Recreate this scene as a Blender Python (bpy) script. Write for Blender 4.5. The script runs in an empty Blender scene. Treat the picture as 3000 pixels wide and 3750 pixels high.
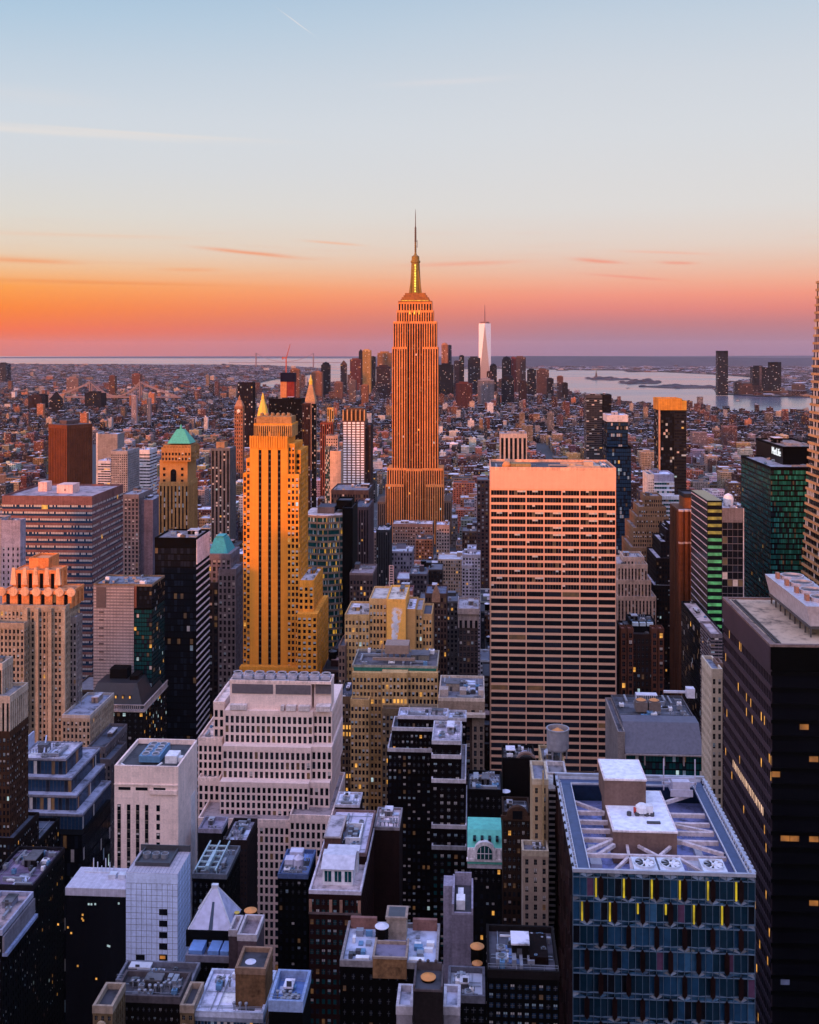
import bpy, math, random
import numpy as np
from mathutils import Vector
random.seed(7)
S = bpy.context.scene
COL = S.collection
# ------------------------------------------------------------ camera
FP = 3920.0; HY = 1280.0; CZ = 260.0; K = 240.0/3920.0      # focal length, eye level (photo pixels), camera height, tan(yaw)
YAW = math.atan(K)
cam = bpy.data.cameras.new('camera'); co = bpy.data.objects.new('camera', cam); COL.objects.link(co)
co.location = (0, 0, CZ); co.rotation_euler = (math.radians(90), 0, YAW)
cam.sensor_fit = 'HORIZONTAL'; cam.sensor_width = 36; cam.lens = 36*FP/3000
cam.shift_y = (HY-1875)/3000; cam.clip_start = 1; cam.clip_end = 120000
S.camera = co
S.view_settings.view_transform = 'Standard'; S.view_settings.look = 'None'
S.view_settings.exposure = .42; S.view_settings.gamma = 1
# ------------------------------------------------------------ sun and sky
SUN_EL, SUN_AZ = math.radians(3.6), math.radians(33)          # low sun behind the camera, to its left
sd = Vector((-math.sin(SUN_AZ)*math.cos(SUN_EL), -math.cos(SUN_AZ)*math.cos(SUN_EL), math.sin(SUN_EL)))
sl = bpy.data.lights.new('sun', 'SUN'); so = bpy.data.objects.new('sun', sl); COL.objects.link(so)
so.location = (-300, -300, 600); so.rotation_euler = sd.to_track_quat('Z', 'Y').to_euler()
sl.energy = 3.2; sl.color = (1.0, .275, .02); sl.angle = math.radians(5)
def lin(c):
    return tuple((v/255/12.92) if v/255 <= .04045 else ((v/255+.055)/1.055)**2.4 for v in c)
W = bpy.data.worlds.new('World'); S.world = W; W.use_nodes = True
nt = W.node_tree; nt.nodes.clear()
def nd(nt, t, **kw):
    n = nt.nodes.new(t)
    for k, v in kw.items(): setattr(n, k, v)
    return n
def mth(nt, op, a, b=None, c=None, clamp=False):
    n = nt.nodes.new('ShaderNodeMath'); n.operation = op; n.use_clamp = clamp
    for i, v in enumerate((a, b, c)):
        if v is None: continue
        if isinstance(v, (int, float)): n.inputs[i].default_value = v
        else: nt.links.new(v, n.inputs[i])
    return n.outputs[0]
def mixc(nt, f, a, b, mode='MIX'):
    n = nt.nodes.new('ShaderNodeMix'); n.data_type = 'RGBA'; n.blend_type = mode
    for i, v in ((0, f), (6, a), (7, b)):
        if isinstance(v, (int, float)): n.inputs[i].default_value = v
        elif isinstance(v, tuple): n.inputs[i].default_value = (*v, 1)
        else: nt.links.new(v, n.inputs[i])
    return n.outputs[2]
def ramp(nt, f, stops):
    n = nt.nodes.new('ShaderNodeValToRGB'); e = n.color_ramp.elements
    while len(e) > 1: e.remove(e[-1])
    e[0].position = stops[0][0]; e[0].color = (*stops[0][1], 1)
    for p, c in stops[1:]:
        q = e.new(p); q.color = (*c, 1)
    nt.links.new(f, n.inputs[0]); return n.outputs[0]
tc = nd(nt, 'ShaderNodeTexCoord'); sx = nd(nt, 'ShaderNodeSeparateXYZ'); nt.links.new(tc.outputs['Generated'], sx.inputs[0])
dx, dy, dz = sx.outputs
hl = mth(nt, 'MAXIMUM', mth(nt, 'SQRT', mth(nt, 'ADD', mth(nt, 'MULTIPLY', dx, dx), mth(nt, 'MULTIPLY', dy, dy))), .0001)
tel = mth(nt, 'DIVIDE', dz, hl)                                # tangent of the elevation
az = mth(nt, 'DIVIDE', dx, hl)                                 # east (-) to west (+)
u = mth(nt, 'MULTIPLY', mth(nt, 'ADD', tel, .02), 1/1.62, clamp=True)
def sky_stops(rows):
    return [(((t+.02)/1.62), lin(c)) for t, c in rows]
ZEN = [(.42, (112, 158, 218)), (.55, (84, 136, 214)), (.8, (60, 112, 206)), (1.5, (44, 92, 190))]
left = [(-.02, (196, 104, 96)), (.0, (226, 112, 82)), (.018, (253, 108, 42)), (.038, (255, 132, 24)), (.056, (254, 158, 64)), (.072, (243, 190, 140)), (.09, (230, 208, 186)), (.12, (222, 216, 208)), (.165, (213, 216, 221)), (.21, (208, 216, 226)), (.255, (193, 209, 225)), (.30, (174, 201, 224)), (.33, (163, 194, 221))] + ZEN
right = [(-.02, (140, 112, 136)), (.0, (152, 118, 144)), (.012, (164, 121, 142)), (.025, (188, 119, 132)), (.037, (222, 126, 126)), (.049, (239, 142, 128)), (.062, (239, 166, 146)), (.078, (231, 188, 172)), (.096, (225, 205, 197)), (.13, (220, 215, 215)), (.20, (214, 216, 222)), (.25, (208, 213, 222)), (.30, (196, 208, 222)), (.33, (186, 203, 221))] + ZEN
mixf = mth(nt, 'MULTIPLY', mth(nt, 'ADD', az, .46), 1/.56, clamp=True)
mixf = mth(nt, 'SMOOTH_MIN', mixf, 1.0, .2)
sky = mixc(nt, mixf, ramp(nt, u, sky_stops(left)), ramp(nt, u, sky_stops(right)))
# thin cirrus, stretched along the horizon, and a few streaks at their own bearings
cv = nd(nt, 'ShaderNodeCombineXYZ')
nt.links.new(mth(nt, 'MULTIPLY', az, 5.0), cv.inputs[0]); nt.links.new(mth(nt, 'MULTIPLY', tel, 90.0), cv.inputs[1])
nz = nd(nt, 'ShaderNodeTexNoise'); nz.inputs['Scale'].default_value = 1.6; nz.inputs['Detail'].default_value = 6; nz.inputs['Roughness'].default_value = .62
nt.links.new(cv.outputs[0], nz.inputs[0])
band = mth(nt, 'MULTIPLY', mth(nt, 'SUBTRACT', nz.outputs[0], .55), 3.2, clamp=True)
low = mth(nt, 'SUBTRACT', 1.0, mth(nt, 'MULTIPLY', mth(nt, 'ABSOLUTE', mth(nt, 'SUBTRACT', tel, .065)), 13.0), clamp=True)
sky = mixc(nt, mth(nt, 'MULTIPLY', mth(nt, 'MULTIPLY', band, low), .22), sky, lin((236, 120, 70)))
def streak(sky, px, py, hw, hh, slope, col, amt):
    t0 = (px-1500)/FP; a0 = (t0-K)/math.sqrt(1+(t0*t0)); e0 = (HY-py)/FP/math.sqrt(1+t0*t0)
    da = mth(nt, 'SUBTRACT', az, a0)
    de = mth(nt, 'SUBTRACT', mth(nt, 'SUBTRACT', tel, e0), mth(nt, 'MULTIPLY', da, -slope))
    wob = mth(nt, 'MULTIPLY', mth(nt, 'SUBTRACT', nz.outputs[0], .5), hh/FP*1.6)
    de = mth(nt, 'ADD', de, wob)
    ga = mth(nt, 'DIVIDE', da, hw/FP); ge = mth(nt, 'DIVIDE', de, hh/FP)
    r = mth(nt, 'ADD', mth(nt, 'POWER', mth(nt, 'ABSOLUTE', ga), 2.5), mth(nt, 'MULTIPLY', ge, ge))
    f = mth(nt, 'MULTIPLY', mth(nt, 'EXPONENT', mth(nt, 'MULTIPLY', r, -1.6)), amt)
    return mixc(nt, f, sky, lin(col))
for a in ((150, 478, 620, 14, .012, (238, 226, 218), .5), (500, 488, 520, 8, .02, (238, 224, 214), .4), (80, 345, 320, 34, .03, (214, 216, 222), .45),
          (1640, 300, 260, 13, -.05, (222, 218, 222), .5), (915, 925, 190, 8, .09, (242, 140, 96), .75), (1225, 890, 110, 6, .08, (244, 170, 134), .6),
          (90, 953, 190, 13, .02, (243, 152, 100), .7), (700, 988, 120, 9, .0, (244, 160, 110), .5), (300, 862, 420, 10, .0, (240, 190, 160), .35),
          (2190, 955, 95, 8, .09, (240, 132, 112), .7), (2480, 962, 70, 7, .05, (240, 134, 116), .6), (2440, 925, 170, 6, .05, (243, 168, 148), .5),
          (2310, 1015, 160, 6, .09, (240, 130, 118), .5), (1700, 966, 230, 10, -.03, (243, 140, 118), .45), (380, 1035, 500, 9, .01, (236, 128, 60), .4),
          (1085, 80, 62, 2.6, .72, (236, 228, 226), .8)):
    sky = streak(sky, *a)
# glow of the rising sun behind the camera
dp = nd(nt, 'ShaderNodeVectorMath', operation='DOT_PRODUCT'); nt.links.new(tc.outputs['Generated'], dp.inputs[0]); dp.inputs[1].default_value = sd
dpv = mth(nt, 'MAXIMUM', dp.outputs['Value'], 0.0)
dp2 = nd(nt, 'ShaderNodeVectorMath', operation='DOT_PRODUCT'); nt.links.new(tc.outputs['Generated'], dp2.inputs[0]); dp2.inputs[1].default_value = Vector((sd.x*.6, sd.y, .5)).normalized()
dpw = mth(nt, 'MAXIMUM', dp2.outputs['Value'], 0.0)
glow = mth(nt, 'ADD', mth(nt, 'MULTIPLY', mth(nt, 'POWER', dpv, 14.0), 1.0), mth(nt, 'MULTIPLY', mth(nt, 'POWER', dpw, 4.0), 5.2))
sky = mixc(nt, 1.0, sky, mixc(nt, glow, (0, 0, 0), (1.0, .60, .49)), 'ADD')
zen = mth(nt, 'MULTIPLY', mth(nt, 'POWER', mth(nt, 'MULTIPLY', mth(nt, 'SUBTRACT', dz, .36), 1.56, clamp=True), .8), 1.7)
sky = mixc(nt, 1.0, sky, mixc(nt, zen, (0, 0, 0), (.42, .58, 1.0)), 'ADD')
st = nd(nt, 'ShaderNodeTexSky'); st.sky_type = 'NISHITA'; st.sun_disc = False; st.sun_elevation = SUN_EL; st.sun_rotation = math.atan2(sd.x, sd.y)
bg2 = nd(nt, 'ShaderNodeBackground'); bg2.inputs[1].default_value = .015; nt.links.new(st.outputs[0], bg2.inputs[0])
bg = nd(nt, 'ShaderNodeBackground'); bg.inputs[1].default_value = .71; nt.links.new(sky, bg.inputs[0])
ad = nd(nt, 'ShaderNodeAddShader'); nt.links.new(bg.outputs[0], ad.inputs[0]); nt.links.new(bg2.outputs[0], ad.inputs[1])
wo = nd(nt, 'ShaderNodeOutputWorld'); nt.links.new(ad.outputs[0], wo.inputs[0])
S.cycles.max_bounces = 5; S.cycles.diffuse_bounces = 3; S.cycles.glossy_bounces = 2; S.cycles.transmission_bounces = 2; S.cycles.volume_bounces = 3
S.cycles.use_denoising = True; S.cycles.caustics_reflective = False; S.cycles.caustics_refractive = False
# ------------------------------------------------------------ projection helpers
def tx(px): return (px-1500)/FP
def gx(px, Y):                                   # grid X of the ray through photo column px at grid depth Y
    t = tx(px); return Y*(t-K)/(1+t*K)
def dep_(X, Y): return Y*math.cos(YAW)-X*math.sin(YAW)
def gz(py, X, Y): return CZ-(py-HY)*dep_(X, Y)/FP
def proj(X, Y, Z):
    d = max(dep_(X, Y), 1.0); l = X*math.cos(YAW)+Y*math.sin(YAW)
    return 1500+FP*l/d, HY+FP*(CZ-Z)/d
def G(px, py):                                   # ground point under a photo pixel
    d = FP*CZ/(py-HY); l = tx(px)*d
    return (-math.sin(YAW)*d+math.cos(YAW)*l, math.cos(YAW)*d+math.sin(YAW)*l)
# ------------------------------------------------------------ materials
MATS = {}
def newmat(n):
    m = bpy.data.materials.new(n); m.use_nodes = True; return m, m.node_tree, m.node_tree.nodes['Principled BSDF']
def wall(col, rough=.85, var=.30, spec=.1):
    key = ('w', col, rough, var)
    if key in MATS: return MATS[key]
    m, t, p = newmat('masonry'); MATS[key] = m
    k_ = min(1.0, (max(col)/.78)**1.3)*(.8 if max(col) < .21 else 1); col = tuple(v*k_ for v in col)
    c = t.nodes.new('ShaderNodeTexCoord')
    n1 = nd(t, 'ShaderNodeTexNoise'); n1.inputs['Scale'].default_value = .09; n1.inputs['Detail'].default_value = 5; t.links.new(c.outputs['Object'], n1.inputs[0])
    mp = nd(t, 'ShaderNodeMapping'); mp.inputs['Scale'].default_value = (.9, .9, .035); t.links.new(c.outputs['Object'], mp.inputs[0])
    n2 = nd(t, 'ShaderNodeTexNoise'); n2.inputs['Scale'].default_value = 1.0; n2.inputs['Detail'].default_value = 4; t.links.new(mp.outputs[0], n2.inputs[0])
    n3 = nd(t, 'ShaderNodeTexNoise'); n3.inputs['Scale'].default_value = 1.7; n3.inputs['Detail'].default_value = 2; t.links.new(c.outputs['Object'], n3.inputs[0])
    s = mth(t, 'ADD', mth(t, 'ADD', n1.outputs[0], n2.outputs[0]), n3.outputs[0])
    vm = nd(t, 'ShaderNodeVectorMath', operation='MULTIPLY'); t.links.new(c.outputs['Object'], vm.inputs[0]); vm.inputs[1].default_value = (.42, .42, .62)
    vf = nd(t, 'ShaderNodeVectorMath', operation='FLOOR'); t.links.new(vm.outputs[0], vf.inputs[0])
    wn = nd(t, 'ShaderNodeTexWhiteNoise'); wn.noise_dimensions = '3D'; t.links.new(vf.outputs[0], wn.inputs[0])
    f = mth(t, 'MULTIPLY_ADD', mth(t, 'SUBTRACT', s, 1.5), var*2.9, 1.0)
    f = mth(t, 'ADD', f, mth(t, 'MULTIPLY', mth(t, 'SUBTRACT', wn.outputs['Value'], .5), var*.75))
    cc = nd(t, 'ShaderNodeCombineColor'); [t.links.new(f, cc.inputs[i]) for i in range(3)]
    t.links.new(mixc(t, 1.0, col, cc.outputs[0], 'MULTIPLY'), p.inputs['Base Color'])
    p.inputs['Roughness'].default_value = rough; p.inputs['Specular IOR Level'].default_value = spec
    return m
def roofm(col):
    key = ('r', col)
    if key in MATS: return MATS[key]
    m, t, p = newmat('roofing'); MATS[key] = m
    c = t.nodes.new('ShaderNodeTexCoord')
    n1 = nd(t, 'ShaderNodeTexNoise'); n1.inputs['Scale'].default_value = .22; n1.inputs['Detail'].default_value = 7; n1.inputs['Roughness'].default_value = .65; t.links.new(c.outputs['Object'], n1.inputs[0])
    r = ramp(t, n1.outputs[0], [(.33, tuple(v*.16 for v in col)), (.42, tuple(v*.6 for v in col)), (.5, col), (.62, tuple(min(1, v*1.15) for v in col)), (.72, tuple(v*.45 for v in col))])
    t.links.new(r, p.inputs['Base Color']); p.inputs['Roughness'].default_value = .8
    return m
def plain(name, col, rough=.5, metal=0, spec=.5):
    key = ('p', name, col, rough)
    if key in MATS: return MATS[key]
    m, t, p = newmat(name); MATS[key] = m
    c = t.nodes.new('ShaderNodeTexCoord'); n = nd(t, 'ShaderNodeTexNoise'); n.inputs['Scale'].default_value = .8; n.inputs['Detail'].default_value = 4
    t.links.new(c.outputs['Object'], n.inputs[0])
    t.links.new(ramp(t, n.outputs[0], [(.3, tuple(v*.8 for v in col)), (.7, tuple(min(1, v*1.15) for v in col))]), p.inputs['Base Color'])
    p.inputs['Roughness'].default_value = rough; p.inputs['Metallic'].default_value = metal; p.inputs['Specular IOR Level'].default_value = spec
    return m
def glow_mat(name, col, st, even=False):
    key = ('e', name)
    if key in MATS: return MATS[key]
    m, t, p = newmat(name); MATS[key] = m
    c = t.nodes.new('ShaderNodeTexCoord'); n = nd(t, 'ShaderNodeTexNoise'); n.inputs['Scale'].default_value = .35; n.inputs['Detail'].default_value = 3
    t.links.new(c.outputs['Object'], n.inputs[0])
    p.inputs['Base Color'].default_value = (.02, .02, .02, 1); p.inputs['Emission Color'].default_value = (*col, 1)
    if even: p.inputs['Emission Strength'].default_value = st
    else: t.links.new(mth(t, 'MULTIPLY', mth(t, 'POWER', n.outputs[0], 1.6), st*3), p.inputs['Emission Strength'])
    return m
GD = lambda: plain('dark_glass', (.007, .008, .011), .14, 0, .12)
GB = lambda: plain('blue_glass', (.016, .042, .085), .12, 0, .35)
GT = lambda: plain('teal_glass', (.006, .055, .058), .12, 0, .3)
GG = lambda: plain('green_glass', (.008, .085, .080), .12, 0, .4)
GG1 = lambda: plain('lit_emerald_glass', (.014, .15, .14), .12, 0, .6)  # light on the brighter green panes put into the glass colour
GG2 = lambda: plain('lit_teal_glass', (.03, .25, .24), .2, 0, .6)  # brightest panes, their light put into the colour as well
BLI = lambda: plain('window_blind', (.50, .46, .42), .6)
BLB = lambda: plain('cool_blind', (.30, .42, .46), .6)
LA = lambda: glow_mat('amber_light', (1.0, .45, .08), .55)
LW = lambda: glow_mat('cool_light', (.70, .95, 1.0), .38)
FR = lambda: plain('dark_frame', (.05, .05, .055), .5)
MET = lambda: plain('grey_metal', (.26, .27, .30), .45, .3)
WHT = lambda: plain('white_paint', (.72, .71, .72), .55)
# ------------------------------------------------------------ mesh builder
class MB:
    def __init__(s): s.v = []; s.f = []; s.m = []; s.o = (0, 0, 0)
    def quad(s, a, b, c, d, m=0):
        i = len(s.v); s.v += [a, b, c, d]; s.f.append((i, i+1, i+2, i+3)); s.m.append(m)
    def box(s, x0, x1, y0, y1, z0, z1, m=0):
        if x1 < x0: x0, x1 = x1, x0
        if y1 < y0: y0, y1 = y1, y0
        i = len(s.v)
        s.v += [(x0, y0, z0), (x1, y0, z0), (x1, y1, z0), (x0, y1, z0), (x0, y0, z1), (x1, y0, z1), (x1, y1, z1), (x0, y1, z1)]
        s.f += [(i, i+3, i+2, i+1), (i+4, i+5, i+6, i+7), (i, i+1, i+5, i+4), (i+1, i+2, i+6, i+5), (i+2, i+3, i+7, i+6), (i+3, i, i+4, i+7)]
        s.m += [m]*6
    def prism(s, poly, z0, z1, m=0, poly2=None):
        n = len(poly); i = len(s.v); p2 = poly2 or poly
        s.v += [(p[0], p[1], z0) for p in poly]+[(p[0], p[1], z1) for p in p2]
        for k in range(n):
            j = (k+1) % n; s.f.append((i+k, i+j, i+n+j, i+n+k)); s.m.append(m)
        s.f.append(tuple(i+n+k for k in range(n))); s.m.append(m)
        s.f.append(tuple(i+k for k in reversed(range(n)))); s.m.append(m)
    def lathe(s, cx, cy, prof, n=16, m=0):
        i = len(s.v)
        for r, z in prof:
            for k in range(n):
                a = 2*math.pi*k/n; s.v.append((cx+r*math.cos(a), cy+r*math.sin(a), z))
        for q in range(len(prof)-1):
            for k in range(n):
                j = (k+1) % n
                s.f.append((i+q*n+k, i+q*n+j, i+(q+1)*n+j, i+(q+1)*n+k)); s.m.append(m)
        s.f.append(tuple(i+(len(prof)-1)*n+k for k in range(n))); s.m.append(m)
        s.f.append(tuple(i+k for k in reversed(range(n)))); s.m.append(m)
    def arch(s, cx, cz, r, y0, y1, m=0, n=14, sq=1.0):
        P_ = [(cx+r*math.cos(math.pi*k/n), cz+r*sq*math.sin(math.pi*k/n)) for k in range(n+1)]; i = len(s.v); k = len(P_)
        s.v += [(x, y0, z) for x, z in P_]+[(x, y1, z) for x, z in P_]
        s.f += [tuple(i+q for q in reversed(range(k))), tuple(i+k+q for q in range(k))]; s.m += [m, m]
        for q in range(k): j = (q+1) % k; s.f.append((i+q, i+j, i+k+j, i+k+q)); s.m.append(m)
    def bar(s, a, b, r, m=0, r2=None):
        a = Vector(a); b = Vector(b); d = (b-a).normalized(); r2 = r if r2 is None else r2
        up = Vector((0, 0, 1)) if abs(d.z) < .9 else Vector((1, 0, 0))
        x = d.cross(up).normalized(); y = d.cross(x)
        i = len(s.v)
        for p, q in ((a, r), (b, r2)):
            for sx_, sy_ in ((-1, -1), (1, -1), (1, 1), (-1, 1)): s.v.append(tuple(p+x*q*sx_+y*q*sy_))
        for k in range(4):
            j = (k+1) % 4; s.f.append((i+k, i+j, i+4+j, i+4+k)); s.m.append(m)
        s.f += [(i+3, i+2, i+1, i), (i+4, i+5, i+6, i+7)]; s.m += [m, m]
    def mesh(s, name, mats):
        me = bpy.data.meshes.new(name); o = s.o
        me.from_pydata([(a-o[0], b-o[1], c-o[2]) for a, b, c in s.v], [], s.f)
        for mt in mats: me.materials.append(mt)
        me.polygons.foreach_set('material_index', s.m); me.update(); return me
    def build(s, name, mats, parent=None):
        o = bpy.data.objects.new(name, s.mesh(name, mats if isinstance(mats, (list, tuple)) else [mats])); COL.objects.link(o)
        if parent: o.parent = parent
        return o
def tag(o, label=None, cat=None, group=None, kind=None):
    for k, v in (('label', label), ('category', cat), ('group', group), ('kind', kind)):
        if v: o[k] = v
    return o
def empty(name, loc, label, cat, group=None):
    o = bpy.data.objects.new(name, None); COL.objects.link(o); o.location = loc; o.empty_display_size = 2
    return tag(o, label, cat, group)
def put(name, me, parent, loc, rz=0):
    o = bpy.data.objects.new(name, me); COL.objects.link(o); o.parent = parent; o.location = loc; o.rotation_euler = (0, 0, rz); return o
OCC = []          # (X0, X1, Y0, Y1, Z0, Z1, owner) of every hero volume
HERO = []         # (short name, building)
# ------------------------------------------------------------ facade styles
def Pn(col, cw, fh, ww=.55, wh=.6, top=14, bot=0, lit=.02, blind=.14, pr=.35, sr=.28, g='d', **k): return dict(t='punch', col=col, cw=cw, fh=fh, ww=ww, wh=wh, top=top, bot=bot, lit=lit, blind=blind, pr=pr, sr=sr, g=g, **k)
def Bn(col, fh, wh=.5, top=12, lit=.03, blind=.12, g='d', pane=12, bot=0, **k): return dict(t='band', col=col, fh=fh, wh=wh, top=top, bot=bot, lit=lit, blind=blind, g=g, pane=pane, **k)
def Sn(col, cw, ww=.45, fh=22, top=16, lit=.01, blind=.05, g='d', sp=(.05, .03, .03), pr=.5, bot=0, **k): return dict(t='strip', col=col, cw=cw, ww=ww, fh=fh, top=top, bot=bot, lit=lit, blind=blind, g=g, sp=sp, pr=pr, **k)
def Cn(col, cw, fh, g='b', lit=.02, blind=.08, top=6, bot=0, hm=.18, vm=.10, **k): return dict(t='curtain', col=col, cw=cw, fh=fh, g=g, lit=lit, blind=blind, top=top, bot=bot, hm=hm, vm=vm, **k)
def Bl(col, **k): return dict(t='blank', col=col, **k)
GL = {'d': GD, 'b': GB, 't': GT, 'g': GG}
def pick(st):
    r = random.random()
    if r < st['lit']*.65: return 3 if random.random() < .72 else 4
    if r < st['lit']+st['blind']: return 1 if random.random() < .6 else 2
    if r > .96: return 6
    if r > .76: return 7
    return 0
def gmats(st): return [GL[st['g']](), GG1() if st['g'] == 'g' else BLI(), GG2() if st['g'] == 'g' else BLB(), LA(), LW(), FR(), glow_mat('dim_interior', (1.0, .45, .16), .05), plain('grey_glass', (.014, .018, .028), .12, 0, .3)]
WINM = {}
def win_mesh(w, h, v, st):
    key = (round(w, 2), round(h, 2), v, st['g'], random.randrange(9) if w > 2.2*h else 0)
    if key in WINM: return WINM[key]
    b = MB()
    if w > 2.2*h:
        n = max(2, round(w/1.5))
        for k in range(n):
            q = random.random(); mm = 0 if q < .55 else 7 if q < .86 else 6 if q < .92 else 0; xa, xb = -w/2+w*k/n, -w/2+w*(k+1)/n
            b.box(xa, xb-.07, -.06, 0, -h/2, h/2, mm)
            if q > .92: b.box(xa, xb-.07, -.08, -.06, h*.12, h/2, 2 if q > .96 else 1)
        WINM[key] = b.mesh('window', gmats(st)); return WINM[key]
    b.box(-w/2, w/2, -.06, 0, -h/2, h/2, 0 if v in (1, 2) else v)
    if v in (1, 2): b.box(-w/2+.04, w/2-.04, -.09, -.06, -h*random.choice((.05, .2)), h/2-.03, v)
    b.box(-w/2, w/2, -.12, -.06, -.05, .05, 5); b.box(-.05, .05, -.115, -.06, -h/2, h/2, 5)
    WINM[key] = b.mesh('window', gmats(st)); return WINM[key]
class Bld:
    def __init__(s, kind, label, cat, yb, ox, oy, rz=0, short=None):
        s.root = empty(kind, (ox, oy, 0), label, cat); s.root.rotation_euler = (0, 0, rz)
        s.o = (ox, oy, 0); s.rz = rz; s.nw = 0; s.yb = yb; s.vis = []; HERO.append((short or kind, s))
    def mb(s): b = MB(); b.o = s.o; return b
    def part(s, name, b, mats, label=None):
        o = b.build(name, mats, s.root)
        if label: o['label'] = label
        return o
    def wall_block(s, x0, x1, y0, y1, z0, z1, st, sides='FLR', occ=True):
        """walls of one rectangular volume (grid coordinates); windows become parts"""
        if occ: OCC.append((x0, x1, y0, y1, z0, z1, s))
        st = dict(st)
        if st['t'] == 'punch': st['pr'] *= .55; st['sr'] *= .5; st['ww'] = min(.95, st['ww']*1.10); st['wh'] = min(.92, st['wh']*1.10); st['blind'] *= .75
        sc = st.get('scale', y0/FP)                  # metres per photo pixel at this depth
        t = st['t']; rel = {'punch': max(st.get('pr', 0), st.get('sr', 0)), 'band': .14, 'strip': st.get('pr', 0), 'curtain': .15, 'blank': 0}[t]
        fs = [f for f in sides]
        b = s.mb(); i = lambda f: rel if f in fs else 0
        b.box(x0+i('L'), x1-i('R'), y0+i('F'), y1, z0, z1-.04)
        wm = s.mb()
        for f in fs:
            if f == 'F': a0, a1, pos = x0, x1, y0
            else: a0, a1, pos = y0+(rel if 'F' in fs else 0), y1, (x0 if f == 'L' else x1)
            def bx(u0, u1, d0, d1, q0, q1, M=b, m=0):
                if f == 'F': M.box(u0, u1, pos-d1, pos-d0, q0, q1, m)
                elif f == 'L': M.box(pos-d1, pos-d0, u0, u1, q0, q1, m)
                else: M.box(pos+d0, pos+d1, u0, u1, q0, q1, m)
            def qd(u0, u1, d, q0, q1, M, m):
                if f == 'F': M.quad((u0, pos-d, q0), (u1, pos-d, q0), (u1, pos-d, q1), (u0, pos-d, q1), m)
                elif f == 'L': M.quad((pos-d, u1, q0), (pos-d, u0, q0), (pos-d, u0, q1), (pos-d, u1, q1), m)
                else: M.quad((pos+d, u0, q0), (pos+d, u1, q0), (pos+d, u1, q1), (pos+d, u0, q1), m)
            if t == 'blank': continue
            top = st['top']*sc; bot = st['bot']*sc; H = z1-z0-top-bot; Wd = a1-a0
            fh = st['fh']*sc; m_ = max(1, round(H/fh)); fh = H/m_; zb = z0+bot
            nmax = st.get('rows', 999)
            if top > .05: bx(a0-(.06 if f == 'F' else 0), a1+(.06 if f == 'F' else 0), -rel, .06, z1-top, z1, b)
            if bot > .05: bx(a0, a1, -rel, -.03, z0, z0+bot, b)
            if t in ('punch', 'strip'):
                n = max(1, round(Wd/(st['cw']*sc))); cw = Wd/n; ww = st['ww']; pw = cw*(1-ww)
                for k in range(n+1):
                    c = a0+k*cw; bx(max(a0, c-pw/2), min(a1, c+pw/2), -rel, st['pr']-rel, z0, z1-top*.9, b)
            if t == 'punch':
                wh = st['wh']; sh = fh*(1-wh)
                for q in range(m_+1):
                    c = zb+q*fh; bx(a0+.05, a1-.05, -rel, st['sr']-rel, max(z0, c-sh/2), min(z1-.08, c+sh/2), b)
                w, h = cw*ww, fh*wh
                big = w/sc >= 7 and h/sc >= 9
                grp = st.get('grp')
                for q in range(m_-1, -1, -1):
                    zc = zb+(q+.5)*fh
                    px_, py_ = proj(a0 if f == 'F' else pos, y0, zc)
                    if py_ > 3790: continue
                    v0 = 3 if random.random() < st.get('litrow', 0) else None
                    for k in range(n):
                        uc = a0+(k+.5)*cw; v = pick(st)
                        if v0 and random.random() < .8: v = v0
                        if f == 'F' and big and s.nw < 100 and py_ < s.yb+10:
                            put('window', win_mesh(w, h, v, st), s.root, (uc-s.o[0], pos+rel-s.o[1], zc)); s.nw += 1
                        elif v in (1, 2):
                            c = zc-h*.05
                            qd(uc-w/2, uc+w/2, -rel+.04, c, zc+h/2, wm, v); qd(uc-w/2, uc+w/2, -rel+.04, zc-h/2, c, wm, 0)
                        else: qd(uc-w/2, uc+w/2, -rel+.04, zc-h/2, zc+h/2, wm, v)
            elif t == 'band':
                wh = st['wh']; sh = fh*(1-wh); pn = max(1, round(Wd/(st['pane']*sc))); pw = Wd/pn
                for q in range(m_+1):
                    c = zb+q*fh; bx(a0, a1, -rel, 0, max(z0, c-sh/2), min(z1-top-.01, c+sh/2), b)
                for q in range(m_):
                    zc = zb+(q+.5)*fh; h = fh*wh
                    if proj(a0 if f == 'F' else pos, y0, zc)[1] > 3790: continue
                    one = f == 'F' and s.nw < 100
                    M = s.mb() if one else wm
                    run = 0
                    for k in range(pn):
                        if run > 0: run -= 1
                        else: v = pick(st); run = random.choice((0, 0, 1, 3)) if v == 3 else 0
                        uu = a0+k*pw
                        if st.get('half') and v not in (3, 4):
                            qd(uu+.10*pw, uu+.90*pw, -rel+.045, zc+h*.02, zc+h/2, M, 1 if random.random() < .8 else 0)
                            qd(uu, uu+pw, -rel+.04, zc-h/2, zc+h/2, M, 0)
                        else: qd(uu+.02*pw, uu+.98*pw, -rel+.04, zc-h/2, zc+h/2, M, v)
                    if one: s.part('window_band', M, gmats(st)); s.nw += 1
            elif t == 'strip':
                for k in range(n):
                    u0 = a0+k*cw+pw/2; u1 = u0+cw*ww
                    one = f == 'F' and s.nw < 100
                    M = s.mb() if one else wm
                    for q in range(m_):
                        zq = zb+q*fh
                        if proj(a0 if f == 'F' else pos, y0, zq)[1] > 3800: continue
                        v = pick(st)
                        qd(u0, u1, -rel+.03, zq, zq+fh*.36, M, 8); qd(u0, u1, -rel+.03, zq+fh*.36, zq+fh, M, v)
                    if one and M.f: s.part('window_strip', M, gmats(st)+[wall(st['sp'], .6)]); s.nw += 1
            elif t == 'curtain':
                n = max(1, round(Wd/(st['cw']*sc))); cw = Wd/n
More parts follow.
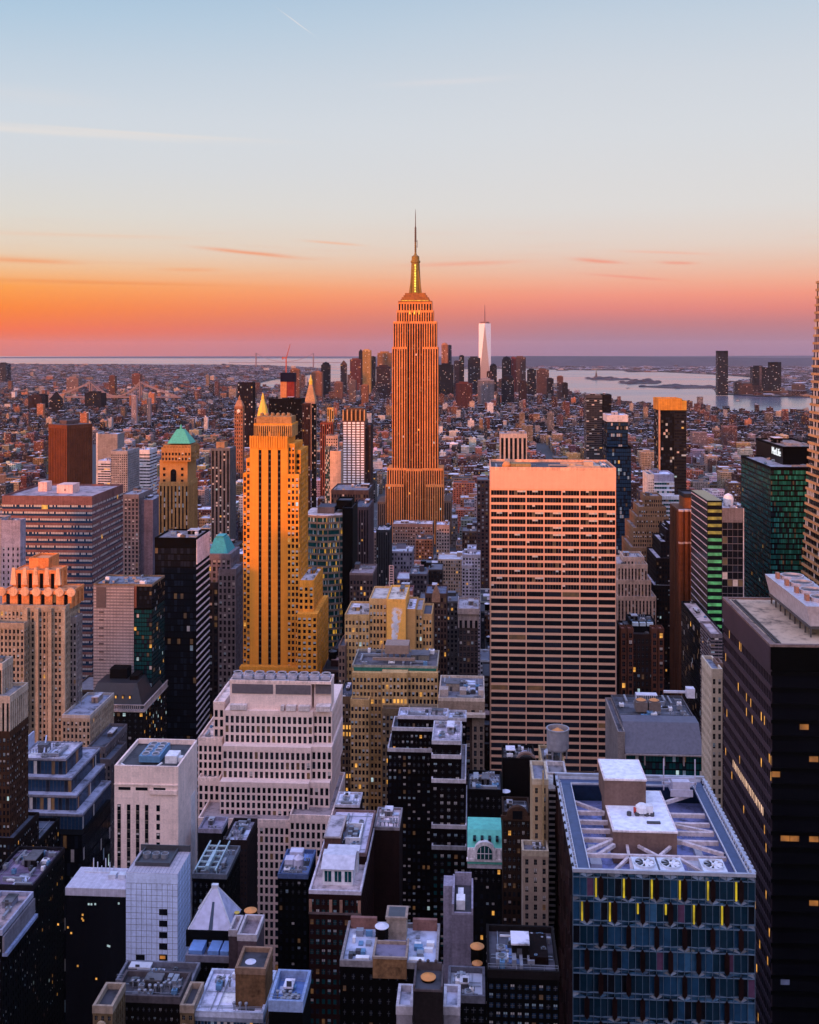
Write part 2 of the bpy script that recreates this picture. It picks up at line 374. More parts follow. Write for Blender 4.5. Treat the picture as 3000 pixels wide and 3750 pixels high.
                for q in range(m_):
                    zq = zb+q*fh
                    if proj(a0 if f == 'F' else pos, y0, zq)[1] > 3800: continue
                    M = s.mb() if (f == 'F' and s.nw < 100) else wm
                    for k in range(n): qd(a0+k*cw, a0+(k+1)*cw, -rel+.05, zq, zq+fh, M, pick(st))
                    if M is not wm: s.part('glass_band', M, gmats(st)); s.nw += 1
                hm = st['hm']*fh
                for q in range(m_+1): bx(a0, a1, -rel, .01, max(z0, zb+q*fh-hm/2), min(z1-top-.01, zb+q*fh+hm/2), b)
                vm = st['vm']*cw
                for k in range(n+1): bx(max(a0, a0+k*cw-vm/2), min(a1, a0+k*cw+vm/2), -rel, -.03, z0, z1-top*.5, b)
        o = s.part('wall', b, wall(st['col'], st.get('rough', .85), st.get('var', .30)))
        if wm.f:
            o2 = s.part('window_grid', wm, gmats(st)+[wall(st.get('sp', (.04, .03, .03)), .6)]); o2['kind'] = 'stuff'
        return o
    def roof(s, x0, x1, y0, y1, z, col=(.2, .19, .2), n=4, par=1.1, parcol=None, seed=None, bulk=True, tall=3.2):
        rnd = random.Random(seed if seed is not None else int(x0*31+y0*17+z))
        b = s.mb(); b.box(x0+.42, x1-.42, y0+.42, y1-.42, z-.3, z+.05); s.part('roof', b, roofm(col))
        if par > 0:
            b = s.mb(); e = .08
            b.box(x0-e, x1+e, y0-e, y0+.4, z-.25, z+par); b.box(x0-e, x1+e, y1-.4, y1+e, z-.25, z+par)
            b.box(x0-e, x0+.4, y0+.4, y1-.4, z-.25, z+par-.01); b.box(x1-.4, x1+e, y0+.4, y1-.4, z-.25, z+par-.01)
            s.part('parapet', b, wall(parcol or (.4, .36, .33)))
        w, d = x1-x0, y1-y0
        if w < 5 or d < 5: return
        if n >= 3 and y0 < 480:
            for k in range(5):
                pw_, pd_ = rnd.uniform(.12, .35)*w, rnd.uniform(.12, .35)*d; xx, yy = rnd.uniform(x0+.6, x1-pw_-.6), rnd.uniform(y0+.6, y1-pd_-.6); b = s.mb(); b.box(xx, xx+pw_, yy, yy+pd_, z-.02, z+.06+k*.006); s.part('roof_patch', b, roofm(rnd.choice((tuple(v*.4 for v in col), (.03, .03, .04), tuple(min(.8, v*1.5+.05) for v in col), (.5, .54, .66)))))
            for k in range(4):
                b = s.mb(); q = rnd.uniform(.08, .16); zz = z+.2+k*.05
                if k % 2: yy = rnd.uniform(y0+1, y1-1); b.box(x0+.7, x1-.7, yy, yy+q, zz, zz+q)
                else: xx = rnd.uniform(x0+1, x1-1); b.box(xx, xx+q, y0+.7, y1-.7, zz, zz+q)
                s.part('pipe_run', b, MET())
            b = s.mb(); yy = y0+.18; zt_ = z+par+.9
            b.box(x0+.1, x1-.1, yy, yy+.06, zt_, zt_+.06); b.box(x0+.1, x1-.1, yy, yy+.06, zt_-.45, zt_-.4); kk = max(2, int(w/2.2))
            for k in range(kk+1): xx = x0+.1+(w-.26)*k/kk; b.box(xx, xx+.05, yy+.06, yy+.1, z+par-.1, zt_)
            if rnd.random() < .6: s.part('railing', b, MET())
        if bulk and n > 0:
            bw, bd = min(9, w*rnd.uniform(.18, .3)), min(9, d*rnd.uniform(.2, .34)); bx_ = rnd.uniform(x0+1, x1-bw-1); by_ = rnd.uniform(y0+d*.35, y1-bd-1)
            h = rnd.uniform(.6, 1.0)*tall*min(1, min(w, d)/14); b = s.mb(); b.box(bx_, bx_+bw, by_, by_+bd, z, z+h); b.box(bx_-.15, bx_+bw+.15, by_-.15, by_+bd+.15, z+h, z+h+.3, 1)
            b.box(bx_+bw*.3, bx_+bw*.3+.9, by_-.05, by_, z, z+2.1, 2)
            s.part('bulkhead', b, [wall(tuple(v*.8 for v in (parcol or (.36, .32, .3)))), roofm(rnd.choice(((.45, .45, .48), (.10, .10, .11), (.62, .6, .66)))), FR()])
        for k in range(int(n*1.9)):
            q = min(1.0, .35+min(w, d)/34); ww, dd, hh = rnd.uniform(1.0, 3.2)*q, rnd.uniform(1.0, 3.0)*q, rnd.uniform(.8, 2.1)*q
            if ww > w*.4 or dd > d*.4: ww, dd = w*.2, d*.2
            xx, yy = rnd.uniform(x0+.8, x1-ww-.8), rnd.uniform(y0+.8, y1-dd-.8); b = s.mb(); z0 = z+.06; q = rnd.random()
            if q < .55:
                b.box(xx, xx+ww, yy, yy+dd, z0+.3, z0+hh); b.box(xx+.2, xx+.4, yy+.2, yy+dd-.2, z0, z0+.3); b.box(xx+ww-.4, xx+ww-.2, yy+.2, yy+dd-.2, z0, z0+.3)
                b.lathe(xx+ww/2, yy+dd/2, [(min(ww, dd)*.36, z0+hh), (min(ww, dd)*.36, z0+hh+.25)], 12, 0); b.lathe(xx+ww/2, yy+dd/2, [(min(ww, dd)*.3, z0+hh+.1), (min(ww, dd)*.3, z0+hh+.27)], 12, 1)
                s.part('roof_unit', b, [rnd.choice((WHT, MET, MET, FR, lambda: plain('blue_unit', (.10, .22, .36), .4)))(), FR()])
            elif q < .8:
                L = min(w, d)*rnd.uniform(.25, .5); r = rnd.uniform(.25, .5)
                if rnd.random() < .5: x2 = min(x1-1, xx+L); b.box(xx, x2, yy, yy+2*r, z0+.4, z0+.4+2*r); b.box(xx, xx+2*r, yy, yy+2*r, z0, z0+.4); b.box(x2-2*r, x2, yy, yy+2*r, z0, z0+.4)
                else: y2 = min(y1-1, yy+L); b.box(xx, xx+2*r, yy, y2, z0+.4, z0+.4+2*r); b.box(xx, xx+2*r, yy, yy+2*r, z0, z0+.4); b.box(xx, xx+2*r, y2-2*r, y2, z0, z0+.4)
                s.part('duct', b, MET())
            else:
                for j in range(3):
                    xq = min(x1-1, xx+j*1.1); b.lathe(xq, yy, [(.16, z0), (.16, z0+1), (.32, z0+1), (.32, z0+1.3), (.05, z0+1.45)], 8)
                s.part('roof_vent', b, MET())
    def blk(s, xl, xr, yt, Y, dep, st, yb=None, roof=(.07, .08, .11), n=3, par=1.1, sides=None, z0=0, parcol=None, occ=True, **kw):
        """a volume from where its front face sits in the photo, at its real depth Y"""
        x0, x1 = gx(xl, Y), gx(xr, Y); z1 = gz(yt, (x0+x1)/2, Y)
        if yb is not None: z0 = gz(yb, (x0+x1)/2, Y)
        if sides is None: sides = 'F'+('R' if x1 < 0 else 'L' if x0 > 0 else '')
        s.wall_block(x0, x1, Y, Y+dep, z0, z1, st, sides, occ)
        if roof: s.roof(x0, x1, Y, Y+dep, z1, roof, n, par, parcol or st['col'], **kw)
        return x0, x1, Y, Y+dep, z0, z1
def B(kind, label, cat, yb, Y, px, short=None): return Bld(kind, label, cat, yb, gx(px, Y), Y, 0, short)
# ------------------------------------------------------------ terrain
def sheet(name, poly, z, mat, kind='structure'):
    me = bpy.data.meshes.new(name); me.from_pydata([(x, y, z) for x, y in poly], [], [tuple(range(len(poly)))]); me.materials.append(mat)
    o = bpy.data.objects.new(name, me); COL.objects.link(o); o['kind'] = kind; return o
def water_mat():
    m, t, p = newmat('water'); p.inputs['Base Color'].default_value = (.10, .12, .16, 1); p.inputs['Roughness'].default_value = .25
    c = t.nodes.new('ShaderNodeTexCoord'); n = nd(t, 'ShaderNodeTexNoise'); n.inputs['Scale'].default_value = .02; n.inputs['Detail'].default_value = 8
    mp = nd(t, 'ShaderNodeMapping'); mp.inputs['Scale'].default_value = (.35, 1, 1); t.links.new(c.outputs['Object'], mp.inputs[0]); t.links.new(mp.outputs[0], n.inputs[0])
    bp = nd(t, 'ShaderNodeBump'); bp.inputs['Strength'].default_value = .06; bp.inputs['Distance'].default_value = 6; t.links.new(n.outputs[0], bp.inputs['Height']); t.links.new(bp.outputs[0], p.inputs['Normal'])
    n2 = nd(t, 'ShaderNodeTexNoise'); n2.inputs['Scale'].default_value = .0012; n2.inputs['Detail'].default_value = 6; t.links.new(mp.outputs[0], n2.inputs[0])
    t.links.new(mth(t, 'MULTIPLY_ADD', n2.outputs[0], .34, .02), p.inputs['Roughness']); return m
def land_mat(name, a, b, sc):
    m, t, p = newmat(name); c = t.nodes.new('ShaderNodeTexCoord'); n = nd(t, 'ShaderNodeTexNoise'); n.inputs['Scale'].default_value = sc; n.inputs['Detail'].default_value = 9; n.inputs['Roughness'].default_value = .7
    t.links.new(c.outputs['Object'], n.inputs[0]); t.links.new(ramp(t, n.outputs[0], [(.35, a), (.65, b)]), p.inputs['Base Color']); p.inputs['Roughness'].default_value = .9; return m
ASPH = land_mat('asphalt', (.03, .03, .034), (.055, .053, .055), .2); LAND = land_mat('city_ground', (.035, .028, .026), (.10, .075, .065), .01); HILL = land_mat('wooded_hill', (.03, .025, .03), (.06, .045, .05), .003)
sheet('water', [(-45000, -5000), (45000, -5000), (45000, 41000), (-45000, 41000)], -3, water_mat())
MAN = [(-5000, -4000), (5000, -4000), (5000, 600), G(3400, 1700), G(2960, 1522), G(2830, 1526), G(2500, 1503), G(2330, 1492), G(2240, 1474), G(2085, 1448), G(2050, 1424), G(1850, 1414), G(1500, 1412), G(1200, 1407), G(1050, 1424), G(900, 1436), G(600, 1428), G(300, 1432), G(-300, 1450)]
sheet('ground', MAN, 0, ASPH)
BROOK = [G(-700, 1428), G(300, 1424), G(600, 1420), G(890, 1412), G(1010, 1388), G(1180, 1366), G(1205, 1352), G(1000, 1340), G(500, 1333), G(-700, 1332)]
sheet('far_land', BROOK, 1, LAND)
JER = [G(3400, 1462), G(2960, 1453), G(2790, 1451), G(2625, 1440), G(2615, 1425), G(2640, 1408), G(2690, 1396), G(2800, 1384), G(2640, 1372), G(2420, 1361), G(2300, 1362), G(2280, 1356), G(2050, 1354), G(1940, 1349), G(1350, 1350), G(1370, 1340), G(2300, 1337), G(3300, 1335), G(4200, 1340)]
sheet('far_shore', JER, 1, LAND)
def island(name, pts, h, label):
    c = [G(*p) for p in pts]; mx = sum(p[0] for p in c)/len(c); my = sum(p[1] for p in c)/len(c)
    b = MB(); b.prism(c, -3, 2, 0); rnd = random.Random(len(name)+len(pts))
    for k in range(60):
        a = rnd.random(); j = rnd.randrange(len(c)); q = c[j]; x = q[0]*(1-a)+mx*a; y = q[1]*(1-a)+my*a; r = rnd.uniform(15, 40)
        b.prism([(x+r*math.cos(i*1.05), y+r*math.sin(i*1.05)) for i in range(6)], 2, 2+h*rnd.uniform(.4, 1), 0, [(x+r*.4*math.cos(i*1.05), y+r*.4*math.sin(i*1.05)) for i in range(6)])
    o = b.build(name, HILL); o['kind'] = 'structure'; return o
island('island', [(2148, 1386), (2180, 1382), (2240, 1383), (2312, 1389), (2240, 1392), (2170, 1390)], 14, '')
island('island', [(2272, 1402), (2310, 1394), (2380, 1391), (2422, 1399), (2410, 1404), (2300, 1406)], 18, '')
island('island', [(2340, 1415), (2420, 1412), (2470, 1409), (2620, 1414), (2640, 1420), (2480, 1421)], 10, '')
def hills(name, x0, x1, py, base, D, hmul, seed):
    rnd = random.Random(seed); b = MB(); n = 60; pts = []
    ph = [rnd.uniform(0, 6.28) for _ in range(5)]
    for i in range(n+1):
        px = x0+(x1-x0)*i/n; f = i/n
        e = min(1, f*6, (1-f)*6)
        top = py(px)+sum(math.sin(f*k*7+ph[k])*1.4/(k+1) for k in range(5))
        X, Y = gx(px, D), D
        z = max(2, gz(top, X, Y))
        pts.append((X, Y, z))
    for i in range(n):
        (xa, ya, za), (xb, yb_, zb_) = pts[i], pts[i+1]
        for (f0, s0, f1, s1) in ((0, -1400, .7, -500), (.7, -500, 1, 0), (1, 0, .6, 900), (.6, 900, 0, 2500)):
            b.quad((xa, ya+s0, za*f0-2*(f0 == 0)), (xb, yb_+s0, zb_*f0-2*(f0 == 0)), (xb, yb_+s1, zb_*f1-2*(f1 == 0)), (xa, ya+s1, za*f1-2*(f1 == 0)))
    o = b.build(name, HILL); o['kind'] = 'structure'
hills('hills', 1340, 3300, lambda p: 1309-6*math.exp(-((p-2100)/500)**2)+(3 if p < 1450 else 0), 0, 17500, 1, 3)
hills('distant_hills', -600, 3600, lambda p: 1307-p*.0018, 0, 33000, 1, 9)
# ------------------------------------------------------------ streets
ROADX = [(-162, -132), (160, 190)]
b = MB()
for xa, xb in ROADX:
    b.box(xa-4.5, xa, 60, 2400, -.5, .14); b.box(xb, xb+4.5, 60, 2400, -.5, .14)
o = b.build('pavement', wall((.28, .26, .26))); o['kind'] = 'structure'
b = MB()
for xa, xb in ROADX:
    for y in range(70, 1800, 9):
        for q in (.25, .5, .75): b.quad((xa+(xb-xa)*q-.1, y, .008), (xa+(xb-xa)*q+.1, y, .008), (xa+(xb-xa)*q+.1, y+3, .008), (xa+(xb-xa)*q-.1, y+3, .008))
    for k in range(24):
        y = 40+80*k-6
        for j in range(14): x = xa+1+j*2; b.quad((x, y, .008), (x+.9, y, .008), (x+.9, y+3, .008), (x, y+3, .008))
o = b.build('road_markings', plain('road_paint', (.6, .6, .58), .7)); o['kind'] = 'structure'
# ------------------------------------------------------------ the needle-spired skyscraper
LIME = (.72, .275, .085)
def spire_tower():
    Y = 1310
    t = B('skyscraper', 'tall orange stone skyscraper with stepped shoulders and a needle spire above the horizon', 'skyscraper', 1905, Y, 1518, 'the needle-spired skyscraper')
    X = lambda p: gx(p, Y)
    Z = lambda p: gz(p, X(1518), Y)
    sk = lambda cw, **k: Sn(LIME, cw, .56, 11, 8, .004, .0, 'd', (.05, .014, .01), .45, **k)
    def bk(xl, xr, yt, yb, y0, y1, st, sides='FLR'): t.wall_block(X(xl), X(xr), y0, y1, Z(yb), Z(yt), st, sides)
    bk(1435, 1490, 1270, 1905, Y+6, Y+40, sk(9.2)); bk(1546, 1603, 1270, 1905, Y+6, Y+40, sk(9.2))
    bk(1490, 1546, 1176, 1905, Y+9, Y+41, Sn(LIME, 9.4, .66, 11, 8, .006, .0, 'd', (.02, .014, .014), .5), 'F')
    bk(1439, 1491, 1176, 1270, Y+8, Y+39, sk(8.7)); bk(1545, 1598, 1176, 1270, Y+8, Y+39, sk(8.7))
    bk(1451, 1586, 1135, 1176, Y+10, Y+37, sk(9.0)); bk(1456, 1580, 1103, 1135, Y+12, Y+36, sk(10))
    # base shoulders
    bk(1487, 1548, 1718, 1905, Y+2, Y+9, sk(8.7), 'FLR')
    bk(1417, 1487, 1716, 1905, Y+4, Y+45, sk(8.7)); bk(1548, 1623, 1716, 1905, Y+4, Y+45, sk(8.7))
    bk(1413, 1479, 1775, 1990, Y-1, Y+3.9, sk(8.2)); bk(1560, 1626, 1775, 1990, Y-1, Y+3.9, sk(8.2))
    bk(1479, 1560, 1905, 1990, Y-2, Y+2, sk(8.2), 'F')
    bk(1384, 1412, 1838, 1990, Y-2, Y+50, Sn((.36, .24, .18), 8, .5, 11, 8)); bk(1627, 1652, 1832, 1990, Y-2, Y+50, Sn((.36, .24, .18), 8, .5, 11, 8))  # side annexes get less light, put into a darker stone colour
    cx = X(1518); cy = Y+24; px = Y/FP
    b = t.mb()
    for (hw, y0, y1) in ((62, 1103, 1100), (53, 1100, 1093), (50, 1093, 1086), (43, 1086, 1078), (38, 1078, 1070)):
        b.box(cx-hw*px, cx+hw*px, cy-hw*px*.62, cy+hw*px*.62, Z(y0)-.3, Z(y1))
    t.part('observation_deck', b, wall((.50, .20, .06)))
    b = t.mb(); hw = 50; b.box(cx-hw*px, cx+hw*px, cy-hw*px*.62-1.5, cy-hw*px*.62-.6, Z(1101), Z(1098)); t.part('floodlight_strip', b, glow_mat('gold_light', (1, .55, .05), .9))
    b = t.mb()
    sh = [(23*px, Z(1072)), (20*px, Z(1040)), (17.5*px, Z(1000)), (15.5*px, Z(957)), (18*px, Z(956)), (18*px, Z(949)), (15*px, Z(948)), (14*px, Z(934)), (14.5*px, Z(933)), (9*px, Z(929)), (5*px, Z(926)), (3.4*px, Z(918)), (3*px, Z(880))]
    b.lathe(cx, cy, sh, 16)
    for a in range(4):
        an = math.pi/4+a*math.pi/2; c, s_ = math.cos(an), math.sin(an)
        b.bar((cx+c*28*px, cy+s_*24*px, Z(1070)), (cx+c*16*px, cy+s_*16*px, Z(985)), 3.4*px, 0, 1.2*px)
    t.part('mooring_mast', b, wall((.46, .29, .07), .45, .3))
    b = t.mb()
    for k in range(11):
        q = 964+k*9.6; r = 15.5+(q-957)*.062; b.box(cx-2.6*px, cx+2.6*px, cy-r*px-1.4, cy-r*px+1.5, Z(q+7), Z(q))
    t.part('lit_window', b, glow_mat('yellow_light', (1, .75, .08), 1.1), 'column of glowing yellow windows on the mast')
    b = t.mb()
    for k in range(3):
        q = 1497+k*17; b.prism([(X(q), Y+9.4), (X(q+5), Y+9.4), (X(q+5), Y+9.9), (X(q), Y+9.9)], Z(1150), Z(1133), 0, [(X(q+2), Y+9.4), (X(q+3), Y+9.4), (X(q+3), Y+9.9), (X(q+2), Y+9.9)])
    t.part('crown_light', b, glow_mat('gold_light', (1, .55, .05), .9))
    b = t.mb()
    prof = [(880, 3.4), (860, 3.0), (835, 2.7), (823, 2.7), (822, 1.6), (780, 1.2), (757, .5)]
    b.lathe(cx, cy, [(r*px*1.05, Z(q)) for q, r in prof], 8)
    for q in range(828, 915, 7): b.lathe(cx, cy, [(4.0*px, Z(q+2)), (4.0*px, Z(q))], 8)
    b.bar((cx+7*px, cy, Z(900)), (cx+7*px, cy, Z(872)), .7*px); b.bar((cx+3*px, cy, Z(895)), (cx+7*px, cy, Z(898)), .5*px); b.bar((cx+3*px, cy, Z(877)), (cx+7*px, cy, Z(874)), .5*px)
    t.part('antenna', b, plain('rust_metal', (.06, .03, .022), .5))
    for q in range(1440, 1600, 14):
        pass
    return t
spire_tower()
# ------------------------------------------------------------ gold tower left of centre
def gold_tower():
    Y = 612; C = (.74, .30, .04)
    t = B('skyscraper', 'golden brick tower with three tall dark window stripes up its front', 'skyscraper', 2478, Y, 980, 'the golden striped tower')
    W_ = lambda **k: Pn(C, 15.5, 22.3, .56, .55, 10, 0, .02, .30, **k)
    X = lambda p: gx(p, Y)
    Z = lambda p: gz(p, X(980), Y)
    def bk(xl, xr, yt, y0, y1, st, sides='FR', yb=None): t.wall_block(X(xl), X(xr), y0, y1, 0 if yb is None else Z(yb), Z(yt), st, sides)
    # shaft between stripes
    bl = Bl(C, var=.1)
    edges = [(915, 947), (958, 982), (993, 1017), (1028, 1054)]
    for a, c in edges: bk(a, c, 1605, Y, Y+3, bl, 'F')
    bk(915.2, 1053.8, 1600, Y+3, Y+26, bl, 'F')
    b = t.mb()
    for a, c in ((947, 958), (982, 993), (1017, 1028)):
        sx_ = Y/FP
        b.box(X(a), X(c), Y+.5, Y+2.9, Z(2475), Z(1648), 0)
        for q in range(1660, 2470, 22): b.box(X(a), X(c), Y+.4, Y+.5, Z(q+7), Z(q), 1)
        b.prism([(X(a), Y+.4), (X(c), Y+.4), (X(c), Y+2.9), (X(a), Y+2.9)], Z(1648), Z(1600), 2)
    t.part('window_stripe', b, [GD(), plain('dark_spandrel', (.03, .025, .02), .4), wall(C, .85, .1)])
    b = t.mb()
    for k, (a, c) in enumerate(edges):
        for q in range(int(a), int(c)-4, 9):
            b.box(X(q), X(q+5), Y-.5, Y-.002, Z(1640), Z(1596))
    for a, c in ((947, 958), (982, 993), (1017, 1028)):
        m_ = (a+c)/2; b.prism([(X(m_-4), Y-.6), (X(m_+4), Y-.6), (X(m_+4), Y+.3), (X(m_-4), Y+.3)], Z(1640), Z(1580), 0, [(X(m_-1), Y-.4), (X(m_+1), Y-.4), (X(m_+1), Y+.3), (X(m_-1), Y+.3)])
    t.part('crown_fin', b, wall(C, .85, .1))
    bk(926, 1066, 1556, Y+3.1, Y+24, Sn((.62, .36, .13), 8, .5, 60, 6, sp=(.35, .18, .06), g='d', lit=0, blind=0, pr=.5), 'FR', 1602)
    bk(935, 1062, 1527, Y+5, Y+20, Bl((.55, .30, .12)), 'FR', 1560)
    t.roof(X(926), X(1066), Y+3.1, Y+24, Z(1556), (.4, .3, .25), 0, .6, C)
    b = t.mb()
    for k in range(6): b.lathe(X(945+k*20), Y+12, [(1.2, Z(1527)), (1.2, Z(1519)), (.2, Z(1515))], 8)
    t.part('roof_unit', b, wall((.5, .3, .14)))
    # flanks
    bk(900, 915, 1680, Y+1.5, Y+26, W_(), 'F'); bk(887, 900, 1735, Y+2.5, Y+27, W_(), 'F')
    bk(1054, 1078, 1625, Y+1.5, Y+30, Pn(C, 12, 22.3, .5, .55, 10), 'FR')
    bk(1054, 1097, 1735, Y-2, Y+1.4, W_(), 'FR'); bk(1078, 1097, 1650, Y+4, Y+32, W_(), 'FR')
    bk(1097, 1152, 2125, Y-3, Y+34, Pn(C, 17.5, 22.3, .5, .52, 16, 0, .02, .45), 'FR'); t.roof(X(1097), X(1152), Y-3, Y+34, Z(2125), (.55, .52, .55), 4, 1, C)
    bk(1097, 1170, 2232, Y-9, Y-3.1, Pn(C, 17.5, 22.3, .5, .52, 10, 0, .02, .45), 'FR'); bk(1152, 1170, 2232, Y-3, Y+38, Pn(C, 17.5, 22.3, .5, .52, 10, 0, .02, .45), 'R')
    bk(887, 1096, 2430, Y-7, Y-2.1, Pn(C, 15, 22, .5, .5), 'FR')
gold_tower()
# ------------------------------------------------------------ wide banded slab right of centre
t = B('skyscraper', 'wide flat-topped stone tower with a grid of long dark windows and orange top', 'skyscraper', 2830, 592, 2020, 'the broad flat-topped grid tower')
x0, x1, y0, y1, _, z1 = t.blk(1797, 2256, 1722, 592, 42, Pn((.72, .42, .28), 65.6, 26.3, .86, .60, 70, 0, .0, .0, .7, .45, var=.06), roof=(.06, .05, .055), n=7, par=1.6, sides='FL', bulk=False)
WINM.clear()
b = t.mb(); b.lathe(gx(1856, 600), 600, [(2.6, z1), (2.6, z1+2), (1.6, z1+3.6), (.3, z1+4.2)], 14); t.part('cooling_dome', b, plain('orange_lid', (.55, .22, .05)))
b = t.mb(); b.box(gx(1872, 596), gx(1945, 596), 596, 604, z1, z1+3); t.part('penthouse', b, wall((.5, .36, .16)))
b = t.mb(); xx = gx(2140, 600); b.box(xx-9, xx+9, 600, 608, z1+.4, z1+1.6); b.bar((xx-13, 601, z1+3), (xx+4, 606, z1+2), .5); b.box(xx, xx+5, 600.5, 605, z1+1.6, z1+4); b.lathe(xx-6, 604, [(2.2, z1+1.6), (2.2, z1+2.6)], 12); t.part('window_washing_rig', b, plain('tan_metal', (.45, .33, .24)))
b = t.mb()
for q in range(7): b.bar((x1-16, 595+q*5, z1+.2), (x1-1, 595+q*5, z1+.2), .18)
b.bar((x1-2.5, 594, z1+.9), (x1-2.5, 630, z1+.9), .25); b.bar((x1-4.5, 594, z1+.9), (x1-4.5, 630, z1+.9), .25)
t.part('rail_track', b, MET())
# ------------------------------------------------------------ faceted glass tower at lower right
def gem_tower():
    Y = 225; x0, x1 = gx(2099, Y), gx(2766, Y); dep = 50; y1 = Y+dep
    zt = gz(3190, (x0+x1)/2, Y)
    t = B('glass_tower', 'faceted blue glass tower with brown hexagon panels and an open roof of fans and beams', 'tower', 3760, Y, 2430, 'the faceted glass tower')
    OCC.append((x0, x1, Y, y1, 0, zt, t))
    fh = 5.02; zf = zt-.7; pit = 104*Y/FP/2; n = int(round((x1-x0)/pit)); pit = (x1-x0)/n
    b = t.mb(); b.box(x0+.3, x1-.3, Y+.9, y1, 0, zt-7.2); t.part('core', b, wall((.05, .05, .06)))
    rows = 14
    b = t.mb(); dpt = lambda i, j: Y+.65-(.6 if (i+j) % 2 else 0)
    zl = []; z = zf
    for r in range(rows): zl += [z, z-fh*.22]; z -= fh
    zl.append(z)
    rnd = random.Random(3)
    for j in range(len(zl)-1):
        for i in range(n):
            xa, xb = x0+i*pit, x0+(i+1)*pit
            r_ = j//2
            da, db = dpt(i, r_ if j % 2 else r_), dpt(i+1, r_)
            if j % 2 == 0:   # faceted spandrel: triangles
                dc, dd = dpt(i, r_-1), dpt(i+1, r_-1); xm = (xa+xb)/2; zm = (zl[j]+zl[j+1])/2; ym = Y+rnd.uniform(.1, .6)
                P_ = [(xa, da, zl[j+1]), (xb, db, zl[j+1]), (xb, dd, zl[j]), (xa, dc, zl[j])]
                for q in range(4):
                    i0 = len(b.v); b.v += [P_[q], P_[(q+1) % 4], (xm, ym, zm)]; b.f.append((i0, i0+1, i0+2)); b.m.append(rnd.choice((1, 1, 2, 0)))
            else:
                for s_ in range(2):
                    f0, f1 = s_/2, (s_+1)/2
                    v = rnd.random(); m = 0 if v < .62 else (1 if v < .86 else 3 if v < .97 else 4)
                    t1, t2, t3, t4 = (rnd.uniform(-.07, .07) for _ in range(4)); cl = math.sin(xa*.31+j*.9)+math.sin(xa*.13-j*.5)  # pale and dark pane colours clustered to imitate reflections
                    if cl > .9 and m in (0, 3): m = rnd.choice((1, 1, 2))
                    elif cl < -.8 and m in (1, 4): m = rnd.choice((0, 3))
                    b.quad((xa+pit*f0, da+(db-da)*f0+t1, zl[j+1]), (xa+pit*f1, da+(db-da)*f1+t2, zl[j+1]), (xa+pit*f1, da+(db-da)*f1+t3, zl[j]), (xa+pit*f0, da+(db-da)*f0+t4, zl[j]), m)
    t.part('glass_facade', b, [plain('deep_teal_glass', (.005, .024, .042), .08, 0, .5), plain('sky_blue_glass', (.012, .056, .115), .08, 0, .7), plain('pale_blue_glass', (.035, .12, .22), .12, 0, .8), GD(), plain('mauve_glass', (.10, .045, .09), .2)])
    b = t.mb()
    for i in range(n*2+1):
        x = x0+i*pit/2; b.box(x-.035, x+.035, Y-.05, Y+.5, zl[-1], zf)
    for j in range(1, len(zl)): b.box(x0, x1, Y-.03, Y+.4, zl[j]-.06, zl[j]+.06)
    t.part('mullion_grid', b, plain('blue_mullion', (.10, .16, .22), .4))
    for r in range(rows):
        if r > 7: break
        for i in range(1, n):
            if (i+r) % 2: continue
            x = x0+i*pit; za, zb_ = zl[r*2+1]+.5, zl[min(len(zl)-1, r*2+2)]-.5
            w = .5; pts = [(x-w, za-.7), (x, za), (x+w, za-.7), (x+w, zb_+.7), (x, zb_), (x-w, zb_+.7)]
            b = t.mb(); k0 = len(b.v); b.v += [(p, Y-.3, q) for p, q in pts]+[(p, Y-.05, q) for p, q in pts]
            b.f.append(tuple(k0+q for q in reversed(range(6)))); b.m.append(0)
            for q in range(6): b.f.append((k0+q, k0+(q+1) % 6, k0+6+(q+1) % 6, k0+6+q)); b.m.append(0)
            t.part('facade_panel', b, wall((.14, .055, .05), .5, .5))
            if r < 2:
                if r == 1 and i in (8, 9, 10)[:1]: continue
                b = t.mb(); b.box(x-w-.68, x-w-.32, Y-.25, Y-.06, (za+zb_)/2-.2 if (r == 1 and i in (5, 7)) else zb_+.5, za-.5); t.part('light_slot', b, glow_mat('slot_light', (1.0, .72, .02), .34))
    # brown panelled side facing left, and the other two
    b = t.mb(); rnd = random.Random(5)
    for k in range(25):
        y = Y+.9+k*2
        for j in range(14):
            za = zt-j*fh-(fh/2 if k % 2 else 0); b.prism([(x0-.02, y), (x0+.3, y), (x0+.3, y+1.9), (x0-.02-rnd.uniform(0, .5), y+1)], max(0, za-fh+.15), za, rnd.choice((0, 0, 1)))
    t.part('side_panels', b, [wall((.19, .085, .075), .5, .5), wall((.12, .055, .055), .5, .5)])
    b = t.mb(); b.box(x1-.3, x1, Y+.9, y1, 0, zt-.2); b.box(x0, x1-.3, y1-.3, y1, 0, zt-.2); t.part('rear_wall', b, GB())
    # roof well
    rim = t.mb(); rt = plain('rim_metal', (.42, .44, .50), .4, .2)
    rim.box(x0-.1, x1+.1, Y-.25, Y+.35, zt-.7, zt); rim.box(x0-.1, x1+.1, y1-.6, y1+.1, zt-.7, zt+.3); rim.box(x0-.1, x0+.5, Y+.35, y1-.6, zt-.7, zt-.01); rim.box(x1-.5, x1+.1, Y+.35, y1-.6, zt-.7, zt-.01)
    for k in range(24):
        y = Y+1+k*2; rim.box(x0+.5, x0+.95, y, y+.25, zt-.5, zt+.25); rim.box(x1-.95, x1-.5, y, y+.25, zt-.5, zt+.25); rim.box(x1+.1, x1+.5, y, y+1.1, zt-.6, zt-.1)
    t.part('roof_rim', rim, rt)
    b = t.mb(); tw = 3.6
    for xa in (x0+1.0, x1-1.0-2.6): b.box(xa, xa+2.6, Y+.4, y1-4.5, zt-1.2, zt-.8)
